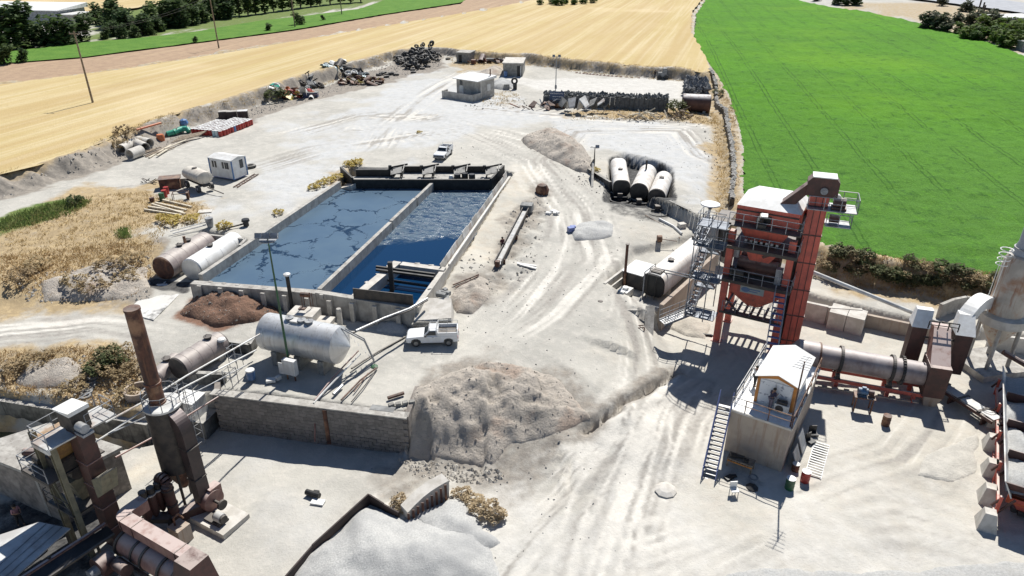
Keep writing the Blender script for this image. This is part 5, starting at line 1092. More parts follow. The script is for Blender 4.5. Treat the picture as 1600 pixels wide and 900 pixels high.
t = T('outlet_duct','dark curved duct running down from the dust collector to the fan','duct',DC,LA)
b = MB(); ro = [(.45,8.05)]+[(.45+1.45*math.sin(q),6.6+1.45*math.cos(q)) for q in np.linspace(.12,math.pi/2,12)]+[(2.0,.9)]; ri = [(.45,7.3)]+[(.45+.75*math.sin(q),6.55+.75*math.cos(q)) for q in np.linspace(.12,math.pi/2,12)]+[(1.35,.9)]
n_ = len(ro)
for y in (-.42,.42): b.V += [(x,y,z) for x,z in ro]+[(x,y,z) for x,z in ri]
for i in range(n_-1): b.F += [(i,i+1,n_+i+1,n_+i),(3*n_+i,3*n_+i+1,2*n_+i+1,2*n_+i),(2*n_+i,2*n_+i+1,i+1,i),(n_+i,n_+i+1,3*n_+i+1,3*n_+i)]
part(t,'duct',b,MT['duct'])
b = MB(); 
for z in (5.4,3.0): b.bx(1.22,2.02,-.45,.45,z,z+.06)
part(t,'flange',b,MT['darksteel'])
fp = G(331,786,-2.6); t = T('fan','large brown fan with motor on a concrete plinth at the duct foot','fan',(fp[0],fp[1],Z0),LA)
b = MB(); b.cyl((-.35,0,1.0),(.35,0,1.0),.75,n=24); b.bx(-.3,.3,-.1,.75,1.0,1.9); part(t,'volute',b,MT['pinkred'],True)
b = MB(); b.cyl((.35,0,1.0),(1.0,0,1.0),.1,n=10); b.cyl((1.0,0,1.0),(1.15,0,1.0),.35,n=16); b.cyl((1.2,-.7,.75),(2.0,-.7,.75),.28,n=12); b.bx(.5,1.9,-1.1,-.3,.35,.5); part(t,'motor',b,MT['darksteel'],True)
b = MB(); b.cyl((1.3,-.7,.75),(1.85,-.7,.76),.33,n=12); part(t,'motor_cover',b,MT['sheetmetal'],True)
b = MB(); b.bx(-.6,2.6,-1.4,.7,-.3,.35); part(t,'plinth',b,MT['concretelight'])
# small cyclones and ducts
cy = [G(231,806,-2.0), G(243,799,-2.0), G(254,791,-2.0)]
t = T('cyclone_bank','bank of three small red-brown cyclones with dark caps','cyclone',(cy[1][0],cy[1][1],Z0))
for p in cy:
    x,y = p[0]-cy[1][0],p[1]-cy[1][1]
    b = MB(); b.lathe([(.1,.9),(.31,1.3),(.31,2.75)],18,(x,y,0)); part(t,'cyclone',b,MT['darkred'],True)
    b = MB(); b.lathe([(.24,2.7),(.24,3.2)],16,(x+.05,y+.05,0)); part(t,'cap',b,MT['darksteel'],True); b = MB(); b.lathe([(.345,2.68),(.345,2.76)],16,(x,y,0)); part(t,'flange',b,MT['sheetmetal'])
b = MB(); b.bx(-.9,.9,-.35,.35,.55,.9); 
for x in (-.8,.8): b.bx(x-.06,x+.06,-.3,.3,-.1,.55)
part(t,'stand',b,MT['darksteel'])
p = G(273,803,-2.6); t = T('gooseneck_pipe','thick dark red gooseneck pipe beside the three small cyclones','pipe',(p[0],p[1],Z0),LA)
pts = [(0,0,.3),(0,0,3.0)]+[(-.42+.42*math.cos(q),.1,3.0+.42*math.sin(q)) for q in np.linspace(.3,math.pi,8)]+[(-.84,.2,2.6)]
b = MB(); b.tube(pts,.33,18); part(t,'pipe',b,MT['darkred'],True); b = MB(); b.lathe([(.38,1.5),(.38,1.58)],18); b.lathe([(.38,2.7),(.38,2.78)],18); part(t,'flange',b,MT['darksteel'])
q = Vector((fp[0]-p[0],fp[1]-p[1],0)); q = Matrix.Rotation(-LA,3,'Z')@q
b = MB(); b.bar((0,-.2,.45),(q.x*.95,q.y*.95,.75),.7,.6); part(t,'floor_duct',b,MT['darkred'])
# duct over the dryer
a, c = Vector(G(188,803,.4)), Vector(G(290,862,.4)); t = T('flue_duct','long square pink-red flue duct with a rounded elbow above the old dryer','duct',(a.x,a.y,Z0),frame(a,c)); L_ = math.hypot(c.x-a.x,c.y-a.y)
b = MB(); b.bx(.45,L_,-.4,.4,2.9,3.65); part(t,'straight_duct',b,MT['pinkred'])
b = MB(); n_=8; prof=[]
for i in range(n_+1):
    q = math.pi/2*i/n_; prof.append(((.45-math.sin(q)*.85, .45-math.cos(q)*.85),(.45-math.sin(q)*.05,.45-math.cos(q)*.05)))
for (o0,i0),(o1,i1) in zip(prof[:-1],prof[1:]): b.prism([o0,i0,i1,o1],2.9,3.65)
b.bx(-.4,.4,.45,1.5,2.9,3.65); part(t,'elbow',b,MT['pinkred'])
b = MB(); b.bx(1.5,1.56,-.43,.43,2.87,3.68); b.bx(.42,.5,-.43,.43,2.87,3.68); b.bx(L_-.5,L_-.42,-.43,.43,2.87,3.68); part(t,'seam',b,MT['darkred'])
b = MB(); b.fr((L_,L_+1.9,-1.5,.55),1.4,(L_,L_+1.3,-.75,.45),3.66); b.bx(L_,L_+1.9,-1.5,.55,-.1,1.38); part(t,'breeching_box',b,MT['darkred'])
b = MB(); b.bx(L_-.03,L_+1.95,-1.55,-1.5,1.3,1.45); b.bx(L_+1.9,L_+1.95,-1.5,.6,1.3,1.45); part(t,'box_flange',b,MT['pinkred'])
# old dryer drum
a, c = Vector(G(199,846,-1.3)), Vector(G(292,905,-1.3)); t = T('old_dryer_drum','dull red old dryer drum with dark rings at the lower left','drum',(a.x,a.y,Z0),frame(a,c)); L_=math.hypot(c.x-a.x,c.y-a.y)
b = MB(); b.cyl((0,0,1.95),(L_,0,1.95),.74,n=32); part(t,'shell',b,MT['pinkred'],True)
for f,r_ in ((.0,.86),(.26,.8),(.42,.82),(.72,.86),(.93,.82)):
    b = MB(); b.cyl((L_*f-.07,0,1.95),(L_*f+.09,0,1.95),r_,n=32); part(t,'tyre_ring',b,MT['darksteel'])
for s in (-.6,.6):
    b = MB(); b.bx(-.3,L_+.3,s-.09,s+.09,.8,1.05); part(t,'frame_beam',b,MT['darksteel'])
for f in (.1,.5,.9):
    for s in (-.6,.6): b = MB(); b.bx(L_*f-.1,L_*f+.1,s-.1,s+.1,-.1,.8); part(t,'leg',b,MT['darksteel'])
p = G(160,885,-2.0); t = T('old_burner','dark round burner housing at the left end of the old dryer','burner',(p[0],p[1],Z0),LA)
b = MB(); b.cyl((.0,.6,1.3),(0,-.3,1.3),.7,n=20); b.cyl((.8,.4,1.5),(2.2,.2,1.9),.35,n=14); part(t,'housing',b,MT['darkred'],True); b = MB(); b.cyl((0,-.8,1.3),(0,-.3,1.3),.32,n=14); b.bx(-.3,.3,-.7,-.3,.4,1.0); part(t,'motor',b,MT['steel'],True); b = MB(); b.bx(-.5,.5,-.6,.6,-.1,.4); part(t,'base',b,MT['concrete'])
p = G(285,842,Z0); b = MB(); b.bx(-.5,.5,-.45,.45,-.2,1.15); one('concrete_block','tan concrete block between the flue duct and the fan plinth','block',b,MT['plaster'],p,LA)
b = MB(); b.tube([(0,0,0),(0,0,.6),(.25,.2,.8),(.5,.2,.4)],.06); one('valve','rusty bent valve pipe on the tan concrete block','valve',b,MT['rust'],(p[0]-.2,p[1],p[2]+1.15))
# old bucket elevator and mixing tower
OE = (-24.75,32.2,Z0); t = T('old_elevator','dark brown bucket elevator with a white tin head in the old plant','elevator',OE,LA)
b = MB(); b.bx(-.5,.5,-.45,.45,-.1,9.0); part(t,'casing',b,MT['darkred'])
for z in (1.5,3.2,4.9,6.6): b = MB(); b.bx(-.54,.54,-.49,.49,z,z+.07); part(t,'flange',b,MT['pinkred'])
b = MB(); b.bx(-.85,.55,-.5,.5,9.0,10.2); part(t,'head_box',b,MT['darksteel']); b = MB(); b.prism([(-.95,-.6),(.65,-.6),(.65,.6),(-.95,.6)],10.2,[10.25,10.45,10.45,10.25]); part(t,'head_cover',b,MT['whitebright'])
b = MB(); b.cyl((.75,-.3,9.5),(1.35,-.3,9.5),.28,n=12); b.bx(.6,1.4,-.55,.1,9.05,9.2); part(t,'drive_motor',b,MT['steel'],True)
t = T('old_tower','sooty old mixing tower with an upper railed platform on pale steel columns','tower',OE,LA)
olive = M('weathered_olive_steel',(.24,.22,.15),(.15,.14,.1),1.5,.7,.1,.1,dust=.4,streak=.4)
for x,y in ((-.35,-1.5),(-2.3,-1.4),(-2.3,.9)):
    b = MB(); b.bx(x-.16,x+.16,y-.03,y+.03,-.1,8.7); b.bx(x-.17,x-.12,y-.15,y+.15,-.1,8.69); b.bx(x+.12,x+.17,y-.15,y+.15,-.1,8.69); part(t,'column',b,olive)
b = MB(); b.prism([(-1.3,-2.0),(.35,-2.0),(.6,1.9),(-1.1,1.9)],8.72,8.82); b.bx(-1.28,.34,-2.02,-1.9,8.45,8.715); part(t,'upper_platform',b,MT['sheetmetal'])
b = MB(); b.rail([(-1.25,1.8,8.82),(-1.25,-1.9,8.82),(.3,-1.9,8.82)],1.0,.03,1.3); b.rail([(.55,.2,8.82),(.55,1.85,8.82),(-.6,1.85,8.82)],1.0,.03,1.1); part(t,'railing',b,MT['steel'])
b = MB(); b.bx(-3.4,-.6,-2.2,1.2,6.0,6.1); b.bx(-3.4,-.6,-2.22,-2.1,5.8,5.995); part(t,'lower_platform',b,MT['darksteel'])
b = MB(); b.rail([(-3.35,1.1,6.1),(-3.35,-2.15,6.1),(-.7,-2.15,6.1)],1.0,.03,1.3); part(t,'railing',b,MT['steel'])
b = MB(); b.fr((-1.9,-1.0,-1.2,.2),6.9,(-2.4,-.7,-1.6,.6),8.3); part(t,'ochre_hopper',b,M('ochre_steel',(.42,.24,.08),(.28,.16,.07),2,.65,.1,.1,dust=.3))
b = MB(); b.bx(-2.2,-.7,-1.3,.5,6.12,6.85); b.cyl((-2.1,-.5,5.6),(-.7,-.5,5.6),.4,n=14); part(t,'mixer',b,MT['darksteel'],True)
b = MB(); b.cyl((-3.0,-1.4,6.5),(-2.4,-1.4,6.5),.28,n=12); b.bx(-3.1,-2.3,-1.7,-1.1,6.12,6.25); part(t,'mixer_motor',b,MT['darksteel'],True)
b = MB(); b.bx(-3.0,-.4,-1.7,.9,3.2,3.3); b.rail([(-3.0,.9,3.3),(-3.0,-1.7,3.3),(-.4,-1.7,3.3)],1.0,.028,1.3); part(t,'loading_platform',b,MT['darksteel'])
b = MB(); b.fr((-1.7,-1.1,-.6,.0),3.4,(-2.2,-.7,-1.1,.5),5.3); part(t,'weigh_bin',b,olive)
b = MB(); b.bar((-.35,-1.5,2),(-2.3,-1.4,5.5),.1,.1); b.bar((-2.3,-1.4,2),(-2.3,.9,5.5),.1,.1); part(t,'brace',b,olive)
b = MB(); b.add([(.5,-.5,5.6),(1.5,-.4,6.2),(1.5,.6,6.2),(.5,.5,5.6),(.5,-.5,4.2),(1.0,-.4,4.6),(1.0,.6,4.6),(.5,.5,4.2)],[(3,2,1,0),(4,5,6,7),(0,1,5,4),(1,2,6,5),(2,3,7,6),(3,0,4,7)]); part(t,'side_chute',b,olive)
# flat roofed brick hut
A, Bc, Cc, Dd = [Vector(G(*p,.3)) for p in ((0,716),(54,744),(80,661),(0,690))]
rzh = frame(A,Bc); t = T('brick_hut','flat-roofed grey brick hut half hidden behind the old tower','hut',(Bc.x,Bc.y,Z0),rzh)
Q4 = Matrix.Rotation(-rzh,3,'Z'); hp = [(Q4@(Vector((x,y,0))-Vector((Bc.x,Bc.y,0))))[:2] for x,y in ((-36.1,36.7),(-28.6,33.5),(-25.9,36.9),(-32.3,39.5))]; hc = np.mean(hp,0)
b = MB(); b.prism([tuple(hc+(np.array(q)-hc)*.95) for q in hp],-.2,3.35); part(t,'walls',b,MT['brick']); b = MB(); b.prism(hp,3.36,3.6); part(t,'roof_slab',b,MT['concrete'])
b = MB(); b.bx(-.35,-.05,.05,.35,-.2,3.35); b.bx(-2.2,-1.95,-.0,.14,-.2,3.35); part(t,'pier',b,MT['concrete'])
b = MB(); b.bx(-1.9,-.5,.06,.149,-.2,2.5); part(t,'doorway',b,MT['black'])
p = G(50,707,.6); b = MB(); b.cyl((-.5,0,.3),(.3,0,.3),.26,n=12); b.box((.5,.1,.35),(.5,.4,.5),.4); b.bar((0,0,.05),(1.5,.9,.25),.08,.08); b.box((-.2,.35,.2),(.5,.3,.3),.8); one('scrap_motor','rusty scrap motor lying on the flat hut roof','motor',b,MT['darkred'],(p[0],p[1],.36))
p = G(80,686,.9); b = MB(); b.fr((-.6,.6,-.5,.5),0,(-.75,.75,-.6,.6),.9); b.box((0,0,1.0),(1.4,1.1,.12),.1,.15); one('hopper_box','orange-tan hopper box with a pale lid behind the old tower','hopper',b,M('tan_orange_steel',(.48,.3,.18),(.36,.22,.14),2,.6,0,.1,dust=.8),(p[0],p[1],.36),LA)
# tin shed
P5 = [Vector(G(*q,-.9)) for q in ((61,816),(110,826),(20,905),(-40,905),(-40,850),(0,836))]
o = P5[0]; t = T('tin_shed','low tin shed roof in the bottom left corner','shed',(o.x,o.y,Z0))
b = MB(); b.prism([(p.x-o.x,p.y-o.y) for p in (P5[0],P5[1],P5[2],P5[3],P5[4],P5[5])],2.3,2.38); part(t,'roof_sheet',b,MT['sheetmetal'])
b = MB()
for f in (.25,.5,.75):
    q0 = P5[0].lerp(P5[1],f)-o; q1 = P5[3].lerp(P5[2],f)-o; b.bar((q0.x,q0.y,2.4),(q1.x,q1.y,2.4),.05,.04)
part(t,'roof_seam',b,MT['steel'])
for q in (P5[1],P5[2],P5[0]): b = MB(); q=q.lerp(P5[4],.06)-o; b.bx(q.x-.06,q.x+.06,q.y-.06,q.y+.06,-.2,2.3); part(t,'post',b,MT['darksteel'])
a, c = Vector(G(165,818,-.6)), Vector(G(15,915,-1.2)); d = c-a; t = T('belt_conveyor','narrow conveyor with a pinkish red edge rail crossing the lower left corner','conveyor',tuple(a)); b = MB(); b.bar((0,0,0),tuple(d),.16,.16); part(t,'edge_rail',b,MT['pinkred']); n = Vector((-d.y,d.x,0)).normalized()*.7; b = MB(); b.bar(tuple(n+Vector((0,0,-.05))),tuple(n+d+Vector((0,0,-.05))),1.0,.06); part(t,'belt',b,MT['black']); b = MB(); b.bar(tuple(n*1.8),tuple(n*1.8+d),.14,.14); part(t,'edge_rail',b,MT['darksteel'])
for f in (.15,.6): b = MB(); q=a+d*f; b.bx(d.x*f-.06,d.x*f+.06,d.y*f-.06,d.y*f+.06,Z0-q.z,-.1); part(t,'trestle',b,MT['darksteel'])
for i in range(3):
    p = G(70+i*8,775-i*6,-3.2); b = MB(); b.lathe([(.3,0),(.3,.8)],12)
    one('drum',['dark drum in the shade under the old tower, by the hut wall','blue-grey drum in the shade under the old tower','rusty drum standing in shade under the old tower'][i],'drum',b,[MT['rust'],MT['bluemotor'],MT['darksteel']][i],(p[0],p[1],Z0),smooth=True)
# block by the terrace, box tank and pipes
p = G(303,660,-2.6); t = T('box_tank','pale square tank on a dark stand between the stack and the terrace','tank',(p[0],p[1],-3.2),LA+.25); b = MB(); b.bx(-.8,.9,-.7,.8,1.4,2.9); part(t,'case',b,MT['white']); b = MB(); b.bx(-.85,.95,-.75,.85,2.9,2.97); part(t,'lid',b,MT['whitebright']); b = MB(); b.bx(-.9,1.6,-.8,1.0,-.3,1.4); part(t,'stand',b,MT['oilconcrete'])
p = G(222,632,-1.8); t = T('round_sump','round tan concrete sump with a dark shaded side behind the stack','sump',(p[0],p[1],-3.2)); b = MB(); b.lathe([(1.0,-.5),(1.0,2.9),(.85,2.9),(.85,2.4)],24); part(t,'ring',b,MT['plaster'],True); b = MB(); b.bx(.7,2.2,-.2,1.3,-.4,2.75); part(t,'side_block',b,MT['concretelight'])
t = T('cage_ladder','light steel scaffold ladder beside the dust collector','ladder',(-23.9,41.2,-3.2),LA); b = MB()
for x in (0,.9):
    for y in (0,.7): b.cyl((x,y,-.1),(x,y,5.6),.028,n=6)
for i in range(7):
    z=.8*i+.5; b.tube([(0,0,z),(.9,0,z),(.9,.7,z),(0,.7,z),(0,0,z)],.018,5)
part(t,'frame',b,MT['steel']); b = MB()
for i in range(2): b.bar((0,0,.5+i*2.4),(.9,0,2.6+i*2.4),.03,.03)
part(t,'brace',b,MT['steel'])
def pipeline(label, P, r, mat, cat='pipe', name='pipe', n=7):
    o = Vector(P[0]); b = MB(); b.tube([tuple(Vector(q)-o) for q in P], r, n); return one(name,label,cat,b,MT[mat],tuple(o),smooth=True)
pipeline('upper thin pipe slung from the old tower to the silver tank', (G(165,660,5.6),G(228,626,4.8),G(290,588,4.1),G(406,522,3.5)),.06,'sheetmetal')
pipeline('middle thin pipe slung from the old tower to the silver tank', (G(150,690,5.0),G(232,636,4.2),G(290,604,3.5),G(400,547,2.6)),.06,'sheetmetal')
pipeline('lowest thin pipe slung from the old tower towards the terrace', (G(170,678,5.0),G(235,648,3.2),G(330,600,1.4),G(395,565,.4)),.045,'steel')
pipeline('pinkish pipe running from the old tower to the terrace corner', (G(180,715,2.2),G(245,680,1.0),G(292,650,.3),G(341,620,.2)),.06,'pinkred')
pipeline('thick oil pipe crossing from the silver tank to the basin corner', (G(556,517,3.3),G(600,497,2.9),G(640,482,2.5),G(668,466,2.4)),.1,'steel')
pipeline('second oil pipe beside the thick one from silver tank to basin', (G(552,520,3.2),G(598,500,2.8),G(640,485,2.4),G(668,469,2.3)),.07,'darksteel')
pipeline('long dark pipe lying across the terrace to the pickup', (G(549,576,.15),G(590,550,.12),G(634,526,.12)),.07,'darksteel')
pipeline('pair member pipe descending the terrace edge, upper reddish one', (G(560,548,1.3),G(520,590,.5),G(492,625,.15),G(492,690,-2.6)),.06,'pinkred')
pipeline('white-ended pipe running beside the reddish one to the terrace edge', (G(563,553,1.0),G(505,613,.2),G(490,630,.12)),.07,'white')
pipeline('rusty pipe lying diagonal on the terrace with a drum end', (G(588,575,.1),G(563,594,.1),G(533,625,.1)),.07,'rust')
pipeline('short rusty pipe beside the diagonal one on the terrace', (G(575,583,.1),G(553,612,.1)),.045,'rust')
pipeline('thin dark rod lying right of the rusty pipes on the terrace', (G(589,573,.08),G(570,600,.08),G(548,628,.08)),.04,'darksteel') if False else None
pipeline('thin dark rod lying right of the rusty pipes on the terrace', (G(590,574,.08),G(571,601,.08),G(549,628,.08)),.045,'darksteel')
pipeline('short stout pipe with a dark flange on the terrace', (G(521,616,.15),G(535,602,.15)),.12,'steel')
pipeline('thick short log-like pipe near the terrace right end', (G(606,622,.15),G(631,614,.15)),.14,'rust')
# chimney, platform and pillar by the silver tank
p = G(458,490,0); t = T('chimney_pipe','thin black chimney pipe with a white cap behind the silver tank','chimney',p); b = MB(); b.cyl((0,0,-.2),(0,0,3.9),.17,n=14); part(t,'pipe',b,MT['blackdust'],True); b = MB(); b.lathe([(.3,3.85),(.3,4.0),(.1,4.1)],14); part(t,'cap',b,MT['whitebright'])
p = G(477,505,0); t = T('pump_housing','pale block platform with a pump frame between the silver tank and basin','platform',p,-.2); b = MB(); b.bx(-1.2,1.2,-.8,.9,-.2,1.2); part(t,'block',b,MT['concretelight']); b = MB(); b.bx(-.6,-.0,.2,.7,1.2,1.3); b.cyl((-.3,.5,1.3),(-.3,.5,2.6),.03); b.cyl((.5,.5,1.3),(.5,.5,2.6),.03); b.cyl((-.3,.5,2.6),(.5,.5,2.6),.22,n=12); b.cyl((-.3,.9,1.3),(-.3,.9,2.6),.03); b.cyl((.5,.9,1.3),(.5,.9,2.6),.03); part(t,'winch',b,MT['rust'])
b = MB(); b.bx(1.21,2.6,-.5,.7,-.2,.55); part(t,'step',b,MT['concretelight'])
p = G(532,508,0); b = MB(); b.fr((-.22,.22,-.22,.22),-.1,(-.18,.18,-.18,.18),1.5); b.lathe([(.25,1.5),(.2,1.66)],10); one('pillar','small concrete pillar standing against the basin front wall','pillar',b,MT['concrete'],p)
# tall lamp
def lamp(label, base, h, arms=2, mat='green', box=False, group=None):
    t = T('street_lamp',label,'lamp',base,0,group); b = MB(); b.cyl((0,0,-.1),(0,0,h*.5),.1,.085,n=10); b.cyl((0,0,h*.5),(0,0,h),.085,.05,n=10); part(t,'pole',b,MT[mat],True)
    b = MB(); b.cyl((-.6,0,h),(.6,0,h),.04,n=6); part(t,'arm',b,MT['steel'])
    for i in range(arms):
        x = -.55+1.1*i/max(1,arms-1) if arms>1 else .3; b = MB(); b.box((x,-.15,h+.15),(.5,.3,.4),0,-.5); part(t,'floodlight',b,MT['steel'])
    if box: b = MB(); b.bx(-.2,.2,-.28,-.1,1.2,1.9); part(t,'switch_box',b,MT['steel'])
    return t
t = lamp('tall green lamp pole with floodlights rising in front of the silver tank', (-17.3,46.0,0), 11.6, 3, 'green'); b = MB(); b.lathe([(.6,11.35),(.62,11.4)],16); part(t,'bracket_ring',b,MT['steel'])
lamp('thin lamp post with switch box beside the far grey bank wall', (8.56,140.68,2), 7.2, 2, 'steel', True)
lamp('short lamp post on the mound left of the three tanks', (11.18,93.1,zat(11.18,93.1)), 3.0, 1, 'darksteel')
p = G(452,592,0); t = T('switch_cabinet','white electrical cabinet with an open side panel below the tall lamp pole','cabinet',p,-.35); b = MB(); b.bx(-.35,.75,-.12,.3,.45,1.75); part(t,'case',b,MT['white']); b = MB(); b.bx(-.75,-.36,-.1,-.04,.4,1.4); part(t,'side_panel',b,MT['white']); b = MB(); b.bx(-.2,-.12,0,.1,-.1,.45); b.bx(.5,.58,0,.1,-.1,.45); part(t,'leg',b,MT['rust'])
p = G(424,596,0); b = MB(); b.box((0,0,.12),(.7,.5,.2),.2); b.box((.5,.2,.2),(.4,.3,.3),.9); one('rubbish_sacks','white sacks lying beside the electrical cabinet','sack',b,MT['white'],p)
p = G(393,592,0); t = T('bucket','blue and white drum on the terrace left of the lamp pole','drum',p); b = MB(); b.lathe([(.3,0),(.33,.4),(.33,.75)],16); part(t,'barrel',b,MT['blueplastic'],True); b = MB(); b.lathe([(.34,.75),(.34,.85),(.3,.87)],16); part(t,'lid',b,MT['whitebright'])
p = G(352,558,0); t = T('mushroom_vent','small white mushroom vent on a caged stem, terrace rear left','vent',p); b = MB(); b.cyl((0,0,0),(0,0,1.6),.05); part(t,'stem',b,MT['steel']); b = MB(); b.lathe([(.35,1.6),(.3,1.75),(.1,1.82)],14); part(t,'cap',b,MT['whitebright'])
for i,(px,py) in enumerate(((360,575),(352,605))):
    p = G(px,py,0); b = MB()
    for x in (0,.7):
        for y in (0,.7): b.cyl((x,y,0),(x,y,1.9-.4*i),.03,n=5)
    for z in (.9,1.8-.4*i): b.tube([(0,0,z),(.7,0,z),(.7,.7,z),(0,.7,z),(0,0,z)],.025,5)
    one('pipe_stand',['light steel frame stand under the slung pipes, rear','light steel frame stand under the slung pipes, front'][i],'stand',b,MT['steel'],p,-.3)
b = MB(); wallbar(b, G(346,545,0), G(392,552,0), -.2, .9, .3); wallbar(b, G(392,552,0), G(400,540,0), -.2, .9, .3); wallbar(b, G(310,590,0), G(352,592,0), -1, .5, .4); one('low_wall','low dark wall stub between the dusty grey tank and silver tank','wall',b,MT['oilconcrete'])
# ------------------------------------------------------------------ heaps of earth and gravel
kd = nodes('tipped_dirt'); c_ = kd.mix(kd.ramp(kd.noise(.45,7,.7),.36,.64),(.56,.50,.43),(.45,.405,.35)); c_ = kd.mix(kd.math('MULTIPLY',kd.ramp(kd.noise(2.6,6,.75),.52,.7),.45),c_,(.3,.27,.235)); c_ = kd.mix(kd.math('MULTIPLY',kd.ramp(kd.noise(.25,4),.55,.7),.55),c_,(.44,.31,.235)); kd.L.new(c_,kd.b.inputs['Base Color']); kd.bump(kd.noise(3.5,7,.75),.9,.3); M_DIRT = kd.m
kr = nodes('reddish_clods'); c_ = kr.mix(kr.ramp(kr.noise(.8,7,.7),.36,.64),(.30,.18,.125),(.2,.125,.09)); c_ = kr.mix(kr.math('MULTIPLY',kr.ramp(kr.noise(3,6,.75),.5,.68),.6),c_,(.13,.09,.07)); kr.L.new(c_,kr.b.inputs['Base Color']); kr.bump(kr.noise(4,7,.75),.9,.3); M_RED = kr.m
kp = nodes('pale_sand'); c_ = kp.mix(kp.ramp(kp.noise(.6,7,.7),.36,.64),(.62,.57,.48),(.5,.455,.39)); kp.L.new(c_,kp.b.inputs['Base Color']); kp.bump(kp.noise(4,7,.75),.5,.2); M_SAND = kp.m
kg2 = nodes('pale_grey_gravel'); c_ = kg2.mix(kg2.ramp(kg2.noise(8,5,.8),.35,.65),(.40,.398,.385),(.55,.545,.52)); c_=kg2.mix(kg2.math('MULTIPLY',kg2.ramp(kg2.noise(.35,6,.6),.42,.62),.6),c_,(.36,.36,.355)); kg2.L.new(c_,kg2.b.inputs['Base Color']); kg2.bump(kg2.noise(9,5,.8),.6,.12); M_PGRAV = kg2.m
kq = nodes('pale_crushed_stone'); c_ = kq.mix(kq.ramp(kq.noise(.8,7,.7),.36,.64),(.56,.535,.48),(.46,.44,.395)); kq.L.new(c_,kq.b.inputs['Base Color']); kq.bump(kq.noise(5,7,.75),.6,.2); M_PALE = kq.m
def heap(name, label, cat, poly, h, slope, mat, rough=.3, step=.25, seed=0, power=1.0, kind=None, freq=.7):
    W = [gd(*p)[:2] for p in poly]; xs_=[p[0] for p in W]; ys_=[p[1] for p in W]
    gx = np.arange(min(xs_)-.3,max(xs_)+.3,step); gy = np.arange(min(ys_)-.3,max(ys_)+.3,step); A,B = np.meshgrid(gx,gy)
    sd,_ = sdist(A,B,W); sd = sd+fbm(A*.45,B*.45,100+seed)*.9*np.clip(sd+.3,0,1)
    hh = h*(1-np.exp(-np.clip(sd,0,99)*slope/h))**power
    nz = fbm(A*freq,B*freq,200+seed)*rough*2+np.abs(fbm(A*freq*2.6,B*freq*2.6,300+seed,3))*rough*.8
    Z = hmap(A,B)+hh+nz*np.clip(hh/h*2,0,1)-np.clip(.25-sd,0,1)*1.2+.02
    keepv = sd > -.35; keep = keepv[:-1,:-1]&keepv[1:,:-1]&keepv[:-1,1:]&keepv[1:,1:]
    idx = np.arange(A.size).reshape(A.shape); q = np.stack([idx[:-1,:-1],idx[:-1,1:],idx[1:,1:],idx[1:,:-1]],-1)[keep]; used = np.unique(q); mp = -np.ones(A.size,int); mp[used]=np.arange(len(used))
    x0,y0 = float(np.mean(xs_)),float(np.mean(ys_)); z0 = zat(x0,y0)
    co = np.stack([A-x0,B-y0,Z-z0],-1).reshape(-1,3)[used]; q = mp[q].astype(np.int32); me = bpy.data.meshes.new(name)
    me.vertices.add(len(co)); me.vertices.foreach_set('co',co.astype(np.float32).ravel()); me.loops.add(q.size); me.loops.foreach_set('vertex_index',q.ravel()); me.polygons.add(len(q)); me.polygons.foreach_set('loop_start',np.arange(0,q.size,4,dtype=np.int32)); me.polygons.foreach_set('use_smooth',np.ones(len(q),bool)); me.update(calc_edges=True)
    return tag(link(name,me,mat,None,(x0,y0,z0)),label,cat,None,kind), W
HP = []
_,w1 = heap('dirt_mound','big rough grey-brown dirt mound right of the masonry terrace wall','mound',[(618,712),(628,662),(648,606),(700,584),(760,566),(812,572),(865,584),(905,628),(925,655),(880,676),(846,690),(800,700),(772,728),(700,724),(650,718)],1.2,.5,M_DIRT,.3,.18,1,freq=1.0); HP.append((w1,230,.1))
_,w2 = heap('dirt_mound','long grey dirt mound in the yard behind the three tanks','mound',[(812,218),(835,206),(868,206),(905,222),(925,248),(925,268),(900,268),(860,250),(825,232)],2.2,.8,M_DIRT,.35,.3,2); HP.append((w2,260,.2))
heap('gravel_heap','small grey gravel heap with a paler whitish top in the middle yard','gravel',[(885,360),(905,346),(945,344),(962,352),(958,370),(930,378),(898,376)],.65,.45,M_PGRAV,.1,.18,3)
heap('gravel_heap','grey gravel heap beside the far white-roofed hut','gravel',[(764,138),(772,126),(795,126),(806,132),(802,139),(782,141)],1.7,.8,M_PGRAV,.08,.3,4)
heap('dirt_mound','brown weedy dirt mound behind the far huts','mound',[(742,118),(760,108),(786,106),(788,117),(765,121)],1.3,.7,M_DIRT,.25,.35,5)
_,w3 = heap('dirt_mound','reddish clod mound in front of the basin front wall','mound',[(275,492),(300,462),(345,452),(400,462),(440,475),(438,492),(400,505),(335,512)],1.0,.6,M_RED,.28,.22,6); HP.append((w3,350,.12))
heap('sand_heap','pale sand heap under the left side of the red tower','sand',[(1035,498),(1060,482),(1105,486),(1112,510),(1108,535),(1065,525),(1042,515)],1.1,.5,M_SAND,.08,.22,7)
heap('gravel_heap','grey gravel spill against the basin front wall near the pickup','gravel',[(580,520),(600,503),(640,507),(640,520),(612,524)],.7,.5,M_PGRAV,.08,.2,8)
heap('gravel_heap','grey streaked gravel slope right of the basin corner','gravel',[(700,470),(715,440),(750,430),(772,440),(768,468),(738,492),(712,490)],.8,.35,M_DIRT,.3,.18,9,freq=1.0)
heap('gravel_heap','wide pale grey gravel heap inside the nearest steel bay','gravel',[(430,920),(490,852),(574,783),(600,792),(632,806),(690,800),(760,830),(800,920),(700,960),(500,960)],1.3,.32,M_PGRAV,.26,.2,11,freq=.3)
heap('gravel_heap','second pale gravel heap between the leaning plate and dry bushes','gravel',[(640,808),(700,772),(730,778),(750,800),(790,850),(740,870),(670,850)],.7,.35,M_PGRAV,.12,.2,12)
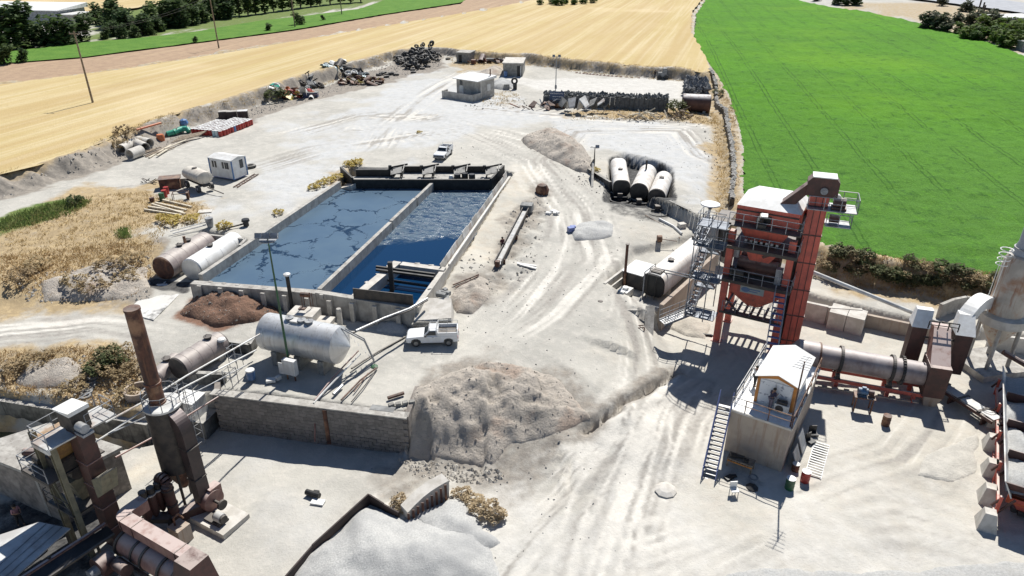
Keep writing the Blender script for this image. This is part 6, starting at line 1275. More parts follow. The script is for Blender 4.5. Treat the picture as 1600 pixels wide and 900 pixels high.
heap('gravel_heap','dark grey gravel ridge along the bottom right edge','gravel',[(1060,905),(1150,888),(1250,882),(1330,888),(1420,890),(1480,880),(1560,874),(1640,876),(1640,960),(1060,960)],.5,.25,M_GRAVEL,.1,.22,13)
heap('gravel_heap','flat grey gravel tongue left of the feed bins','gravel',[(1430,745),(1440,712),(1490,690),(1530,672),(1538,700),(1530,745),(1490,758)],.25,.15,M_PALE,.07,.2,14)
heap('dirt_mound','grey earth spoil beside the canal stairs','mound',[(20,600),(40,560),(110,556),(135,575),(120,612),(50,612)],.7,.4,M_DIRT,.2,.25,15)
heap('dirt_mound','dark grey spoil bank below the twin tanks','mound',[(60,475),(60,440),(120,420),(190,405),(235,415),(238,450),(200,468),(110,474)],.9,.4,M_DIRT,.3,.25,16)
# ------------------------------------------------------------------ scattered stones
def stones(name, spots, mat, lo, hi):
    """a spread of small angular stones as one mesh"""
    bv = np.array([(1,0,0),(-1,0,0),(0,1,0),(0,-1,0),(0,0,1),(0,0,-1)],float); bf = np.array([(0,2,4),(2,1,4),(1,3,4),(3,0,4),(2,0,5),(1,2,5),(3,1,5),(0,3,5)])
    n = len(spots); sc = np.random.uniform(lo,hi,(n,1,1))*np.random.uniform(.6,1.4,(n,1,3)); j = np.random.uniform(-.25,.25,(n,6,3))
    V = (bv[None]+j)*sc; a = np.random.uniform(0,6.28,n); ca,sa = np.cos(a)[:,None],np.sin(a)[:,None]; x = V[...,0]*ca-V[...,1]*sa; y = V[...,0]*sa+V[...,1]*ca; V = np.stack([x,y,V[...,2]],-1)+np.array(spots)[:,None,:]
    F = bf[None]+np.arange(n)[:,None,None]*6; me = bpy.data.meshes.new(name); me.from_pydata(V.reshape(-1,3).tolist(),[],F.reshape(-1,3).tolist()); me.update()
    return tag(link(name,me,mat),kind='stuff')
def inpoly(W, n, zo=0):
    xs_=[p[0] for p in W]; ys_=[p[1] for p in W]; P=[]
    while len(P) < n:
        X = np.random.uniform(min(xs_),max(xs_),n*2); Y = np.random.uniform(min(ys_),max(ys_),n*2); sd,_ = sdist(X,Y,W); m = sd > .05; X,Y = X[m],Y[m]; Z = hmap(X,Y); P += list(zip(X,Y,Z+zo))
    return P[:n]
dg = bpy.context.evaluated_depsgraph_get()
def drop(P, obs):
    out = []
    for x,y,z in P:
        best = z
        for o in obs:
            ok, loc, nn, ix = o.ray_cast(Vector((x,y,60))-o.location, Vector((0,0,-1)))
            if ok: best = max(best, loc.z+o.location.z)
        out.append((x,y,best))
    return out
mounds = [o for o in COL.objects if o.name.startswith(('dirt_mound','gravel_heap','sand_heap'))]
P = []
for W,n,s in HP: P += drop(inpoly(W,n), mounds)
stones('mound_stones',P,M('mound_rubble',(.42,.385,.335),(.3,.275,.24),2,.95,0,.2),.03,.1)
P = []
for pl,n in (([(0,300),(170,240),(330,190),(440,150),(620,95),(690,85),(690,105),(560,135),(440,170),(300,215),(180,255),(0,312)],1500),([(620,715),(780,730),(800,760),(640,745)],260),([(700,440),(760,400),(800,330),(850,290),(860,320),(830,440),(740,480)],200),([(1150,170),(1090,170),(1100,250),(1140,330),(1150,300)],150),([(20,430),(235,400),(235,470),(40,476)],400),([(0,560),(220,560),(225,640),(0,612)],300),([(870,170),(1060,172),(1100,200),(900,185)],160),([(720,165),(820,150),(830,168),(740,172)],120),([(900,260),(960,290),(950,310),(905,290)],60)):
    P += inpoly([gd(*p)[:2] for p in pl],n)
stones('bank_rubble',P,M('pale_rubble',(.47,.44,.39),(.35,.325,.285),2,.95,0,.2),.05,.18)
P = inpoly([gd(*p)[:2] for p in ((420,300),(900,180),(1090,210),(1100,320),(980,560),(1000,880),(700,880),(560,720),(760,700),(930,640),(700,520),(760,440),(850,250),(600,250))],700)
stones('yard_pebbles',P,MT['ash'],.03,.09)
# ------------------------------------------------------------------ dry grass, weeds
def blades(name, P, mat, h, wd, per=7, spread=.25):
    n = len(P)*per; base = np.repeat(np.array(P),per,0); base[:,:2] += np.random.normal(0,spread,(n,2)); hh = np.random.uniform(.5,1,(n,1))*h*np.repeat(np.random.uniform(.5,1.2,(len(P),1)),per,0); a = np.random.uniform(0,6.28,n); w_ = wd*np.random.uniform(.6,1.3,n)
    lean = np.random.normal(0,.4,(n,2))*hh; d = np.stack([np.cos(a)*w_,np.sin(a)*w_,np.zeros(n)],-1); tip = base+np.concatenate([lean,hh],1)
    V = np.stack([base-d,base+d,tip+d*.35,tip-d*.35],1).reshape(-1,3); F = np.arange(n*4).reshape(-1,4); me = bpy.data.meshes.new(name); me.from_pydata(V.tolist(),[],F.tolist()); me.update(); return tag(link(name,me,mat),kind='stuff')
def leafmat(name,c1,c2,c3=None,tr=.25):
    k = nodes(name); oi = k.N.new('ShaderNodeObjectInfo'); c = k.mix(k.ramp(k.noise(.9,4),.35,.65),c1,c2)
    if c3: c = k.mix(oi.outputs['Random'],c,c3)
    k.L.new(c,k.b.inputs['Base Color']); k.b.inputs['Roughness'].default_value=.7
    tl = k.N.new('ShaderNodeBsdfTranslucent'); k.L.new(c,tl.inputs[0]); mx = k.N.new('ShaderNodeMixShader'); mx.inputs[0].default_value = .38
    k.L.new(k.b.outputs[0],mx.inputs[1]); k.L.new(tl.outputs[0],mx.inputs[2]); k.L.new(mx.outputs[0],k.N['Material Output'].inputs[0])
    return k.m
GOLD = leafmat('dry_golden_grass',(.56,.43,.22),(.43,.32,.16)); OCH = leafmat('dry_ochre_grass',(.48,.34,.17),(.35,.24,.12)); GRN = leafmat('green_weed',(.15,.22,.06),(.24,.26,.1)); YEL = leafmat('yellow_dry_weed',(.62,.5,.16),(.48,.38,.13))
P = []
for pl,n in (([(0,355),(60,335),(150,305),(230,300),(325,322),(330,345),(260,360),(240,400),(120,420),(0,425)],1000),([(690,82),(740,82),(1090,110),(1090,126),(1000,114),(900,104),(820,98),(720,103)],900),([(880,175),(1060,168),(1120,180),(1120,198),(1000,188),(890,188)],450),([(1105,170),(1135,190),(1145,260),(1145,330),(1118,340),(1122,250)],420),([(0,268),(170,212),(330,165),(620,82),(620,92),(330,182),(170,228),(0,285)],900),([(745,150),(800,142),(820,158),(760,168)],140)):
    P += inpoly([gd(*p)[:2] for p in pl],n)
blades('dry_grass',P,GOLD,.3,.035)
P = []
for pl,n in (([(0,400),(160,380),(235,380),(240,430),(205,465),(100,470),(0,450)],900),([(0,548),(215,545),(222,600),(215,645),(0,614)],700),([(1285,392),(1560,432),(1700,450),(1700,490),(1500,475),(1350,450),(1285,430)],700),([(1120,120),(1150,180),(1155,300),(1150,330),(1145,240),(1130,170)],260)): P += inpoly([gd(*p)[:2] for p in pl],n)
blades('ochre_grass',P,OCH,.28,.035)
P = inpoly([gd(*p)[:2] for p in ((0,345),(60,325),(120,310),(148,313),(110,335),(50,352),(0,362))],420); P += inpoly([gd(*p)[:2] for p in ((185,362),(200,358),(205,372),(188,374))],50); blades('green_weeds',P,GRN,.5,.05)
# ------------------------------------------------------------------ shrubs and trees
def shrubmesh(name, n, r, h, leaf, stems=True, hollow=.55):
    b = MB()
    for _ in range(n):
        u,v = rnd(0,6.283),rnd(-.25,1); q = rnd(hollow,1)**.6*(1+.28*math.sin(3*u+2*v)); z = h*.52+h*.5*v*q; rr = r*q*math.sqrt(max(.05,1-.8*v*v)); p = Vector((math.cos(u)*rr,math.sin(u)*rr,max(.05,z)))
        R = Matrix.Rotation(rnd(0,6.28),4,'Z')@Matrix.Rotation(rnd(-1.1,1.1),4,'X'); s = leaf*rnd(.6,1.3)
        b.add([(-s,-s*.5,0),(s*.2,-s*.6,.1*s),(s,s*.3,0),(-s*.2,s*.7,-.1*s)],[(0,1,2,3)],Matrix.Translation(p)@R)
    return b
def tree_protos(label, cat, mat, n, r, h, leaf, trunk, nv=3, name='tree', hollow=.5, lobes=6):
    out = []
    for v in range(nv):
        t = T(name,label,cat,(0,0,-500))
        b = MB(); b.cyl((0,0,-.3),(.1,0,h*.45),trunk,trunk*.6,8)
        for i in range(4): q=rnd(0,6.28); b.cyl((.08,0,h*.32+i*.3),(math.cos(q)*r*.55,math.sin(q)*r*.55,h*.62+i*.25),trunk*.5,trunk*.15,6)
        part(t,'trunk',b,MT['wood'])
        b = MB(); cl=[(rnd(-.55,.55)*r,rnd(-.55,.55)*r,h*rnd(.16,.82),r*rnd(.4,.66)) for _ in range(lobes)]+[(0,0,h*.42,r*.7),(0,0,h*.2,r*.6)]
        for _ in range(n):
            cx,cy_,cz,cr = random.choice(cl); d = Vector((random.gauss(0,1),random.gauss(0,1),random.gauss(0,.9))).normalized()*cr*rnd(.55,1.08); p = Vector((cx,cy_,cz))+d
            R = Matrix.Rotation(rnd(0,6.28),4,'Z')@Matrix.Rotation(rnd(-1.2,1.2),4,'X'); s = leaf*rnd(.6,1.4)
            b.add([(-s,-s*.5,0),(s*.3,-s*.6,0),(s,s*.3,0),(-s*.2,s*.7,0)],[(0,1,2,3)],Matrix.Translation(p)@R)
        part(t,'crown',b,mat); out.append(t)
    return out
DK = leafmat('dark_broadleaf',(.075,.12,.045),(.055,.09,.04),(.1,.145,.05)); LG = leafmat('light_poplar_leaf',(.09,.14,.05),(.065,.11,.04),(.12,.16,.05)); OLV = leafmat('grey_olive_leaf',(.11,.13,.08),(.08,.1,.06),(.15,.16,.1)); BRT = leafmat('bright_orchard_leaf',(.08,.15,.03),(.06,.11,.03),(.14,.2,.04)); DRYL = leafmat('dry_brown_brush',(.36,.27,.16),(.26,.2,.125),(.42,.33,.19)); PALE = leafmat('pale_straw_brush',(.5,.4,.26),(.38,.3,.2),(.58,.47,.3))
def place(protos, spots, labels, group, used={}):
    if labels and labels[-1]=='REST': labels = labels[:3]+ords(spots[3:],'grey-green orchard tree from the left by the green field edge')
    if labels is None: labels = ords(spots,'bright green orchard tree from the left in the top right grove')
    for i,(px,py,z,hp,*rest) in enumerate(spots):
        pr = protos[i%len(protos)]; p = G(px,py,z)
        if z == 'g': p = gd(px,py)
        dist = math.dist(p,(0,0,CAM_H)); th = hp/FPX*dist*1.2
        ph = pr['h'] if 'h' in pr else 1
        sc = th/ph; lab = labels[i] if i < len(labels) else labels[-1]
        wf = rnd(1.15,1.45); dup(pr,p,rnd(0,6.28),lab,group,(sc*wf,sc*wf,sc))
ORD=['first','second','third','fourth','fifth','sixth','seventh','eighth','ninth','tenth','eleventh','twelfth','thirteenth','fourteenth','fifteenth','sixteenth','seventeenth','eighteenth','nineteenth','twentieth','twenty-first','twenty-second','twenty-third','twenty-fourth','twenty-fifth','twenty-sixth','twenty-seventh','twenty-eighth','twenty-ninth','thirtieth','thirty-first','thirty-second','thirty-third','thirty-fourth','thirty-fifth','thirty-sixth']
def ords(L,text):
    o=sorted(range(len(L)),key=lambda i:L[i][0]); r=['']*len(L)
    for k_,i in enumerate(o): r[i]=ORD[k_]+' '+text
    return r
def rm(protos):
    for pr in protos:
        for ch in list(pr.children): bpy.data.objects.remove(ch)
        bpy.data.objects.remove(pr)
pd = tree_protos('x','tree',DK,900,3.2,8,.42,.28,4); pp = tree_protos('x','tree',LG,800,1.7,9,.36,.2,3,lobes=8); po = tree_protos('x','tree',BRT,600,2.0,4,.3,.15,3); pv = tree_protos('x','tree',OLV,600,1.9,4.2,.28,.15,3)
for L_,h in ((pd,8),(pp,9),(po,4.2),(pv,4.4)):
    for q in L_: q['h'] = h
place(pd,[(2,82,3,52),(38,76,3,48),(62,70,3,22),(97,74,3,38),(128,66,3,30),(110,70,3,20),(72,74,3,22)],['dark tree at the far left edge beside the white shed','large dark tree in front of the white shed roof','small dark tree right of the large one before the white shed','broad dark tree at the right end of the white shed','round green tree just right of the shed','bushy dark tree low between the broad tree and the round one','low tree in front of the middle of the white shed'],'trees by the white shed')
BELT = [(150,38,3,22),(172,40,3,26),(186,44,3,32),(178,58,3,20),(205,52,3,26),(222,56,3,24),(238,50,3,30),(256,44,3,32),(165,62,3,14),(192,62,3,18),(212,60,3,14),(234,56,3,16),(250,50,3,18),(272,42,3,34),(285,44,3,22),(300,40,3,26),(318,36,3,22),(336,32,3,26),(270,20,3,24),(290,16,3,20),(352,30,3,30)]
place(pd,BELT,ords(BELT,'dark bushy tree from the left in the belt beyond the green strip'),'dark trees beyond the green strip')
BELT += [(160,50,3,24),(200,40,3,26),(214,44,3,26),(246,40,3,28),(262,56,3,20),(278,52,3,22),(292,48,3,24),(310,46,3,22),(326,42,3,24),(345,38,3,26),(228,40,3,24),(180,30,3,20),(310,12,3,24)]
PL = [(290,14,3,24),(306,24,3,28),(322,20,3,26),(360,28,3,30),(374,26,3,32),(388,26,3,30),(400,24,3,32),(414,22,3,34),(428,20,3,32),(442,18,3,34),(456,16,3,32),(470,14,3,34),(486,12,3,34),(500,10,3,32),(516,8,3,34),(532,6,3,32),(548,5,3,32),(564,4,3,32),(340,14,3,24),(380,10,3,26),(410,6,3,26),(440,4,3,26)]
place(pp,PL,ords(PL,'slim poplar-like tree from the left beyond the narrow green strip'),'slim trees beyond the green strip')
place(pd,[(8,100,4,20),(37,97,4,14),(305,66,4,7),(420,47,4,9),(468,38,4,14),(505,31,4,6)],['round bush at the left edge of the fallow strip','small round bush on the fallow strip left','tiny dark bush at the fallow strip near the second pole','small bush at the strip edge left of the third pole','round bush beside the third utility pole','tiny bush right of the third utility pole'],'bushes along the fallow strip')
place(po,[(843,7,4,8),(862,6,4,10),(872,8,4,12),(884,6,4,9),(898,7,4,10),(911,6,4,8),(925,4,4,9)],['small green bush in the row at the far edge of the stubble'],'bushes at the far edge of the stubble')
place(pd,[(1275,2,3,10),(1307,8,3,14),(1320,9,3,14),(1336,9,3,16)],['dark roadside tree at the far corner of the green field','left tree of the trio at the green field corner','middle tree of the trio at the green field corner','right tree of the trio at the green field corner'],'trees at the green field corner')
place(pv,[(1472,10,3,12),(1507,19,3,14),(1519,20,3,8),(1447,42,3,18),(1456,44,3,20),(1466,46,3,20),(1476,49,3,14),(1495,38,3,14),(1512,40,3,16),(1525,38,3,17),(1540,36,3,16),(1553,46,3,22),(1480,50,3,10)],['olive-grey tree by the far highway','upright tree at the highway verge','small bush at the highway verge']+['REST'],'grey-green orchard trees')
place(po,[(1500,52,3,12),(1515,58,3,18),(1530,60,3,16),(1538,50,3,18),(1545,62,3,20),(1558,66,3,18),(1562,56,3,20),(1575,62,3,24),(1585,60,3,26),(1568,72,3,18),(1580,74,3,20),(1590,50,3,18),(1506,60,3,10),(1525,62,3,12),(1598,56,3,20)],None,'bright orchard trees')
rm(pd+pp+po+pv)
def shrub_protos(mat,n,r,h,leaf,nv,name='shrub'):
    out=[]
    for v in range(nv):
        t = T(name,'x','shrub',(0,0,-500)); part(t,'foliage',shrubmesh('foliage',n,r,h,leaf),mat); b = MB()
        for i in range(5): q=rnd(0,6.28); b.cyl((0,0,-.2),(math.cos(q)*r*.6,math.sin(q)*r*.6,h*.7),.03,.01,5)
        part(t,'stem',b,MT['wood']); out.append(t)
    return out
sg_ = shrub_protos(leafmat('bank_scrub_green',(.11,.14,.055),(.085,.105,.05),(.17,.165,.085)),340,.9,1.3,.13,3); sb_ = shrub_protos(DRYL,420,.9,1.0,.085,3); sp_ = shrub_protos(PALE,520,.8,1.0,.09,2); so_ = shrub_protos(OLV,260,.6,.8,.1,2); sy_ = shrub_protos(YEL,220,.5,.55,.08,1)
def splace(protos, L, label, group):
    for i,(px,py,s) in enumerate(L):
        p = gd(px,py,-.05); dup(random.choice(protos),p,rnd(0,6.28),label if isinstance(label,str) else label[i],group,(s*rnd(.9,1.2),s*rnd(.9,1.2),s*rnd(.8,1.1)))
random.seed(5)
L1=[];L2=[]
for i in range(60):
    f = (i+.5)/60; x = 1288+f*330; top = 388+f*56+rnd(-3,3); y = top+rnd(6,38 if f<.6 else 30)
    (L1 if random.random()<.55 else L2).append((x,y,rnd(.6,1.15)))
splace(sg_,L1,'green scrub bush on the bank between the green field and the plant','green scrub on the field bank'); splace(sb_,L2,'brown dry scrub bush on the bank below the green field','brown scrub on the field bank')
splace(sp_,[(738,784,.7),(750,800,.8),(768,806,.9),(775,812,.75),(625,790,.8),(632,795,.7),(722,776,.7)],['straw bush left end of the clump by the gravel bay','straw bush second in the clump by the gravel bay','large straw bush in the clump by the gravel bay','straw bush at the right end of the clump by the gravel bay','straw tuft growing at the bay plate joint','second straw tuft at the bay plate joint','small straw tuft behind the gravel bay'],'dry straw bushes by the gravel bays')
splace(so_,[(322,462,1.2),(340,464,1.3),(362,468,1.4),(330,452,1.1),(378,460,1.3),(398,466,1.2),(425,474,1.2),(352,478,1.1),(410,462,1.1)],'grey-green low shrub on the reddish mound before the basin','shrubs on the reddish mound')
YW=[(490,296,1.4),(503,290,1.5),(515,284,1.5),(528,278,1.3),(548,268,1.6),(560,266,1.5),(552,274,1.4),(435,335,1.1),(300,345,1.6),(270,350,1.8),(350,358,1.6),(255,345,1.5),(930,268,1.2),(1040,290,1.0),(1070,180,1.5),(655,208,.9)]; splace(sy_,YW,ords(YW,'yellow dry weed clump from the left in the yard'),'yellow weed clumps in the yard')
BW=[(200,440,1.2),(150,455,1.3),(205,412,1.2),(170,425,1.4),(120,450,1.3),(35,440,1.2),(60,420,1.2),(190,560,1.3),(168,580,1.2),(120,610,1.1),(190,590,1.1),(200,620,1.0),(60,570,1.2),(215,585,1.1),(25,585,1.0),(198,222,1.7),(186,228,1.5),(215,215,1.5)]; splace(sb_,BW,ords(BW,'brown dry shrub from the left on the left side slopes'),'brown shrubs on the left slopes')
splace(sg_,[(430,155,2.2),(1055,178,1.8),(182,572,1.0),(172,562,1.1),(150,585,.9),(1123,150,1.0),(118,320,1.0)],['round olive bush left of the coloured plastic scrap','spiky green bush near the brown half tank','green shrub at the head of the canal steps','second green shrub at the head of the canal steps','green shrub left of the canal steps','green shrub by the field boundary stones','green shrub by the left track verge'],'green shrubs about the yard')
rm(sg_+sb_+sp_+so_+sy_)
# ------------------------------------------------------------------ steel plate bays
MT['brownplate'] = M('dark_brown_plate',(.05,.032,.028),(.035,.026,.024),1.5,.7,.1,.1)
t = T('steel_bay_wall','rusty brown steel plate wall zigzagging round the near gravel bay','wall',(0,0,0))
for (a,c,h0,h1) in (((445,903),(490,852),.3,.35),((490,852),(578,778),.4,.75),((579,778),(601,788),.7,.45),((601,788),(624,799),.4,.3)):
    A=Vector(G(a[0],a[1]+12,-3.2)); C_=Vector(G(c[0],c[1]+12,-3.2)); b=MB(); wallbar(b,A,C_,-4,-3.2+h0+.3,.1,-3.2+h1+.3); part(t,'steel_plate',b,MT['brownplate'])
A=Vector(G(636,812,-3.2)); C_=Vector(G(701,776,-3.2)); d=(C_-A).normalized(); n=Vector((d.y,-d.x,0))
t=T('leaning_wall','tilted pale-topped wall slab beside the gravel bay','wall',tuple(A)); L_=(C_-A).length
b=MB(); pts=[]
for i in range(6):
    f=i/5; p=d*L_*f+n*(-.25*math.sin(f*3.1)); pts.append(p)
for p,q,f in zip(pts[:-1],pts[1:],range(5)):
    h0,h1=.75+.8*f/5,.75+.8*(f+1)/5
    u=n*.06; w_=n*-.7
    vs=[p+u+Vector((0,0,-.5)),q+u+Vector((0,0,-.5)),q+w_+Vector((0,0,-.5)),p+w_+Vector((0,0,-.5)),p+u*3+Vector((0,0,h0)),q+u*3+Vector((0,0,h1)),q+w_+Vector((0,0,h1)),p+w_+Vector((0,0,h0))]
    b.add(vs,[(0,3,2,1),(4,5,6,7),(0,1,5,4),(1,2,6,5),(2,3,7,6),(3,0,4,7)])
part(t,'slab',b,MT['concretelight'])
b=MB()
for i in range(9):
    f=i/9; b.bar(d*L_*f+n*.25+Vector((0,0,-.1)),d*L_*f+n*.25+Vector((0,0,.72+.8*f)),.16,.05)
part(t,'cladding_board',b,MT['rust'],kind='stuff')
# ------------------------------------------------------------------ far huts
F_=Vector(G(714,150,2)); R_=Vector(G(752,156,2)); rz=frame(F_,R_); hw=(R_-F_).length; hd=4.2
t=T('white_roofed_hut','grey block hut with a white tin roof and a porch wall in the far yard','hut',(F_.x,F_.y,1.95),rz)
b=MB(); b.bx(0,hw,0,hd,-.3,3.5); part(t,'walls',b,MT['concrete'])
b=MB(); b.prism([(-.3,-.9),(hw+.1,-1.1),(hw+.35,hd+.3),(-.3,hd+.3)],3.5,[3.62,3.62,4.0,4.0]); part(t,'roof',b,MT['whitebright'])
b=MB(); b.bx(.7,1.7,-.05,.01,0,2.2); part(t,'door',b,MT['white']); b=MB(); b.bx(.85,1.5,-.06,.0,2.3,3.2); part(t,'window',b,MT['glass'])
b=MB(); b.bx(hw,hw+.05,1.9,2.9,1.4,2.6); part(t,'window',b,MT['white'])
b=MB(); b.bx(hw-.12,hw+.1,-.1,.1,-.3,3.5); part(t,'corner_post',b,MT['concretelight'])
b=MB(); b.cyl((hw-.5,hd-.6,3.9),(hw-.5,hd-.6,5.2),.12); part(t,'flue',b,MT['rust'])
b=MB(); b.bx(-1.6,hw+.05,-2.6,-2.4,-.4,1.35); b.bx(hw-.15,hw+.04,-2.4,-.01,-.4,1.4); b.bx(-1.6,-1.4,-2.4,-1.0,-.4,1.35); part(t,'porch_wall',b,MT['concrete'])
F_=Vector(G(786,119,2)); R_=Vector(G(816.5,119.5,2)); rz=frame(F_,R_); hw=(R_-F_).length
t=T('flat_roofed_hut','low grey block hut with a flat roof and open doorway in the far yard','hut',(F_.x,F_.y,1.95),rz)
b=MB(); b.bx(0,hw,0,7.5,-.3,2.7); part(t,'walls',b,MT['block']); b=MB(); b.bx(-.15,hw+.15,-.2,7.6,2.72,2.95); part(t,'roof_slab',b,MT['concretelight']); b=MB(); b.bx(hw*.72,hw*.88,-.04,.01,0,2.3); part(t,'doorway',b,MT['black']); b=MB(); b.bx(hw*.88,hw*.92,-.05,.01,0,2.3); part(t,'door_frame',b,MT['white'])
p=G(790,119,2); b=MB(); b.lathe([(.4,0),(.42,.5),(.42,1.2)],14); one('blue_drum','blue drum against the front of the flat-roofed far hut','drum',b,MT['blueplastic'],(p[0],p[1]-.6,1.95),smooth=True)
F_=Vector(G(713.5,96,2.5)); R_=Vector(G(734,97,2.5)); rz=frame(F_,R_); hw=(R_-F_).length
t=T('tiny_hut','tiny grey hut with a dark doorway at the far bank','hut',(F_.x,F_.y,1.95),rz); b=MB(); b.bx(0,hw,0,4,-.3,2.5); part(t,'walls',b,MT['block']); b=MB(); b.bx(-.15,hw+.15,-.15,4.1,2.52,2.72); part(t,'roof_slab',b,MT['concrete']); b=MB(); b.bx(hw*.15,hw*.4,-.04,.01,0,2.1); part(t,'doorway',b,MT['black'])
p=G(774,96,2.3); b=MB(); b.bx(-2.3,2.3,-.7,.7,-.2,1.0); b.bx(-2.1,2.1,-.5,.5,1.001,1.05); one('water_trough','low grey trough box beside rusty scrap behind the far huts','trough',b,MT['ash'],(p[0],p[1],2.0))
p=G(740,102,2); b=MB(); b.lathe([(.55,0),(.6,.3),(.6,1.3)],12); one('rusty_drum','big rusty drum standing alone before the far bank','drum',b,MT['rustpile'],p,smooth=True)
p=G(800,140,2); t=T('concrete_mixer','dark tyre-topped mixer machine beside the grey gravel heap','mixer',p); b=MB(); b.bx(-1.6,-.5,-.5,.5,0,1.1); part(t,'hopper',b,MT['ash']); b=MB(); b.torus(.5,.2,16,8,Matrix.Translation((.5,0,1.7))@Matrix.Rotation(math.radians(80),4,'X')); b.bx(.2,1.0,-.4,.4,.1,1.2); part(t,'drum_ring',b,MT['rubber'],True)
# ------------------------------------------------------------------ grey bank wall with sign
A=Vector(G(848,166,2)); C_=Vector(G(1044,172,2)); t=T('bank_wall','long dark grey wall heaped with dark rubble in the far yard','wall',(A.x,A.y,1.9),frame(A,C_)); L_=(C_-A).length
b=MB(); n_=26; rnd_=random.Random(3)
for i in range(n_):
    x0,x1=L_*i/n_,L_*(i+1)/n_; h=1.9+rnd_.uniform(-.15,.2); b.fr((x0+.02,x1-.02,0,3.2),-.2,(x0+.02,x1-.02,.35,3.0),h)
part(t,'wall_face',b,MT['darksteel'] if False else M('dark_grey_bank',(.145,.15,.15),(.09,.095,.095),1.5,.9,0,.4),kind='stuff')
sp=[]
R4=Matrix.Translation(t.location)@Matrix.Rotation(frame(A,C_),4,'Z')
for i in range(600): sp.append(tuple(R4@Vector((random.uniform(0,L_),random.uniform(.4,3.2),1.95+random.uniform(-.1,.35)))))
stones('wall_rubble',sp,M('dark_rubble',(.12,.125,.12),(.2,.205,.2),3,.9),.1,.36)
p=G(864,165,2); t=T('sign_board','blue sign board with white script on posts before the grey bank wall','sign',(p[0]-.6,p[1]-.9,1.9),frame(A,C_)); b=MB(); b.bx(-.1,2.5,0,.06,1.2,2.9); part(t,'board',b,M('navy_sign',(.06,.09,.17),(.05,.075,.14),2,.6))
for x in (0,2.3): b=MB(); b.bx(x,x+.1,.06,.16,-.2,2.9); part(t,'post',b,MT['steel'])
b=MB()
rr=random.Random(8)
for row,(zc,x0,x1) in enumerate(((2.5,.1,2.3),(1.95,.5,2.2),(1.5,.5,2.2))):
    x=x1
    while x>x0:
        w_=rr.uniform(.12,.34); h=.05
        b.bx(x-w_,x,-.012,-.002,zc-.03,zc+.03)
        if rr.random()<.5: b.bx(x-w_*.3,x-w_*.3+.05,-.012,-.002,zc+.031,zc+.03+rr.uniform(.08,.2) if row==0 else zc+.1)
        if rr.random()<.5: b.bx(x-w_*.7,x-w_*.7+.05,-.012,-.002,zc+.12 if rr.random()<.5 else zc-.12,zc+.17 if rr.random()<.0 else zc+.16) if False else b.bx(x-w_*.7,x-w_*.7+.05,-.012,-.002,zc-.13,zc-.08)
        x-=w_+.06
part(t,'lettering',b,MT['whitebright'],kind='stuff')
# rubble block and rusty half tank
p=[G(x,y,2)[:2] for x,y in ((1066,150),(1108,150),(1101,128),(1072,128))]
sp=[]; 
for x,y,z in inpoly(p,420): sp.append((x,y,1.9+random.uniform(0,1.6)))
stones('dark_rubble_stack',sp,M('dark_slab_rubble',(.13,.135,.14),(.22,.225,.23),3,.9),.25,.6)
a,c=G(1067,160,3.3),G(1109,162,3.3); tank('half_tank','squat rusty brown tank with a dusty pale top by the field boundary',a,c,1.55,MT['rust'] if False else M('brown_tank_dusty_top',(.15,.075,.055),(.1,.05,.04),1.2,.7,.1,.1,dust=1.0,dustc=(.62,.6,.58)),None,2,hatch=(),ground=1.9,saddles=2)
# ------------------------------------------------------------------ boundary stones beside the green field
bl=[(1108,112),(1114,124),(1119,140),(1118,156),(1121,170),(1132,176),(1135,190),(1138,210),(1143,235),(1146,262),(1146,285),(1142,305),(1143,322)]
t=T('boundary_wall','narrow dark dry wall capped with pale stones along the green field edge','wall',(0,0,0)); W=[gd(*q) for q in bl]
for a,c in zip(W[:-1],W[1:]):
    b=MB(); wallbar(b,a,c,min(a[2],c[2])-1,(a[2]+c[2])/2+.75,.55); part(t,'wall_section',b,MT['darksteel'])
me=MB(); me.add([(1,0,0),(-1,0,0),(0,1,0),(0,-1,0),(.2,.1,.8),(0,0,-.6),(.7,.7,.2),(-.7,.6,.3)],[(0,6,4),(6,2,4),(2,7,4),(7,1,4),(1,3,4),(3,0,4),(6,0,5),(2,6,5),(7,2,5),(1,7,5),(3,1,5),(0,3,5)]); ms=me.mesh('stone'); ms.materials.append(MT['concrete'])
for a,c in zip(W[:-1],W[1:]):
    a,c=Vector(a),Vector(c); kk=max(2,int((c-a).length/.75))
    for i in range(kk):
        q=a.lerp(c,(i+.5)/kk); o=bpy.data.objects.new('stone',ms); COL.objects.link(o); o.parent=t; s=rnd(.26,.46); o.location=(q.x+rnd(-.15,.15),q.y,(a.z+c.z)/2+.8+rnd(0,.12)); o.scale=(s*rnd(.8,1.4),s,s*.8); o.rotation_euler=(0,0,rnd(0,6))
# row of small stones at the far bank
ms2=me.mesh('stone'); ms2.materials.append(MT['rustpile'])
rs=[(901,115),(906,115.5),(912,116),(917,116.5),(922,117),(927,117.3),(933,118),(938,118.6),(944,119),(950,119.6),(956,120),(963,120.6),(970,121.2),(979,121.8),(987,122.4),(998,123)]
for i,(x,y) in enumerate(rs):
    p=G(x,y,2); o=link('stone',ms2,None,None,p); o.scale=(.55,.5,.45); tag(o,'small brown stone in the row along the foot of the far bank','stone','row of stones at the far bank')
p=G(1034,124,2); t=T('machine','small dark wheeled machine standing below the far bank','machine',p); b=MB(); b.bx(-.9,.9,-.5,.5,.5,1.5); b.bx(.1,.9,-.45,.45,1.5,2.3); part(t,'body',b,MT['ash']); 
for x in (-.7,.8): b=MB(); b.cyl((x,-.65,.5),(x,-.45,.5),.5,n=14); part(t,'wheel',b,MT['rubber'],True)
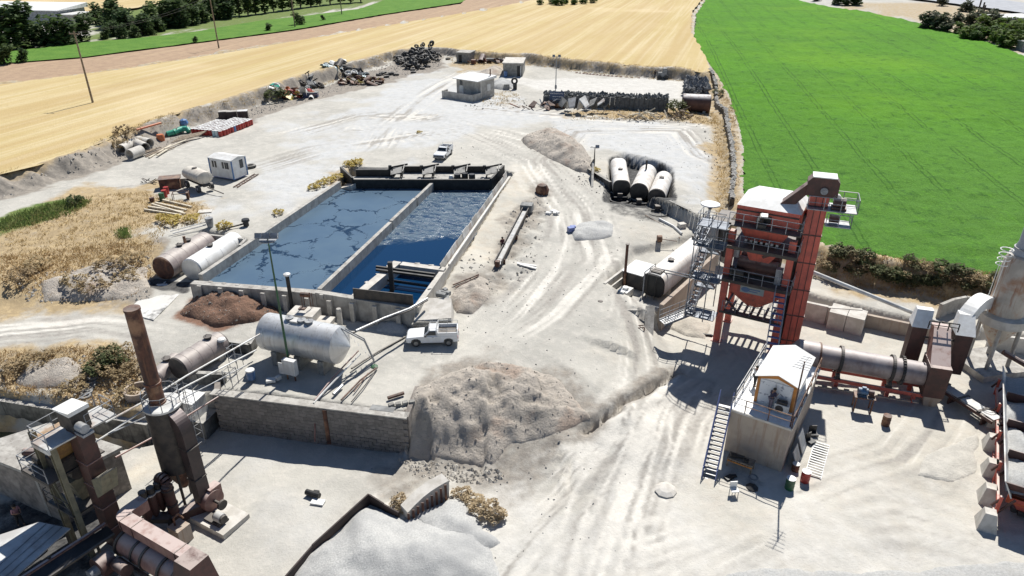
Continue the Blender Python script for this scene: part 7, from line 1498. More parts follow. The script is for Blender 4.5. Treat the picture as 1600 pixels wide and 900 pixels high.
# ------------------------------------------------------------------ container office, trailer tank and things round them
A=Vector(G(331,275,2)); C_=Vector(G(366,281,2)); rz=frame(A,C_); w_=(C_-A).length
t=T('site_cabin','white portable cabin with small dark windows in the left yard','cabin',(A.x,A.y,1.97),rz); E_=Vector(G(381,272,2)); dp=(E_-C_).length
b=MB(); b.bx(0,w_,0,dp,.1,2.5); part(t,'walls',b,MT['whitebright']); b=MB(); b.bx(-.1,w_+.1,-.1,dp/2,2.5,2.56); b.V[-4:]=[(-.1,-.1,2.56),(w_+.1,-.1,2.56),(w_+.1,dp/2,2.85),(-.1,dp/2,2.85)]; b.bx(-.1,w_+.1,dp/2+.001,dp+.1,2.5,2.56); b.V[-4:]=[(-.1,dp/2+.001,2.85),(w_+.1,dp/2+.001,2.85),(w_+.1,dp+.1,2.56),(-.1,dp+.1,2.56)]; part(t,'roof',b,MT['white'])
for x in (.5,.95,2.2,2.65,3.0):
    if x+.3<w_: b=MB(); b.bx(x,x+.28,-.03,.02,1.35,2.2); part(t,'window',b,MT['glass'])
b=MB(); b.bx(w_-.01,w_+.03,dp*.55,dp*.8,1.2,2.3); part(t,'window',b,MT['glass'])
for x,y in ((0,0),(w_,0),(0,dp),(w_,dp)): b=MB(); b.bx(x-.07,x+.07,y-.07,y+.07,0,2.52); part(t,'corner_post',b,MT['blueplastic'])
b=MB(); b.bx(0,w_,0,dp,0,.099); part(t,'base_frame',b,MT['bluesteel'])
A=Vector(G(298,277,3)); C_=Vector(G(322,287,3)); L_=(C_-A).length
t=T('tank_trailer','cream oval tank on a two-axle wheeled trailer beside the white cabin','trailer',(A.x,A.y,1.97),frame(A,C_))
b=MB(); n_=22; rings=[]
for x,k_ in ((-.15,.6),(0,.97),(.1,1),(L_-.1,1),(L_,.97),(L_+.15,.6)):
    for i in range(n_): q=2*math.pi*i/n_; b.V.append((x,1.05*math.cos(q)*k_,1.75+.78*math.sin(q)*k_))
for k_ in range(5):
    for i in range(n_): b.F.append((k_*n_+i,(k_+1)*n_+i,(k_+1)*n_+(i+1)%n_,k_*n_+(i+1)%n_))
b.F.append(tuple(range(n_))); b.F.append(tuple(range(6*n_-1,5*n_-1,-1))); part(t,'tank_shell',b,M('cream_paint',(.66,.61,.52),(.55,.5,.43),1.2,.5,0,0,streak=.3),True)
b=MB(); b.cyl((L_*.4,0,2.5),(L_*.4,0,2.62),.3,n=14); part(t,'hatch',b,MT['darksteel'])
for x in (.5,L_-.5):
    for s in (-.85,.85):
        b=MB(); b.cyl((x,s-.14,.45),(x,s+.14,.45),.45,n=18); o=part(t,'wheel',b,MT['rubber'],True); b=MB(); b.cyl((x,s-.16,.45),(x,s+.16,.45),.2,n=12); tag(link('rim',b.mesh('rim'),MT['steel'],o))
b=MB(); b.bx(-.3,L_+.3,-.5,.5,.75,.95); b.bar((L_+.2,0,.6),(L_+3.0,.5,.3),.1,.1); part(t,'chassis',b,MT['darksteel'])
# drums and boxes near the golden slope
def drum(label,p,mat,group=None,lid=None,r=.3,h=.88,rot=None):
    t=T('oil_drum',label,'drum',p,0,group); b=MB(); b.lathe([(r,0),(r*1.0,h*.3),(r*1.04,h*.33),(r,h*.36),(r,h*.63),(r*1.04,h*.66),(r,h*.69),(r,h)],16); part(t,'body',b,MT[mat],True)
    b=MB(); b.lathe([(r*1.03,h),(r*1.03,h+.02),(r*.94,h+.021)],16); part(t,'lid',b,MT[lid] if lid else MT[mat])
    if rot: t.rotation_euler=rot
    return t
drum('red drum standing behind the pale beams in the left yard',gd(258,308),'redplastic')
drum('second red drum right behind the first, above the pale beams',gd(261,303),'redplastic')
drum('dark olive drum in front of the red drums by the pale beams',gd(254,313),'green')
drum('small dark drum left of the red drums',gd(238,315),'rust',None,None,.28,.5)
p=gd(268,293); b=MB(); b.bx(-1.2,1.2,-.8,.8,0,1.3); b.bx(-1.3,1.3,-.9,.9,1.3,1.36); one('brown_box','brown rusty steel box on the dry grass left of the trailer tank','box',b,MT['rust'],p,.3)
p=gd(285,290); b=MB(); b.fr((-.7,.7,-.5,.5),0,(-.55,.55,-.4,.4),1.0); b.bx(-.75,.75,-.55,.55,1.0,1.08); one('olive_box','pale olive box between the brown box and trailer tank','box',b,MT['concrete'],p,.2)
p=gd(284,312); b=MB()
for x in (-.9,.9):
    for y in (-.5,.5): b.cyl((x,y,0),(x,y,.9),.04,n=6)
b.tube([(-.9,-.5,.9),(.9,-.5,.9),(.9,.5,.9),(-.9,.5,.9),(-.9,-.5,.9)],.04,6); b.bx(.6,.9,-.3,.3,.1,.85); one('metal_frame','bare metal table frame by the tank trailer','frame',b,MT['rust'],p,.3)
p=gd(228,286); b=MB()
for i in range(7): b.bar((rnd(-1,1),rnd(-.4,.4),.1),(rnd(-1,1.8),rnd(-.5,.5),rnd(.1,.7)),.12,.08)
one('scrap_iron','small dark scrap iron heap beside the left track','scrap',b,MT['darksteel'],p)
for i,(a,c) in enumerate((((226,329),(284,338)),((232,325),(287,333)),((243,319),(292,330)),((255,315),(300,325)),((238,322),(290,336)))):
    A=Vector(gd(*a)); C_=Vector(gd(*c)); d=C_-A; b=MB(); b.bar((0,0,.12+.03*i),(d.x,d.y,d.z+.12),.22,.2); one('timber_beam',['pale beam lying nearest of five in the left yard','pale beam second from the front of five','pale beam fourth from the front of five, middle length','pale beam farthest of five in the left yard','pale beam laid across the others of five'][i],'beam',b,MT['palewood'],tuple(A),group='pale timber beams in the left yard')
p=gd(321,331); b=MB(); b.bx(-.75,.75,-.5,.5,0,.12); one('pale_slab','small pale slab lying right of the timber beams','slab',b,MT['concretelight'],p,.2)
b=MB(); A=Vector(gd(371,294)); C_=Vector(gd(404,273)); d=C_-A; n=Vector((-d.y,d.x,0)).normalized()
for s in (0,.55): b.bar(tuple(n*s+Vector((0,0,.1))),tuple(n*s+d+Vector((0,0,.1))),.08,.1)
for i in range(9): q=d*((i+.5)/9); b.bar(tuple(q+Vector((0,0,.12))),tuple(q+n*.55+Vector((0,0,.12))),.08,.06)
one('iron_ladder','rusty iron ladder track lying right of the white cabin','ladder',b,MT['rust'],tuple(A))
tyme=MB().torus(.42,.16,18,8,None,1.25).mesh('tyre',True); tyme.materials.append(MT['rubber'])
def tyre(label,p,rot,s=1.0,group=None):
    o=link('tyre',tyme,None,None,p); o.rotation_euler=rot; o.scale=(s,s,s); return tag(o,label,'tyre',group)
p=gd(392,262); tyre('lone tyre lying beside the white cabin',(p[0],p[1],p[2]+.18),(0,0,0),1.3)
p=gd(385,353); t=T('pump','small black pump with a pipe stub behind the white tank','pump',p); b=MB(); b.lathe([(.3,0),(.3,.5),(.45,.55),(.4,.8)],12); part(t,'body',b,MT['black']); b=MB(); b.cyl((0,0,.3),(-2.4,-1.6,.15),.09); part(t,'pipe',b,MT['darksteel'])
p=gd(329,355); t=T('steel_can','grey bucket-like can with pipes behind the grey-brown tank','can',p); b=MB(); b.lathe([(.3,0),(.42,.9),(.42,1.1)],14); part(t,'can',b,MT['steel'],True); b=MB(); b.tube([(-.3,-.3,.4),(-3,-2.5,.3)],.08); b.tube([(-.4,0,.6),(-3.4,-2.2,.4)],.06); part(t,'pipe',b,MT['sheetmetal'])
# red drum block
A,B_,C_=Vector(G(303,209,2)),Vector(G(346,213,2)),Vector(G(394,194,2)); na,nb_=9,13; e1=(B_-A)/(na-1); e2=(C_-B_)/(nb_-1)*.98
proto=None; random.seed(4); n_d=0
for i in range(na):
    for j in range(nb_):
        if j>9 and i<3: continue
        p=A+e1*i+e2*j+Vector((rnd(-.06,.06),rnd(-.06,.06),0)); p.z=1.98
        if proto is None: proto=drum('red oil drum with a pale lid standing in the packed block',tuple(p),'redplastic','packed red drums in the left yard','white'); pr2=None
        else:
            q=dup(proto,tuple(p),rnd(0,6)); 
            if (i,j) in ((7,0),(6,0),(8,5)):
                q['label']={(7,0):'turquoise drum at the near corner of the packed red block',(6,0):'second turquoise drum near the front corner of the red block',(8,5):'blue drum in the right side row of the red block'}[(i,j)]
                for ch in q.children: 
                    if ch.name.startswith('body'): ch.data=ch.data.copy(); ch.data.materials.clear(); ch.data.materials.append(MT['cyan'] if j==0 else MT['blueplastic'])
for i,(x,y) in enumerate(((351,186),(364,186),(381,187))):
    p=gd(x,y); t=T('cube_tank',['leftmost dark cube tank behind the red drums','middle dark cube tank behind the red drums','rightmost dark cube tank with a white lid behind the red drums'][i],'tank',p,.25,'dark cube tanks'); b=MB(); b.bx(-.8,.8,-.6,.6,0,1.3+.2*(i==2)); part(t,'body',b,MT['darksteel']); b=MB(); b.bx(-.83,.83,-.63,.63,1.31+.2*(i==2),1.4+.2*(i==2)); part(t,'lid',b,MT['white'] if i==2 else MT['concrete'])
# concrete pipes
def cpipe(label,a,c,r,mat='concretelight'):
    A=Vector(gd(*a)); C_=Vector(gd(*c)); A.z=C_.z=max(A.z,C_.z); d=C_-A; t=T('concrete_pipe',label,'pipe',tuple(A),math.atan2(d.y,d.x),'concrete pipes in the left yard'); L_=d.length; b=MB(); n_=24
    for x,q in ((0,r),(L_,r),(L_,r*.84),(0,r*.84)):
        for i in range(n_): u=6.28319*i/n_; b.V.append((x,math.cos(u)*q,r+math.sin(u)*q))
    for k_ in range(4):
        for i in range(n_): b.F.append((k_*n_+i,((k_+1)%4)*n_+i,((k_+1)%4)*n_+(i+1)%n_,k_*n_+(i+1)%n_))
    part(t,'shell',b,MT[mat],True)
cpipe('near front concrete pipe with a dark open mouth by the left bank',(204,250),(222,243),.75); cpipe('concrete pipe left behind the front one by the left bank',(191,241),(208,233),.7); cpipe('concrete pipe with its mouth facing right, behind the front pipe',(229,238),(212,231),.7); cpipe('farthest concrete pipe, deep dark mouth facing right',(236,232),(218,226),.7)
# planks and plastic pipe scrap
PLK=[((228,246),(262,230)),((233,248),(268,228)),((240,243),(274,232)),((246,246),(262,236)),((226,240),(252,233)),((258,236),(292,222)),((225,244),(244,237))]
for i,(a,c) in enumerate(PLK):
    A=Vector(gd(*a)); C_=Vector(gd(*c)); d=C_-A; b=MB(); b.bar((0,0,.1+.05*i),(d.x,d.y,d.z+.15+.04*i),.3,.1); one('plank','weathered pale plank in the loose timber heap right of the concrete pipes','plank',b,MT['palewood'] if i%2 else MT['wood'],tuple(A),group='planks right of the concrete pipes')
A=Vector(gd(268,228)); C_=Vector(gd(313,217)); d=C_-A; b=MB(); b.add([(0,0,.5),(d.x,d.y,.6),(d.x+.6,d.y+2,.9),(.6,2.2,.9),(0,0,.4),(d.x,d.y,.5),(d.x+.6,d.y+2,.8),(.6,2.2,.8)],[(0,1,2,3),(7,6,5,4),(0,4,5,1),(1,5,6,2),(2,6,7,3),(3,7,4,0)]); one('boarding','grey warped boarding leaning over the plank heap','board',b,MT['wood'],tuple(A))
A=Vector(gd(262,214)); b=MB(); d=Vector(gd(296,208))-A; pts=[(0,0,.45),(d.x*.3,d.y*.3,.6),(d.x*.6,d.y*.6+.8,.8),(d.x*.85,d.y*.85+.6,.75),(d.x,d.y,.35)]; b.tube(pts,.42,14); one('green_pipe','fat turquoise green plastic pipe bend on the scrap row','pipe',b,MT['greenplastic'],tuple(A),smooth=True)
b=MB(); b.torus(.46,.08,14,6,Matrix.Translation((d.x*.45,d.y*.45+.3,.7))@Matrix.Rotation(math.radians(90),4,'Y')); one('dark_collar','dark collar ring round the green plastic pipe','ring',b,MT['darksteel'],tuple(A))
A=Vector(gd(217,219)); d=Vector(gd(256,212))-A; b=MB(); b.cyl((0,0,.3),(d.x,d.y,.35),.16,n=10); one('orange_pipe','long orange-red plastic pipe along the left bank','pipe',b,MT['orangeplastic'],tuple(A),smooth=True)
p=gd(252,220); b=MB(); b.lathe([(.55,0),(.6,.6),(.5,1.0)],14); one('orange_barrel','orange barrel standing by the green plastic pipe','barrel',b,MT['orangeplastic'],p,smooth=True)
p=gd(288,196); b=MB(); b.lathe([(.5,0),(.75,.4),(.55,.9),(.1,1.1)],9); one('blue_bundle','blue and white tarp bundle on the left bank','bundle',b,MT['blueplastic'],p,.3)
p=gd(277,192); b=MB(); b.box((0,0,.2),(1.6,1.0,.3),.3,.15); one('white_sheet','white sheet lying beside the blue bundle','sheet',b,MT['white'],p)
p=gd(262,196); b=MB(); b.box((0,0,.2),(1.4,.7,.3),.3,.2); one('black_sheet','black crumpled sheet left of the white sheet','sheet',b,MT['black'],p)
# scrap piles of separate pieces
def ringmesh(R,r,sq,n=12): return MB().torus(R,r,n,6,None,sq)
def bowl(): 
    b=MB(); b.lathe([(.5,0),(.62,.15),(.6,.4),(.52,.4),(.5,.15)],12); return b
def half():
    b=MB(); n_=8
    for x in (0,1.5):
        for q in (.5,.46):
            for i in range(n_+1): u=math.pi*i/n_; b.V.append((x,math.cos(u)*q,math.sin(u)*q))
    m=n_+1
    for i in range(n_): b.F += [(i,i+1,2*m+i+1,2*m+i),(m+i+1,m+i,3*m+i,3*m+i+1)]
    b.F += [(0,2*m,3*m,m),(n_,m+n_,3*m+n_,2*m+n_)]; return b
def sheetbent():
    b=MB(); b.add([(-.7,-.4,0),(.1,-.5,.2),(.75,-.3,0),(.7,.4,.05),(.1,.5,.3),(-.6,.45,.05)]+[(-.7,-.4,-.05),(.1,-.5,.15),(.75,-.3,-.05),(.7,.4,0),(.1,.5,.25),(-.6,.45,0)],[(0,1,4,5),(1,2,3,4),(11,10,7,6),(10,9,8,7),(0,6,7,1),(1,7,8,2),(2,8,9,3),(3,9,10,4),(4,10,11,5),(5,11,6,0)]); return b
def bar_(): b=MB(); b.bar((-1,0,0),(1,.1,.15),.14,.1); return b
SH={'barrel_piece':bowl,'half_barrel':half,'sheet_piece':sheetbent,'scrap_bar':bar_}
def pile(center,n,rx,ry,h,items,label,group,seed=5):
    r=random.Random(seed); P0=gd(*center); cache={}
    for i in range(n):
        kind,mat,nm=items[r.randrange(len(items))]
        if (kind,mat) not in cache:
            m=SH[kind]().mesh(kind); m.materials.append(MT[mat]); cache[(kind,mat)]=m
        q=r.uniform(0,6.28); d=r.random()**.6; x=P0[0]+math.cos(q)*rx*d; y=P0[1]+math.sin(q)*ry*d
        o=link(kind,cache[(kind,mat)],None,None,(x,y,zat(x,y)+h*(1-d)*r.uniform(.2,1)+.1)); o.rotation_euler=(r.uniform(-.8,.8),r.uniform(-.8,.8),r.uniform(0,6.28)); s=r.uniform(.9,1.6); o.scale=(s,s,s)
        tag(o,f'{nm} {label}','scrap',group)
pile((460,152),44,4.2,2.6,1.4,[('barrel_piece','white','cut white barrel piece'),('barrel_piece','orangeplastic','cut orange barrel piece'),('half_barrel','redplastic','half red barrel'),('half_barrel','white','half white barrel'),('sheet_piece','yellow','yellow plastic shard'),('scrap_bar','redplastic','red plastic strip'),('sheet_piece','greenplastic','green plastic shard'),('sheet_piece','pinkred','pinkish plastic shard')],'in the coloured plastic scrap heap','coloured plastic scrap')
p0=gd(486,152); t=T('blue_container','dark blue low container right of the coloured plastic heap','container',p0,.05); b=MB(); b.bx(-1.4,1.4,-.6,.6,0,.9); part(t,'box',b,M('navy_paint',(.05,.07,.16),(.04,.05,.1),2,.5)); b=MB(); b.bx(-1.45,1.45,-.65,.65,.9,1.0); part(t,'lid',b,MT['ash'])
pile((487,135),16,2.6,2.0,.8,[('scrap_bar','white','pale bar'),('barrel_piece','darksteel','dark tub piece'),('sheet_piece','ash','grey sheet scrap'),('scrap_bar','darksteel','dark bar')],'in the small grey scrap heap on the bank','small grey scrap heap')
pile((538,116),42,5.4,3.4,1.7,[('half_barrel','cyan','pale cyan half barrel'),('sheet_piece','cyan','pale cyan sheet piece'),('barrel_piece','white','white tub piece'),('sheet_piece','white','white sheet piece'),('half_barrel','darksteel','dark half barrel'),('barrel_piece','rubber','black ring piece')],'in the pale cyan scrap heap on the far bank','pale cyan scrap heap')
pile((562,130),50,5.2,3.0,1.3,[('sheet_piece','rustpile','rusty sheet piece'),('scrap_bar','rustpile','rusty bar'),('half_barrel','rust','rusty half drum'),('barrel_piece','rust','rusty ring piece'),('sheet_piece','darksteel','dark sheet piece'),('scrap_bar','yellow','yellow bar')],'in the rusty scrap heap','rusty scrap heap')
pile((858,168),22,7,2.0,.7,[('scrap_bar','rustpile','rusty bar'),('scrap_bar','darkred','dark red bar'),('sheet_piece','rust','rusty sheet'),('scrap_bar','white','pale bar')],'in the scrap before the grey bank wall','scrap before the bank wall')
pile((760,98),16,6,2.0,.8,[('scrap_bar','rustpile','rusty bar'),('sheet_piece','rustpile','rusty sheet'),('half_barrel','darkred','dark red half drum')],'in the rusty scrap by the tiny hut','scrap by the tiny hut')
pile((1010,185),22,4.5,1.8,1.0,[('scrap_bar','wood','grey branch'),('scrap_bar','palewood','pale branch')],'in the brushwood heap before the half tank','brushwood heap')
pile((1065,184),18,3,1.6,1.2,[('scrap_bar','wood','grey branch')],'in the brushwood under the spiky green bush','brushwood under the green bush')
pile((1268,690),5,.8,.6,.3,[('sheet_piece','darksteel','dark scrap sheet'),('scrap_bar','rust','rusty bar')],'lying right of the tan house','scrap by the tan house') if False else None
# big bent plates before the bank wall
r=random.Random(12); mb=MB(); m_=[]
for i,(x,y,s) in enumerate(((878,176,2.0),(890,178,2.3),(903,176,2.0),(912,180,2.6),(925,178,2.2),(936,176,2.0),(945,176,1.8),(886,172,1.6),(918,172,2.0))):
    p=gd(x,y); b=sheetbent(); b.V=[(q[0]*s*.55,q[1]*s*.6,q[2]*s*2.4+abs(q[1])*s*.9) for q in b.V]; o=one('bent_plate',ORD[[0,2,3,4,6,7,8,1,5][i]]+' bent metal plate from the left before the grey bank wall','plate',b,MT['sheetmetal'] if i%2 else MT['oilconcrete'],(p[0],p[1],p[2]+.4),r.uniform(-.5,.5),'bent plates before the bank wall'); o.rotation_euler=(r.uniform(-.5,.3),r.uniform(-.6,.6),r.uniform(0,6))
# tyres
r=random.Random(2); TYL='worn tyre in the big tyre heap at the far bank'
cx=[(630,100),(645,97),(660,93),(672,90),(640,88),(655,84),(668,80),(625,94),(680,92),(635,106),(650,104),(662,99)]
for i in range(150):
    x,y=r.choice(cx); p=gd(x+r.uniform(-9,9),y+r.uniform(-5,5)); h=max(0,1-abs(x-655)/40)*r.uniform(0,2.0)
    big=r.random()<.3; tyre(TYL,(p[0],p[1],p[2]+.2+h),(r.uniform(-1.3,.3),r.uniform(-.7,.7),r.uniform(0,6)),1.45 if big else 1.05,'tyres in the far heap')
for i,(x,y) in enumerate(((637,108),(645,110),(652,107),(669,105),(646,114),(660,108),(632,104),(700,93),(640,103))):
    p=gd(x,y); tyre('tyre lying loose at the foot of the far tyre heap',(p[0],p[1],p[2]+.2),(0,0,0),1.1,'loose tyres by the heap')
for i,(x,y) in enumerate(((592,118),(597,117),(604,121),(612,117),(619,118),(600,116),(608,117))):
    p=gd(x,y); tyre('tyre in the small flat group between rusty scrap and tyre heap',(p[0],p[1],p[2]+.2+.2*(i%2)),(r.uniform(-.4,.2),0,r.uniform(0,6)),1.15,'small tyre group')
for i,(x,y,lab) in enumerate(((537,108,'upright pale-rimmed tyre on top of the cyan scrap heap'),(546,115,'big tyre lying in front on the cyan scrap heap'))):
    p=gd(x,y); tyre(lab,(p[0],p[1],p[2]+1.3),(-.9,0,.2),1.6)
# ------------------------------------------------------------------ far left shed, far right shed, poles
A=Vector(G(-60,36,3)); C_=Vector(G(118,39,3)); t=T('white_shed','long low white-roofed shed behind the trees at the top left','shed',(A.x,A.y,3),frame(A,C_)); L_=(C_-A).length
b=MB(); b.bx(0,L_*.86,0,14,0,4.2); part(t,'walls',b,MT['steel']); b=MB(); b.prism([(-.5,-.6),(L_*.88,-.6),(L_*.88,15),(-.5,15)],4.2,[4.4,4.4,5.6,5.6]); part(t,'roof',b,MT['whitebright']); b=MB(); b.bx(L_*.88+.02,L_,-.4,9,0,3.0); part(t,'annex',b,MT['concrete']); b=MB(); b.bx(L_*.88+.02,L_+.4,-.7,9.4,3.0,3.25); part(t,'annex_roof',b,MT['white'])
A=Vector(G(1566,46,3)); t=T('grey_shed','open shed with a pale flat roof behind the orchard, top right','shed',(A.x,A.y,2.6),.2); b=MB(); b.bx(0,14,3,9,0,3.6); part(t,'rear_wall',b,MT['ash']); b=MB(); b.bx(-1,15,-1,9.5,3.6,3.9); part(t,'roof',b,MT['white'])
for x in (0,4.5,9,13.5): b=MB(); b.bx(x,x+.3,0,.3,0,3.6); part(t,'post',b,MT['darksteel'])
p=G(1596,80,2.7); b=MB(); b.bx(0,3,0,2.5,-.3,2.2); b.bx(-.15,3.2,-.15,2.7,2.2,2.4); one('pump_hut','small dark green-grey hut at the right edge of the green field','hut',b,MT['ash'],p)
for i,(px,py,h,lab) in enumerate(((145,160,11.8,'nearest leaning-looking timber utility pole in the stubble'),(342,75,12.5,'second utility pole standing at the fallow strip edge'),(461,42,12,'third utility pole beside the round bush'),(534,22,12.5,'farthest utility pole at the green strip'))):
    p=G(px,py,WZ); t=T('utility_pole',lab,'pole',p); b=MB(); b.cyl((0,0,-.3),(0,0,h),.19,.12,10); part(t,'pole',b,MT['wood'],True); b=MB(); b.bx(-.9,.9,-.06,.06,h-.5,h-.36); part(t,'cross_arm',b,MT['wood']); b=MB()
    for x in (-.8,0,.8): b.cyl((x,0,h-.36),(x,0,h-.1),.06,n=6)
    part(t,'insulators',b,MT['ash'],kind='stuff')
pl=[Vector(G(a,c,WZ))+Vector((0,0,h)) for a,c,h in ((145,160,11.5),(342,75,12.2),(461,42,11.7),(534,22,12.2))]
for s in (-.8,.8):
    b=MB(); pts=[]
    for a,c in zip(pl[:-1],pl[1:]):
        for i in range(8): f=i/8; q=a.lerp(c,f); pts.append((q.x+s,q.y,q.z-1.2*4*f*(1-f)))
    pts.append((pl[-1].x+s,pl[-1].y,pl[-1].z)); b.tube(pts,.02,4); one('power_line',['left wire strung along the utility poles','right wire strung along the utility poles'][int(s>0)],'wire',b,MT['darksteel'])
for i,(x,y) in enumerate(((1528,20),(1534,20),(1536.5,21))):
    p=G(x,y,3); b=MB(); b.bx(-.2,.2,-.2,.2,0,4.5-.8*i); one('gate_post',['left dark gate post by the far highway','middle dark gate post by the far highway','right dark gate post by the far highway'][i],'post',b,MT['darksteel'],p)
# ------------------------------------------------------------------ corridor odds and ends
A=Vector(gd(778,418)); C_=Vector(gd(822,334)); d=C_-A; t=T('steel_trough','long dark steel trough conveyor lying in the corridor right of the basin','conveyor',tuple(A),frame(A,C_)); L_=math.hypot(d.x,d.y)
b=MB(); b.bar((0,-.35,.5),(L_,-.35,d.z+.7),.08,.45); part(t,'side',b,MT['darksteel']); b=MB(); b.bar((0,.35,.5),(L_,.35,d.z+.7),.08,.45); part(t,'side',b,MT['darksteel']); b=MB(); b.bar((0,0,.35),(L_,0,d.z+.55),.6,.05); part(t,'bed',b,MT['steel'])
for f in (.08,.5,.9): b=MB(); b.bx(L_*f-.05,L_*f+.05,-.5,.5,-.4+d.z*f,.4+d.z*f); part(t,'trestle',b,MT['rust'])
b=MB(); b.bx(L_-.2,L_+1.0,-.7,.7,d.z+.2,d.z+1.1); part(t,'hopper',b,MT['ash'])
b=MB(); b.bx(-.4,.1,-.2,.2,.2,.8); part(t,'motor',b,MT['rust'])
p=gd(847,302); b=MB(); b.lathe([(.8,0),(.9,.5),(.6,1.1),(.2,1.3)],9); one('dark_sack','dark reddish-edged lump of rusty sheet in the upper corridor','scrap',b,MT['rust'],p)
for i,(a,c) in enumerate((((808,413),(838,417)),((812,415),(838,421)))):
    A=Vector(gd(*a)); C_=Vector(gd(*c)); d=C_-A; b=MB(); b.bar((0,0,.1),(d.x,d.y,d.z+.1),.3,.12); one('pale_profile',['upper pale steel profile lying in the middle yard','lower pale steel profile lying in the middle yard'][i],'beam',b,MT['white'],tuple(A))
p=gd(862,333); b=MB(); 
for i in range(7): b.box((rnd(-.6,.6),rnd(-.5,.5),.15),(rnd(.3,.6),rnd(.2,.5),.25),rnd(0,3),rnd(-.3,.3))
one('white_rubble','small heap of white broken pieces in the corridor','rubble',b,MT['whitebright'],p)
p=gd(892,362); b=MB(); b.box((0,0,.3),(.7,.6,.5),.4); b.box((.3,.9,.2),(.6,.5,.3),.1); one('blue_sack','blue-grey sack left of the small gravel heap','sack',b,MT['bluesteel'],p)
for i,(a,c,r_,m_,lab) in enumerate((((1030,344),(1065,367),.16,'white','pale pipe lying below the retaining wall'),((1008,338),(1062,374),.05,'rust','thin hose curving from the drip basins to the boxy tank'),((950,393),(925,379),.0,'rust',''))):
    if r_ == 0: continue
    A=Vector(gd(*a)); C_=Vector(gd(*c)); d=C_-A; b=MB(); b.tube([(0,0,.15),(d.x*.5+.4,d.y*.5,d.z*.5+.12),(d.x,d.y,d.z+.15)],r_,8); one('pipe',lab,'pipe',b,MT[m_],tuple(A))
p=gd(1030,378); t=T('hand_roller','small rusty drum roller with a handle in the middle yard','roller',p); b=MB(); b.cyl((-.25,0,.4),(.25,0,.4),.4,n=16); part(t,'drum',b,MT['rust'],True); b=MB(); b.bar((0,0,.4),(1.9,-.3,.2),.08,.06); part(t,'handle',b,MT['rust'])
p=gd(1065,355); b=MB(); b.bx(-.4,.4,-.35,.35,0,.5); one('small_block','small concrete block in front of the retaining wall','block',b,MT['concretelight'],p,.3)
p=gd(1010,520); b=MB(); b.tube([(0,0,0),(0,0,.5),(.6,.1,.5),(.6,.1,0)],.05); b.tube([(0,.4,0),(0,.4,.5),(.6,.5,.5)],.05); one('pipe_bracket','bent pipe bracket at the foot of the concrete buttress','bracket',b,MT['rust'],(p[0]-.8,p[1],p[2]))
A=Vector(gd(1081,518)); b=MB(); b.tube([(0,0,.12),(.5,-.5,.12),(1.0,-.8,.12),(1.6,-.9,.12),(2.0,-1.3,.12)],.13,8); one('black_hose','short black hose lying on the sand under the red tower','hose',b,MT['black'],tuple(A),smooth=True)
for i,(x,y,r_,lab) in enumerate(((938,471,.25,'dark stone on the pale yard by the walled pit'),(712,460,.2,'dark valve box on the streaked gravel'),(1040,767,.75,'pale round boulder on the track in the near yard'),(585,573,.3,'olive drum fallen on the terrace pipes'))):
    p=gd(x,y); b=MB(); b.lathe([(r_*.95,-.05),(r_,r_*.15),(r_*.6,r_*.35),(r_*.1,r_*.42)],9); one('boulder' if i!=3 else 'oil_drum',lab,'stone' if i!=3 else 'drum',b,[MT['darksteel'],MT['black'],MT['concretelight'],MT['green']][i],p,.4)
p=gd(490,776); b=MB(); b.cyl((-.55,.1,.25),(.5,-.1,.25),.2,n=12); b.bx(-.1,.3,.1,.35,0,.3); one('black_cylinder','short black cylinder lying on the pale lower yard','cylinder',b,MT['black'],p,-.2)
p=gd(497,786); b=MB(); b.box((0,0,.1),(.9,.5,.12),-.2); one('white_tin','white flattened tin next to the black cylinder','tin',b,MT['whitebright'],p)
p=gd(580,648); b=MB(); b.bx(-.9,.9,-.3,.3,-.5,.12); one('broken_slab','broken grey slab at the top edge of the masonry wall','slab',b,MT['ash'],G(598,640,.0),-.2)
b=MB()
for i in range(4): b.box((i*.5,rnd(-.1,.1),.12),(.4,.3,.25),rnd(-.3,.3))
one('loose_stones','loose stone blocks along the right end of the masonry wall top','stones',b,MT['block'],G(612,636,0),.3)
b=MB(); p=G(683,466,1.4)
for i in range(9): b.box((rnd(-1,1),rnd(-.8,.8),rnd(.1,.5)),(rnd(.3,.9),rnd(.1,.5),rnd(.1,.4)),rnd(0,3),rnd(-.5,.5))
one('pump_rubble','jumble of pump parts and broken concrete at the basin near right corner','scrap',b,MT['ash'],(p[0],p[1],1.6))
for i,(a,c,r_,lab) in enumerate((((708,448),(748,432),.07,'thin pipe lying on the slope right of the basin well'),((712,452),(748,434),.05,'second thin pipe lying on the slope right of the basin well'))):
    A=Vector(gd(*a)); C_=Vector(gd(*c)); d=C_-A; b=MB(); b.cyl((0,0,.2),(d.x,d.y,d.z+.2),r_); one('pipe',lab,'pipe',b,MT['rust'],tuple(A))
r=random.Random(31)
for i in range(9):
    p=gd(722+i*5.0+r.uniform(-1,1),406-i*10.5); b=MB(); b.fr((-.5,.5,-.3,.3),-.3,(-.35,.4,-.1,.3),r.uniform(.5,1.1)); one('concrete_chunk','rough upright concrete chunk propping the right basin wall','rubble',b,MT['concrete'],p,r.uniform(0,3),'chunks along the right basin wall')
# canal steps: tyres set in the bank
for i,(x,y) in enumerate(((153,570),(150,577),(148,583),(145,590),(143,597),(141,603),(138,609),(136,614),(134,620))):
    p=gd(x,y); b=MB(); b.lathe([(.42,-.2),(.45,0),(.45,.16),(.3,.18),(.28,.05)],14); one('step_tyre',f'{["topmost","second","third","fourth","middle","sixth","seventh","eighth","lowest"][i]} old tyre step of the flight down the canal bank','tyre',b,MT['ash'],p,group='tyre steps on the canal bank')
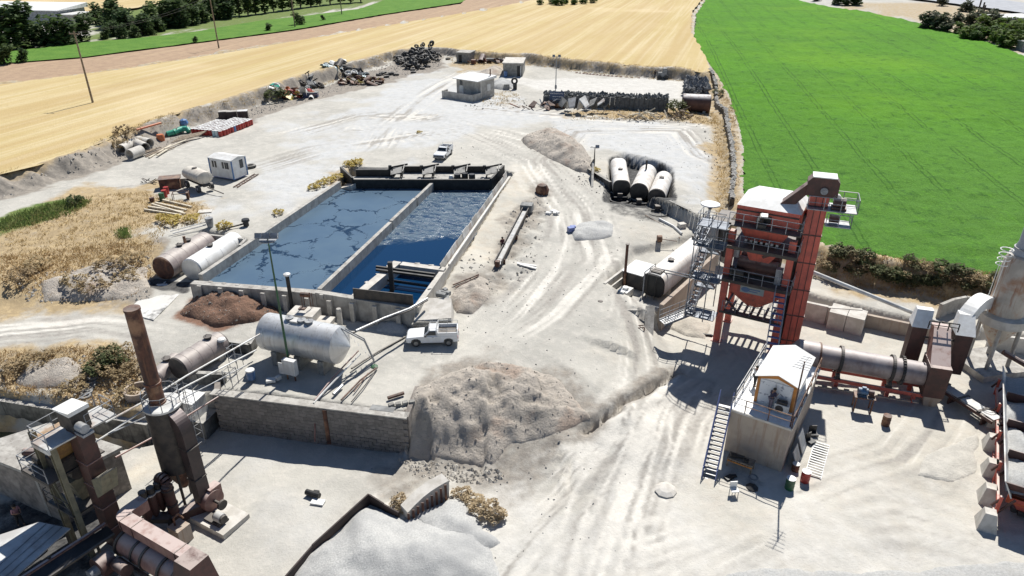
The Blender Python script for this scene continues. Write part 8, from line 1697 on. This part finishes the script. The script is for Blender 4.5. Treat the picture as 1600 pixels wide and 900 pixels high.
# foot of the control house
p=cw(1.5,-1.1,0); t=T('work_table','timber work table with tools in front of the tan house','table',p,CA); b=MB(); b.bx(-.9,.9,-.4,.4,.85,.93); part(t,'top',b,MT['wood']); b=MB(); b.bx(-.85,.85,-.44,-.401,.7,.8); part(t,'edge_board',b,MT['orange'])
for x in (-.82,.82):
    for y in (-.33,.33): b=MB(); b.bx(x-.05,x+.05,y-.05,y+.05,-.1,.85); part(t,'leg',b,MT['wood'])
b=MB(); b.box((0,0,.12),(.4,.3,.25),.4); b.cyl((.2,.1,.1),(.7,.2,.15),.1); b.box((.9,0,.08),(.3,.3,.16),.2); one('tools','dark tools lying on the timber work table','tools',b,MT['black'],(p[0]-.5,p[1]+.2,p[2]+.93),CA)
p=gd(1146,773); t=T('chair','pale chair with a white seat standing at the shadow edge before the tan house','chair',p,.1); b=MB(); b.bx(-.25,.25,-.25,.25,.42,.48); part(t,'seat',b,MT['whitebright']); b=MB(); b.bx(-.25,.25,.2,.26,.5,.95); part(t,'backrest',b,MT['whitebright'])
for x in (-.21,.21):
    for y in (-.21,.21): b=MB(); b.cyl((x,y,-.05),(x,y,.42),.025,n=6); part(t,'leg',b,MT['steel'])
p=cw(2.6,-1.6,.02); b=MB(); b.torus(.28,.09,14,6,Matrix.Translation((0,0,.1))); one('tyre_ring','small pale tyre ring in the shade under the tan house','tyre',b,MT['ash'],p,smooth=True)
p=cw(1.2,-2.6,0); b=MB(); b.box((0,0,.15),(.6,.4,.25),.5); b.box((.4,.2,.1),(.4,.3,.2),.1); one('black_heap','black scrap bits on the shaded ground before the tan house','scrap',b,MT['black'],p)
p=cw(2.8,-2.7,0); b=MB(); b.lathe([(.5,0),(.4,.25),(.1,.4)],8); one('black_heap','black oily lump at the shadow edge before the tan house','scrap',b,MT['black'],p)
drum('green oil drum with a white lid by the tan house corner',gd(1233,763),'green',None,'whitebright'); drum('red oil drum with a white lid right of the green one',gd(1257,752),'redplastic',None,'whitebright'); drum('rusty drum behind the green and red ones',gd(1242,735),'rust',None,'white',.25,.6)
A=Vector(gd(1258,742)); C_=Vector(gd(1273,690)); d=C_-A; n=Vector((d.y,-d.x,0)).normalized()*1.0; t=T('grille','pale slatted grille lying on the ground right of the tan house','grille',tuple(A))
for i in range(14): b=MB(); q=d*((i+.5)/14); b.bar(tuple(q+Vector((0,0,.12))),tuple(q+n+Vector((0,0,.12))),.12,.05); part(t,'slat',b,MT['white'])
b=MB(); b.bar((0,0,.06),tuple(d+Vector((0,0,.06))),.08,.06); b.bar(tuple(n+Vector((0,0,.06))),tuple(n+d+Vector((0,0,.06))),.08,.06); part(t,'frame',b,MT['white'])
for i,(f,h,m_) in enumerate(((3.2,1.7,'white'),(1.6,1.4,'steel'))):
    b=MB(); b.box((.35,0,h/2),(.06,1.2,h),0,0,-.35); one('leaning_panel',['white sheet leaning on the right wall of the tan house','grey sheet leaning on the right wall of the tan house'][i],'panel',b,MT[m_],cw(CW+.25,f,0),CA)
for i in range(2):
    p=cw(CW+1.0,5.2-i*1.0,0); t=T('plastic_chair',['black chair farther back right of the tan house','black chair nearer the leaning sheets'][i],'chair',p,.5*i); b=MB(); b.bx(-.28,.28,-.28,.28,.4,.5); part(t,'seat',b,MT['black']); b=MB(); b.bx(-.28,.28,.24,.3,.5,1.0); part(t,'backrest',b,MT['black'])
    for x in (-.23,.23):
        for y in (-.23,.23): b=MB(); b.cyl((x,y,-.05),(x,y,.4),.03,n=6); part(t,'leg',b,MT['steel'])
for i,(x,y) in enumerate(((1383,664),)): drum('blackened drum standing in the shade before the dryer drum',gd(x,y),'rust')
# ------------------------------------------------------------------ pickups
def pickup(label,p,rz):
    t=T('pickup_truck',label,'pickup',p,rz,'white pickups'); W=.8
    b=MB(); prof=[(-2.15,.42),(-2.15,.78),(-2.05,.88),(-.85,.98),(-.78,.98),(2.1,1.0),(2.12,.45),(1.75,.38),(1.72,.6),(1.5,.74),(1.2,.74),(.98,.6),(.95,.36),(-.95,.36),(-.98,.6),(-1.2,.74),(-1.5,.74),(-1.72,.6),(-1.75,.38)]
    n_=len(prof); b.V += [(x,-W,z) for x,z in prof]+[(x,W,z) for x,z in prof]; b.F += [tuple(range(n_-1,-1,-1)),tuple(range(n_,2*n_))]+[((i+1)%n_,i,n_+i,n_+(i+1)%n_) for i in range(n_)]
    b.F[0]=tuple(range(n_)); b.F[1]=tuple(range(2*n_-1,n_-1,-1)); b.F[2:]=[(i,n_+i,n_+(i+1)%n_,(i+1)%n_) for i in range(n_)]
    bd=part(t,'body',b,MT['carwhite']); mod=bd.modifiers.new('bevel','BEVEL'); mod.width=.05; mod.segments=2; mod.limit_method='ANGLE'
    b=MB(); b.fr((-.72,.42,-.74,.74),.985,(-.25,.36,-.62,.62),1.45); o=part(t,'cab',b,MT['carwhite']); mod=o.modifiers.new('bevel','BEVEL'); mod.width=.04; mod.segments=2
    def pane(v,nm): b=MB(); b.add(v,[(0,1,2,3)]); part(t,nm,b,MT['glass'])
    pane([(-.675,-.62,1.04),(-.675,.62,1.04),(-.318,.54,1.41),(-.318,-.54,1.41)],'windscreen')
    for s in (-1,1): v=[(-.52,s*.733,1.05),(.33,s*.733,1.05),(.31,s*.655,1.4),(-.2,s*.655,1.4)]; pane(v if s<0 else v[::-1],'side_window')
    b=MB(); b.bx(.5,2.08,-.68,.68,.995,1.02); part(t,'bed_floor',b,MT['darksteel'])
    b=MB(); b.bx(.44,2.12,-.8,-.72,.98,1.3); b.bx(.44,2.12,.72,.8,.98,1.3); b.bx(2.04,2.12,-.719,.719,.98,1.3); b.bx(.44,.5,-.719,.719,.98,1.3); part(t,'bed_side',b,MT['carwhite'],kind='stuff')
    b=MB()
    for s in (-.76,.76): b.tube([(.46,s,1.3),(.46,s,1.62),(2.08,s,1.62),(2.08,s,1.3)],.022,5); b.cyl((1.25,s,1.3),(1.25,s,1.62),.02,n=5); b.tube([(-.2,s*.75,1.45),(-.2,s*.75,1.6),(.36,s*.75,1.6)],.02,5)
    b.cyl((.46,-.76,1.62),(.46,.76,1.62),.022,n=5); b.cyl((-.2,-.57,1.6),(-.2,.57,1.6),.02,n=5); b.cyl((.36,-.57,1.6),(.36,.57,1.6),.02,n=5); part(t,'rack',b,MT['white'])
    for x in (-1.35,1.35):
        for s in (-.7,.7):
            b=MB(); b.cyl((x,s-.1,.32),(x,s+.1,.32),.32,n=18); o=part(t,'wheel',b,MT['rubber'],True); b=MB(); b.cyl((x,s-.108,.32),(x,s+.108,.32),.18,n=12); link('rim',b.mesh('rim'),MT['chrome'],o)
    for s in (-.55,.55):
        b=MB(); b.bx(-2.17,-2.14,s-.18,s+.18,.6,.76); part(t,'headlight',b,MT['glass']); b=MB(); b.bx(2.12,2.14,s-.12,s+.12,.6,.85); part(t,'tail_light',b,MT['redplastic'])
    b=MB(); b.bx(-2.24,-2.16,-.8,.8,.42,.55); part(t,'bumper',b,MT['chrome']); b=MB(); b.bx(-2.165,-2.145,-.34,.34,.6,.74); part(t,'grille',b,MT['black']); b=MB(); b.bx(2.13,2.2,-.75,.75,.42,.53); part(t,'bumper',b,MT['chrome'])
    b=MB(); b.bx(-.6,-.45,-.95,-.76,1.0,1.12); part(t,'mirror',b,MT['black']); b=MB(); b.bx(-.02,.14,-.815,-.8,.86,.9); part(t,'door_handle',b,MT['chrome'])
    return t
a,c=Vector(G(640,541,0)),Vector(G(711,540,0)); pickup('white pickup parked beside the block wall, seen from its side',((a.x+c.x)/2,(a.y+c.y)/2+.6,zat((a.x+c.x)/2,a.y+.6)),frame(a,c)+.02)
a,c=Vector(G(686,252,2)),Vector(G(702,238,2)); q=Vector(gd(693,245)); pickup('white pickup facing the camera on the open yard behind the basin',tuple(q),frame(a,c))
# ------------------------------------------------------------------ people
SKIN=M('skin',(.36,.2,.13),(.3,.17,.11),3,.6); HAIR=M('dark_hair',(.02,.017,.015),(.03,.025,.02),3,.7)
def skinmesh(name,V,E,Rd,mat,parent,root=0,sub=1):
    me=bpy.data.meshes.new(name); me.from_pydata(V,E,[]); me.update(); o=link(name,me,None,parent); me.materials.append(mat)
    md=o.modifiers.new('skin','SKIN'); md.use_smooth_shade=True
    for i,r_ in enumerate(Rd): me.skin_vertices[0].data[i].radius=(r_,r_) if not isinstance(r_,tuple) else r_
    me.skin_vertices[0].data[root].use_root=True
    if sub: s=o.modifiers.new('sub','SUBSURF'); s.levels=sub; s.render_levels=sub
    return o
def person(label,p,rz,shirt,trousers,arms='down',stride=.12,bend=0.0,hairm=None):
    t=T('person',label,'person',p,rz); b=bend
    def S(x,y,z): # bend forward above the hips
        if z>.92: dz=z-.92; return (x,y-math.sin(b)*dz,.92+math.cos(b)*dz)
        return (x,y,z)
    J={'pel':S(0,0,.95),'w':S(0,0,1.1),'ch':S(0,0,1.32),'nk':S(0,0,1.5),'hd':S(0,-.02,1.62),'tp':S(0,-.01,1.74)}
    for s,n in ((-1,'l'),(1,'r')):
        J['hip'+n]=S(s*.09,0,.9); J['kn'+n]=(s*.1,-.03-s*stride*.5,.49); J['an'+n]=(s*.1,.0-s*stride,.08); J['to'+n]=(s*.11,-.2-s*stride,.03); J['sh'+n]=S(s*.19,0,1.43)
        if arms=='down': J['el'+n]=S(s*.25,.03,1.15); J['wr'+n]=S(s*.26,-.08,.92)
        elif arms=='hold': J['el'+n]=S(s*.26,-.04,1.17); J['wr'+n]=S(s*.12,-.3,1.2)
        elif arms=='out': J['el'+n]=S(s*.42,-.05,1.27); J['wr'+n]=S(s*.56,-.18,1.18)
    V=[];E=[];R=[];ix={}
    def v(n,r_): ix[n]=len(V); V.append(J[n]); R.append(r_)
    for n,r_ in (('pel',.13),('w',.12),('ch',.14),('nk',.055),('hd',.095),('tp',.07)): v(n,r_)
    def e(a,b_): E.append((ix[a],ix[b_]))
    for a,b_ in (('pel','w'),('w','ch'),('ch','nk'),('nk','hd'),('hd','tp')): e(a,b_)
    for n in 'lr':
        for k_,r_ in (('hip',.09),('kn',.06),('an',.04),('to',.035),('sh',.06),('el',.042),('wr',.03)): v(k_+n,r_)
        for a,b_ in (('pel','hip'+n),('hip'+n,'kn'+n),('kn'+n,'an'+n),('an'+n,'to'+n),('ch','sh'+n),('sh'+n,'el'+n),('el'+n,'wr'+n)): e(a,b_)
        w_=Vector(J['wr'+n]); d=(w_-Vector(J['el'+n])).normalized(); sd=Vector((1,0,0)) if abs(d.x)<.8 else Vector((0,1,0)); pm=w_+d*.08; J['pm'+n]=tuple(pm); v('pm'+n,.032); e('wr'+n,'pm'+n)
        for f in range(4):
            o_=sd*(f-1.5)*.021; J[f'f{f}{n}']=tuple(pm+o_+d*.045); J[f'g{f}{n}']=tuple(pm+o_+d*(.08+.01*(1-abs(f-1.5)))+Vector((0,-.02,-.01))); v(f'f{f}{n}',.009); v(f'g{f}{n}',.008); e('pm'+n,f'f{f}{n}'); e(f'f{f}{n}',f'g{f}{n}')
        J['th'+n]=tuple(w_+d*.06+Vector((0,-.045,0))); v('th'+n,.01); e('wr'+n,'th'+n)
    skinmesh('body',V,E,R,SKIN,t)
    def sub(name,ns,es,rs,mat): return skinmesh(name,[J[n] for n in ns],[(ns.index(a),ns.index(b_)) for a,b_ in es],rs,mat,t)
    J['colla']=tuple(Vector(J['ch']).lerp(Vector(J['nk']),.55))
    sub('shirt',['pel','w','ch','colla','shl','ell','shr','elr'],[('pel','w'),('w','ch'),('ch','colla'),('ch','shl'),('shl','ell'),('ch','shr'),('shr','elr')],[.15,.145,.165,.08,.075,.055,.075,.055],shirt)
    sub('trousers',['pel','hipl','knl','anl','hipr','knr','anr'],[('pel','hipl'),('hipl','knl'),('knl','anl'),('pel','hipr'),('hipr','knr'),('knr','anr')],[.145,.105,.078,.062,.105,.078,.062],trousers)
    h=Vector(J['hd']); mb=MB(); mb.lathe([(.112,.0),(.118,.05),(.1,.1),(.05,.14),(.01,.15)],14,tuple(h+Vector((0,.02,.0)))); part(t,'hair',mb,hairm or HAIR,True)
    for s in (-1,1): mb=MB(); mb.lathe([(.012,-.01),(.014,0),(.012,.01)],6,tuple(h+Vector((s*.035,-.098,.0)))); part(t,'eye',mb,HAIR); mb=MB(); mb.box(tuple(h+Vector((s*.1,0,-.01))),(.025,.04,.06)); part(t,'ear',mb,SKIN)
    mb=MB(); mb.fr((-.018,.018,-.02,.02),0,(-.008,.008,-.0,.02),.05); mb.V=[tuple(Vector(q)+h+Vector((0,-.1,-.04))) for q in mb.V]; part(t,'nose',mb,SKIN); mb=MB(); mb.box(tuple(h+Vector((0,-.092,-.055))),(.045,.012,.012)); part(t,'mouth',mb,MT['redplastic'])
    for n in 'lr': q=Vector(J['an'+n]); mb=MB(); mb.bx(q.x-.05,q.x+.05,q.y-.2,q.y+.07,0,.085); o=part(t,'shoe',mb,MT['black']); m_=o.modifiers.new('bevel','BEVEL'); m_.width=.03
    return t
WHS=M('white_shirt',(.7,.7,.68),(.6,.6,.58),3,.8); DKT=M('dark_trousers',(.03,.03,.034),(.045,.042,.04),3,.85); NAVY=M('navy_shirt',(.03,.03,.06),(.04,.035,.07),3,.85); PNK=M('pink_shirt',(.45,.24,.26),(.38,.2,.22),3,.85); GRY=M('grey_trousers',(.2,.17,.2),(.15,.13,.16),3,.85); MARO=M('maroon_shirt',(.1,.025,.03),(.07,.02,.025),3,.85)
person('person in white shirt and dark trousers standing on the flat roof beside the cabin',cw(.55,3.6,CH+.07),CA+math.pi*.85,WHS,DKT,'out')
person('person in navy top and grey trousers standing in front of the roof cabin window',cw(2.25,1.35,CH+.07),CA+math.pi*.8,NAVY,GRY,'hold',.06,.25)
q=gd(785,394); person('person in dark maroon clothes walking beside the steel trough',q,.6,MARO,DKT,'down',.2)
q=(G(33,820,-3.2)); person('person in pink shirt standing by the brick hut in the lower left',(q[0],q[1],zat(q[0],q[1])),1.2,PNK,DKT,'hold')
q=G(1023,122,2); person('person in dark clothes standing left of the machine at the far bank',q,.4,DKT,DKT,'down')
